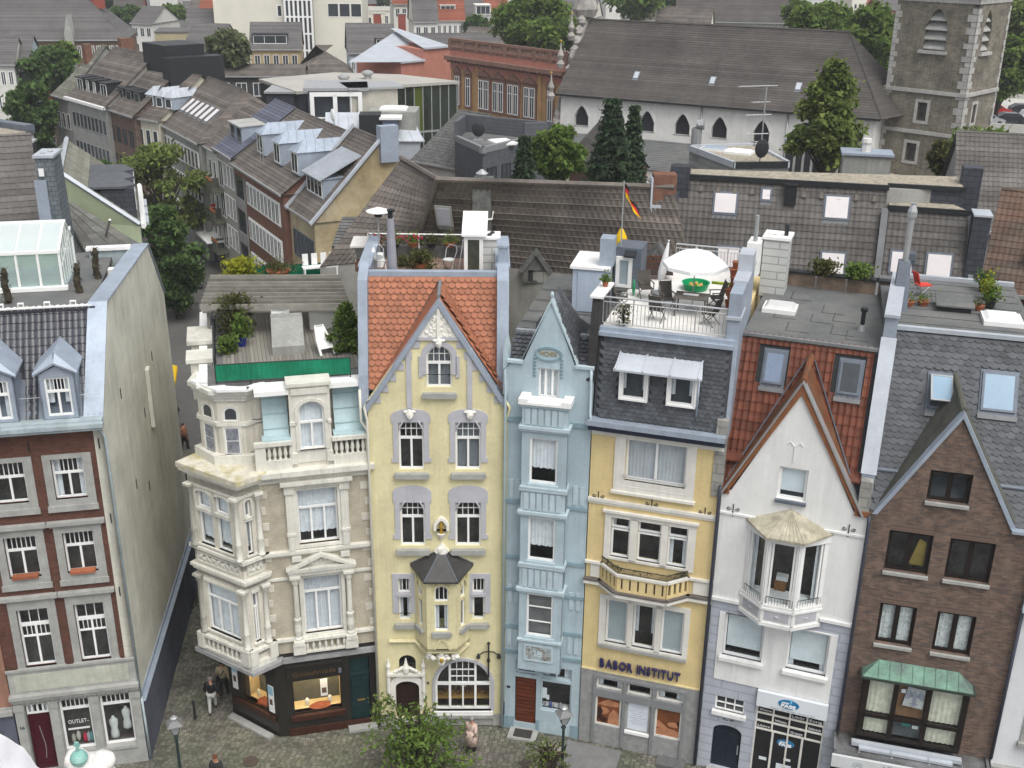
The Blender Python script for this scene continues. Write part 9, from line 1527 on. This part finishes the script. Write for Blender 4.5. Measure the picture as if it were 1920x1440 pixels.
# street furniture
LGT = mat('lamp_glass', (.35, .36, .36), .15, .1, 2, 0); DGR = mat('lamp_green', (.02, .035, .033), .45, .15)
def lamp(label, p, h):
    t = thing('street_lamp', label, 'street lamp', p, R(20), 'old lantern street lamps on the square'); ob('pole', MB().lathe([(.16, 0), (.17, .5), (.09, .6), (.07, 1.2), (.1, 1.25), (.06, 1.3), (.05, h - .9), (.1, h - .85), (.05, h - .75), (.07, h - .7)], n=10), DGR, t); b = MB()
    for x, y in ((1, 1), (1, -1), (-1, 1), (-1, -1)): b.tube([(.07 * x, .07 * y, h - .7), (.2 * x, .2 * y, h - .25)], .014, 4)
    b.box(-.21, .21, -.21, .21, h - .27, h - .24); ob('cage', b, DGR, t); b = MB(); b.add([(-.07, -.07, h - .68), (.07, -.07, h - .68), (.07, .07, h - .68), (-.07, .07, h - .68), (-.19, -.19, h - .26), (.19, -.19, h - .26), (.19, .19, h - .26), (-.19, .19, h - .26)], [(0, 1, 5, 4), (1, 2, 6, 5), (2, 3, 7, 6), (3, 0, 4, 7)]); ob('pane', b, LGT, t); b = MB(); b.add([(-.27, -.27, h - .24), (.27, -.27, h - .24), (.27, .27, h - .24), (-.27, .27, h - .24), (-.12, -.12, h - .08), (.12, -.12, h - .08), (.12, .12, h - .08), (-.12, .12, h - .08)], [(0, 1, 5, 4), (1, 2, 6, 5), (2, 3, 7, 6), (3, 0, 4, 7), (4, 5, 6, 7)]); ob('roof', b, mat('grey_lamp_metal', (.17, .17, .17), .5, .15), t); ob('cap', MB().lathe([(.12, h - .08), (.13, h + .02), (.06, h + .06), (.03, h + .12)], n=8), STEEL, t)
P_ = atz(345, 1500); lamp('old lantern street lamp in front of the alley entrance', (P_.x, P_.y, 0), 3.72); P_ = atz(1052, 1492); lamp('old lantern street lamp in front of the narrow blue house', (P_.x, P_.y, 0), 4.0)
for px, py, lb in ((470, 1428, 'round iron drain cover in the cobbles by the jewellery corner'), (985, 1432, 'square iron cover set in the cobbles before the yellow house')): q = ob('drain_cover', MB().lathe([(.3, -.02), (.3, .022)], n=16 if px < 500 else 4), mat('rusty_iron', (.07, .055, .045), .6, .3, 8, .4), label=lb, cat='drain cover'); q.location = atz(px, py)
t = thing('bollard', 'black iron bollard in the alley entrance', 'bollard', atz(366, 1347)); ob('post', MB().lathe([(.09, 0), (.06, .1), (.05, .75), (.07, .78), (.05, .88)], n=8), IRON, t)
t = thing('yellow_awning', 'yellow awning jutting from the far end of the tall side wall', 'awning', FL.w(0, 0), FL.a); p0, p1 = FL.l(*atz(316, 682, 4.2).xy), FL.l(*atz(331, 730, 3.9).xy); b = MB(); x0 = sw(p0[1]) ; b.ext([(p0[0] - .6, p0[1] + .2, 4.3), (p0[0] - .6, p0[1] - 2.4, 4.3), (p0[0] + .5, p0[1] - 2.4, 3.9), (p0[0] + .5, p0[1] + .2, 3.9)], (0, 0, .04)); ob('cloth', b, mat('yellow_canvas', ()), t); ob('valance', MB().box(p0[0] + .48, p0[0] + .5, p0[1] - 2.4, p0[1] + .2, 3.65, 3.92), mat('yellow_canvas', ()), t); [ob('arm', MB().tube([(p0[0] - .6, p0[1] + y, 3.8), (p0[0] + .45, p0[1] + y, 3.92)], .02), IRON, t) for y in (-2.2, 0)]
c = atz(364, 540); t = thing('postcard_cart', 'white framed display cart with blue and red goods in the street', 'cart', c, .3); b = MB(); [b.tube([(x, y, .3), (x, y, 2.0)], .04, 5) for x in (-.7, .7) for y in (-.4, .4)]; b.box(-.75, .75, -.45, .45, 1.95, 2.05); b.box(-.75, .75, -.45, .45, .25, .32); ob('frame', b, WHITE, t); ob('goods', MB().box(-.6, .6, -.35, .35, .35, 1.1), mat('blue_goods', (.03, .05, .2), .7, .4, 3, 0, c2=(.35, .04, .03)), t); [ob('wheel', MB(MT((x, -.42, .28)) @ MRo(pi / 2, 4, 'X')).lathe([(.28, -.03), (.28, .03)], n=12), IRON, t) for x in (-.5, .5)]
def bicycle(label, p, rz):
    t = thing('bicycle', label, 'bicycle', p, rz, 'bicycles leaning in the alley'); b = MB().tube([(-.5, 0, .34), (-.1, 0, .34), (.4, 0, .85), (-.25, 0, .88), (-.1, 0, .34)], .018, 5).tube([(-.5, 0, .34), (-.25, 0, .88)], .015, 5).tube([(.55, 0, .34), (.38, 0, 1.0)], .018, 5); ob('frame', b, IRON, t); ob('handlebar', MB().tube([(.3, -.28, 1.02), (.38, 0, 1.0), (.3, .28, 1.02)], .014, 5), STEEL, t); ob('saddle', MB().blob((-.28, 0, .95), (.14, .07, .04), 8, 5), IRON, t)
    for x in (-.5, .55): ob('wheel', MB().tube([(x + .33 * cos(k * .42), 0, .34 + .33 * sin(k * .42)) for k in range(16)], .02, 5), IRON, t)
for k, (px, py) in enumerate(((366, 1085), (371, 1128), (362, 1052))): bicycle(('bicycle nearest under the bay in the alley', 'bicycle leaning at the foot of the bay', 'bicycle deeper in the alley')[k], atz(px, py), 1.3 + .2 * k)
# stone pinnacle of the viewer's own tower
c = aty(148, 1421, 14); t = thing('stone_pinnacle', 'white stone pinnacle top with turquoise copper ball at the lower left', 'pinnacle', (c.x, c.y, c.z)); PW = mat('chalky_stone', (.72, .70, .66), .9, .1, 3, .5, 15); b = MB(); rr = RR(7)
for k in range(9): b.blob((.1 + rr.gauss(0, .16), rr.gauss(.15, .12), -.28 + rr.gauss(0, .05)), (.2, .2, .16), 10, 7, .1)
b.lathe([(.6, -c.z), (.5, -2.2), (.36, -.8), (.4, -.45), (.3, -.2)], (.08, .1, 0), 12); ob('crocket', b, PW, t, smooth=True); VC = mat('turquoise_patina', (.20, .40, .36), .7, .15, 4, .2, c2=(.28, .46, .42)); ob('ball', MB().blob((0, 0, 0), .135, 16, 12).lathe([(.137, -.012), (.137, .012)], n=16), VC, t, smooth=True); ob('finial', MB().tube([(0, 0, .12), (0, 0, .25)], .025, 8).box(-.05, .05, -.015, .015, .23, .26).box(-.03, .03, -.02, .02, .26, .3), VC, t)
c = aty(10, 1425, 9); t = thing('white_sheeting', 'fold of white sheeting hanging at the bottom left corner', 'sheeting', (c.x, c.y, c.z)); ob('pole', MB().tube([(-.45, .2, -c.z), (-.45, .2, .2)], .05, 8), STEEL, t); vs = []; n, m_ = 14, 8
for i in range(n + 1):
    for j in range(m_ + 1): f, g_ = i / n, j / m_; vs.append((-.6 + .9 * f, -.1 + .5 * g_ + .03 * sin(f * 17 + g_ * 4), .25 - .85 * f * f - .1 * g_ + .03 * sin(f * 25 + g_ * 3)))
ob('sheet', MB().add(vs, [(i * (m_ + 1) + j, (i + 1) * (m_ + 1) + j, (i + 1) * (m_ + 1) + j + 1, i * (m_ + 1) + j + 1) for i in range(n) for j in range(m_)]), mat('grey_white_sheet', (.6, .6, .62), .8, .08, 3, .1), t, smooth=True); ob('hem', MB().tube([(-.6 + .9 * f / 14, -.12, .26 - .85 * (f / 14) ** 2 + .03 * sin(f / 14 * 25)) for f in range(15)], .015, 6), mat('grey_white_sheet', ()), t)
# people
def skin_mesh(J, E_, name, m, sub=1):
    me = D.meshes.new(name); ks = list(J); me.from_pydata([J[k][0] for k in ks], [(ks.index(a), ks.index(b)) for a, b in E_], []); o = D.objects.new(name, me); COL.objects.link(o); md = o.modifiers.new('s', 'SKIN'); me.skin_vertices[0].data[0].use_root = True
    for i, k in enumerate(ks): r = J[k][1]; me.skin_vertices[0].data[i].radius = r if isinstance(r, tuple) else (r, r)
    o.modifiers.new('d', 'SUBSURF').levels = sub; dg = bpy.context.evaluated_depsgraph_get(); r = D.meshes.new_from_object(o.evaluated_get(dg)); D.objects.remove(o); r.materials.clear(); r.materials.append(m); r.shade_smooth(); return r
SKIN = mat('skin', (.42, .22, .15), .6, .08)
def person(label, p, rz, top, legs, hair, step=.28, h=1.75, coat=0., arm=(.25, -.25), bald=False, dress=False, sub=1):
    s = h / 1.75; t = thing('person', label, 'person', p, rz); q = lambda x, y, z: (x * s, y * s, z * s)
    J = dict(pel=(q(0, 0, .95), (.15, .11)), bel=(q(0, 0, 1.1), (.14, .1)), che=(q(0, -.02, 1.32), (.17, .11)), nec=(q(0, -.03, 1.48), .055), hea=(q(0, -.05, 1.6), (.085, .1)), cro=(q(0, -.05, 1.7), (.07, .085)))
    E_ = [('pel', 'bel'), ('bel', 'che'), ('che', 'nec'), ('nec', 'hea'), ('hea', 'cro')]
    for sg, nm, f in ((-1, 'l', step), (1, 'r', -step)):
        J.update({nm + 'hip': (q(.09 * sg, 0, .9), .095), nm + 'kn': (q(.1 * sg, -f * .6 - .03, .5), .062), nm + 'an': (q(.1 * sg, -f + .02, .09 + (.05 if f < 0 else 0)), .042), nm + 'to': (q(.11 * sg, -f - .15, .035), .035)}); E_ += [('pel', nm + 'hip'), (nm + 'hip', nm + 'kn'), (nm + 'kn', nm + 'an'), (nm + 'an', nm + 'to')]
        a = arm[0 if sg < 0 else 1]; J.update({nm + 'sh': (q(.19 * sg, -.02, 1.4), .06), nm + 'el': (q(.25 * sg, a * .4 + .03, 1.12), .045), nm + 'wr': (q(.25 * sg, a * .4 - .1, .88), .03), nm + 'ha': (q(.25 * sg, a * .4 - .13, .8), (.035, .02))}); E_ += [('che', nm + 'sh'), (nm + 'sh', nm + 'el'), (nm + 'el', nm + 'wr'), (nm + 'wr', nm + 'ha')]
        for k in range(4): J[nm + 'f%d' % k] = (q((.25 + .012 * (k - 1.5)) * sg, a * .4 - .15 + .012 * k, .725 - .008 * (k in (1, 2))), .009); E_.append((nm + 'ha', nm + 'f%d' % k))
        J[nm + 'th'] = (q(.22 * sg, a * .4 - .18, .78), .01); E_.append((nm + 'ha', nm + 'th'))
    ob('body', skin_mesh(J, E_, 'body', SKIN, sub), SKIN, t)
    g = lambda ks, add, off=0: ({k: (J[k][0], tuple(x + add for x in (J[k][1] if isinstance(J[k][1], tuple) else (J[k][1],) * 2))) for k in ks}, [e for e in E_ if e[0] in ks and e[1] in ks])
    jk = ['pel', 'bel', 'che', 'lsh', 'lel', 'lwr', 'rsh', 'rel', 'rwr']; a_, b_ = g(jk, .028); a_['pel'] = (q(0, 0, .9 - coat), (.19 + coat * .1, .15 + coat * .1)); ob('jacket', skin_mesh(a_, b_, 'jacket', top, sub), top, t)
    if coat: ob('coat_skirt', MB().lathe([(.2, 1.05), (.25, .8), (.29, .95 - coat * 1.35)], (0, 0, 0), 12, sq=.85), top, t, smooth=True)
    if not dress: a_, b_ = g(['pel', 'lhip', 'lkn', 'lan', 'rhip', 'rkn', 'ran'], .02); ob('trousers', skin_mesh(a_, b_, 'trousers', legs, sub), legs, t)
    for nm in 'lr': an, to = J[nm + 'an'][0], J[nm + 'to'][0]; ob('shoe', MB().tube([V(an) + V((0, .05, -.03)), V(to)], [.055, .045], 7), IRON, t)
    hd = V(J['cro'][0]); b = MB()
    if bald: b.blob(hd + V((0, .035, -.05)) * s, (.092 * s, .09 * s, .06 * s), 10, 6)
    else: b.blob(hd + V((0, .02, -.015)) * s, (.1 * s, .115 * s, .1 * s), 10, 7)
    ob('hair', b, hair, t, smooth=True); f = hd + V((0, -.095, -.09)) * s; fc = ob('nose', MB().blob(f, (.014, .022, .024), 6, 4), SKIN, t)
    for sg in (-1, 1): ob('eye', MB().blob(f + V((sg * .03, .012, .035)), .012, 6, 4), IRON, t); ob('ear', MB().blob(hd + V((sg * .09, -.01, -.08)) * s, (.012, .022, .03), 6, 4), SKIN, t)
    ob('mouth', MB().box(f.x - .022, f.x + .022, f.y + .004, f.y + .012, f.z - .045, f.z - .036), mat('lips', (.3, .1, .09), .6), t); return t
BK = mat('black_leather', (.014, .014, .016), .5, .2, 4, .1); CREM = mat('cream_jacket', (.40, .33, .21), .85, .1); LTR = mat('light_trousers', (.42, .42, .40), .9, .08); DTR = mat('dark_trousers', (.03, .03, .032), .9); GHR = mat('grey_hair', (.25, .24, .23), .9); DHR = mat('dark_hair', (.04, .03, .025), .9)
person('balding man in black jacket and light trousers walking into the alley', atz(400, 1334), pi + .2, BK, LTR, GHR, bald=True); t = person('man in cream jacket with shoulder strap walking beside the black jacket', atz(421, 1305), pi + .1, CREM, DTR, DHR, .2)
ob('bag_strap', MB().tube([(-.15, .02, 1.44), (0, .15, 1.2), (.17, .05, .98)], .018, 5).tube([(-.15, -.1, 1.44), (.0, -.17, 1.2), (.17, -.05, .98)], .018, 5), BK, t); ob('bag', MB().box(.17, .25, -.12, .12, .78, .98), BK, t)
person('grey haired woman in long pale pink patterned coat by the young tree', atz(884, 1410), pi - .4, mat('pink_coat', (.56, .42, .36), .9, .2, 9, .1, c2=(.26, .23, .17), k2=.56), DTR, GHR, .12, 1.66, .38)
for i, (px, py, c, lb) in enumerate(((347, 842, (.16, .07, .04), 'person in brown jacket far down the alley beside the pale wall'), (349, 912, (.06, .05, .05), 'person in dark clothes under the moss covered cornice in the alley'), (331, 800, (.02, .02, .025), 'person in black at the far corner of the tall side wall'), (345, 440, (.05, .05, .055), 'pedestrian in dark clothes under the white canopy, left one'), (361, 438, (.03, .03, .04), 'pedestrian in black under the white canopy, right one'))): person(lb, atz(px, py), 2.6 + i, mat('coat_%d' % i, c, .9), DTR, DHR, .2, 1.72, sub=0)
person('person with red brown hair at the bottom edge of the square', atz(410, 1480), 0, DTR, DTR, mat('red_brown_hair', (.13, .04, .02), .9), .1, 1.6)
# thin summer haze
hm = D.materials.new('haze'); hm.use_nodes = True; t = hm.node_tree; t.nodes.remove(t.nodes['Principled BSDF']); v = t.nodes.new('ShaderNodeVolumePrincipled'); v.inputs['Color'].default_value = (.9, .93, 1, 1); v.inputs['Density'].default_value = .0003; t.links.new(v.outputs[0], t.nodes['Material Output'].inputs['Volume'])
ob('haze', MB().box(-950, 950, -80, 1650, -1.2, 62), hm, kind='stuff')
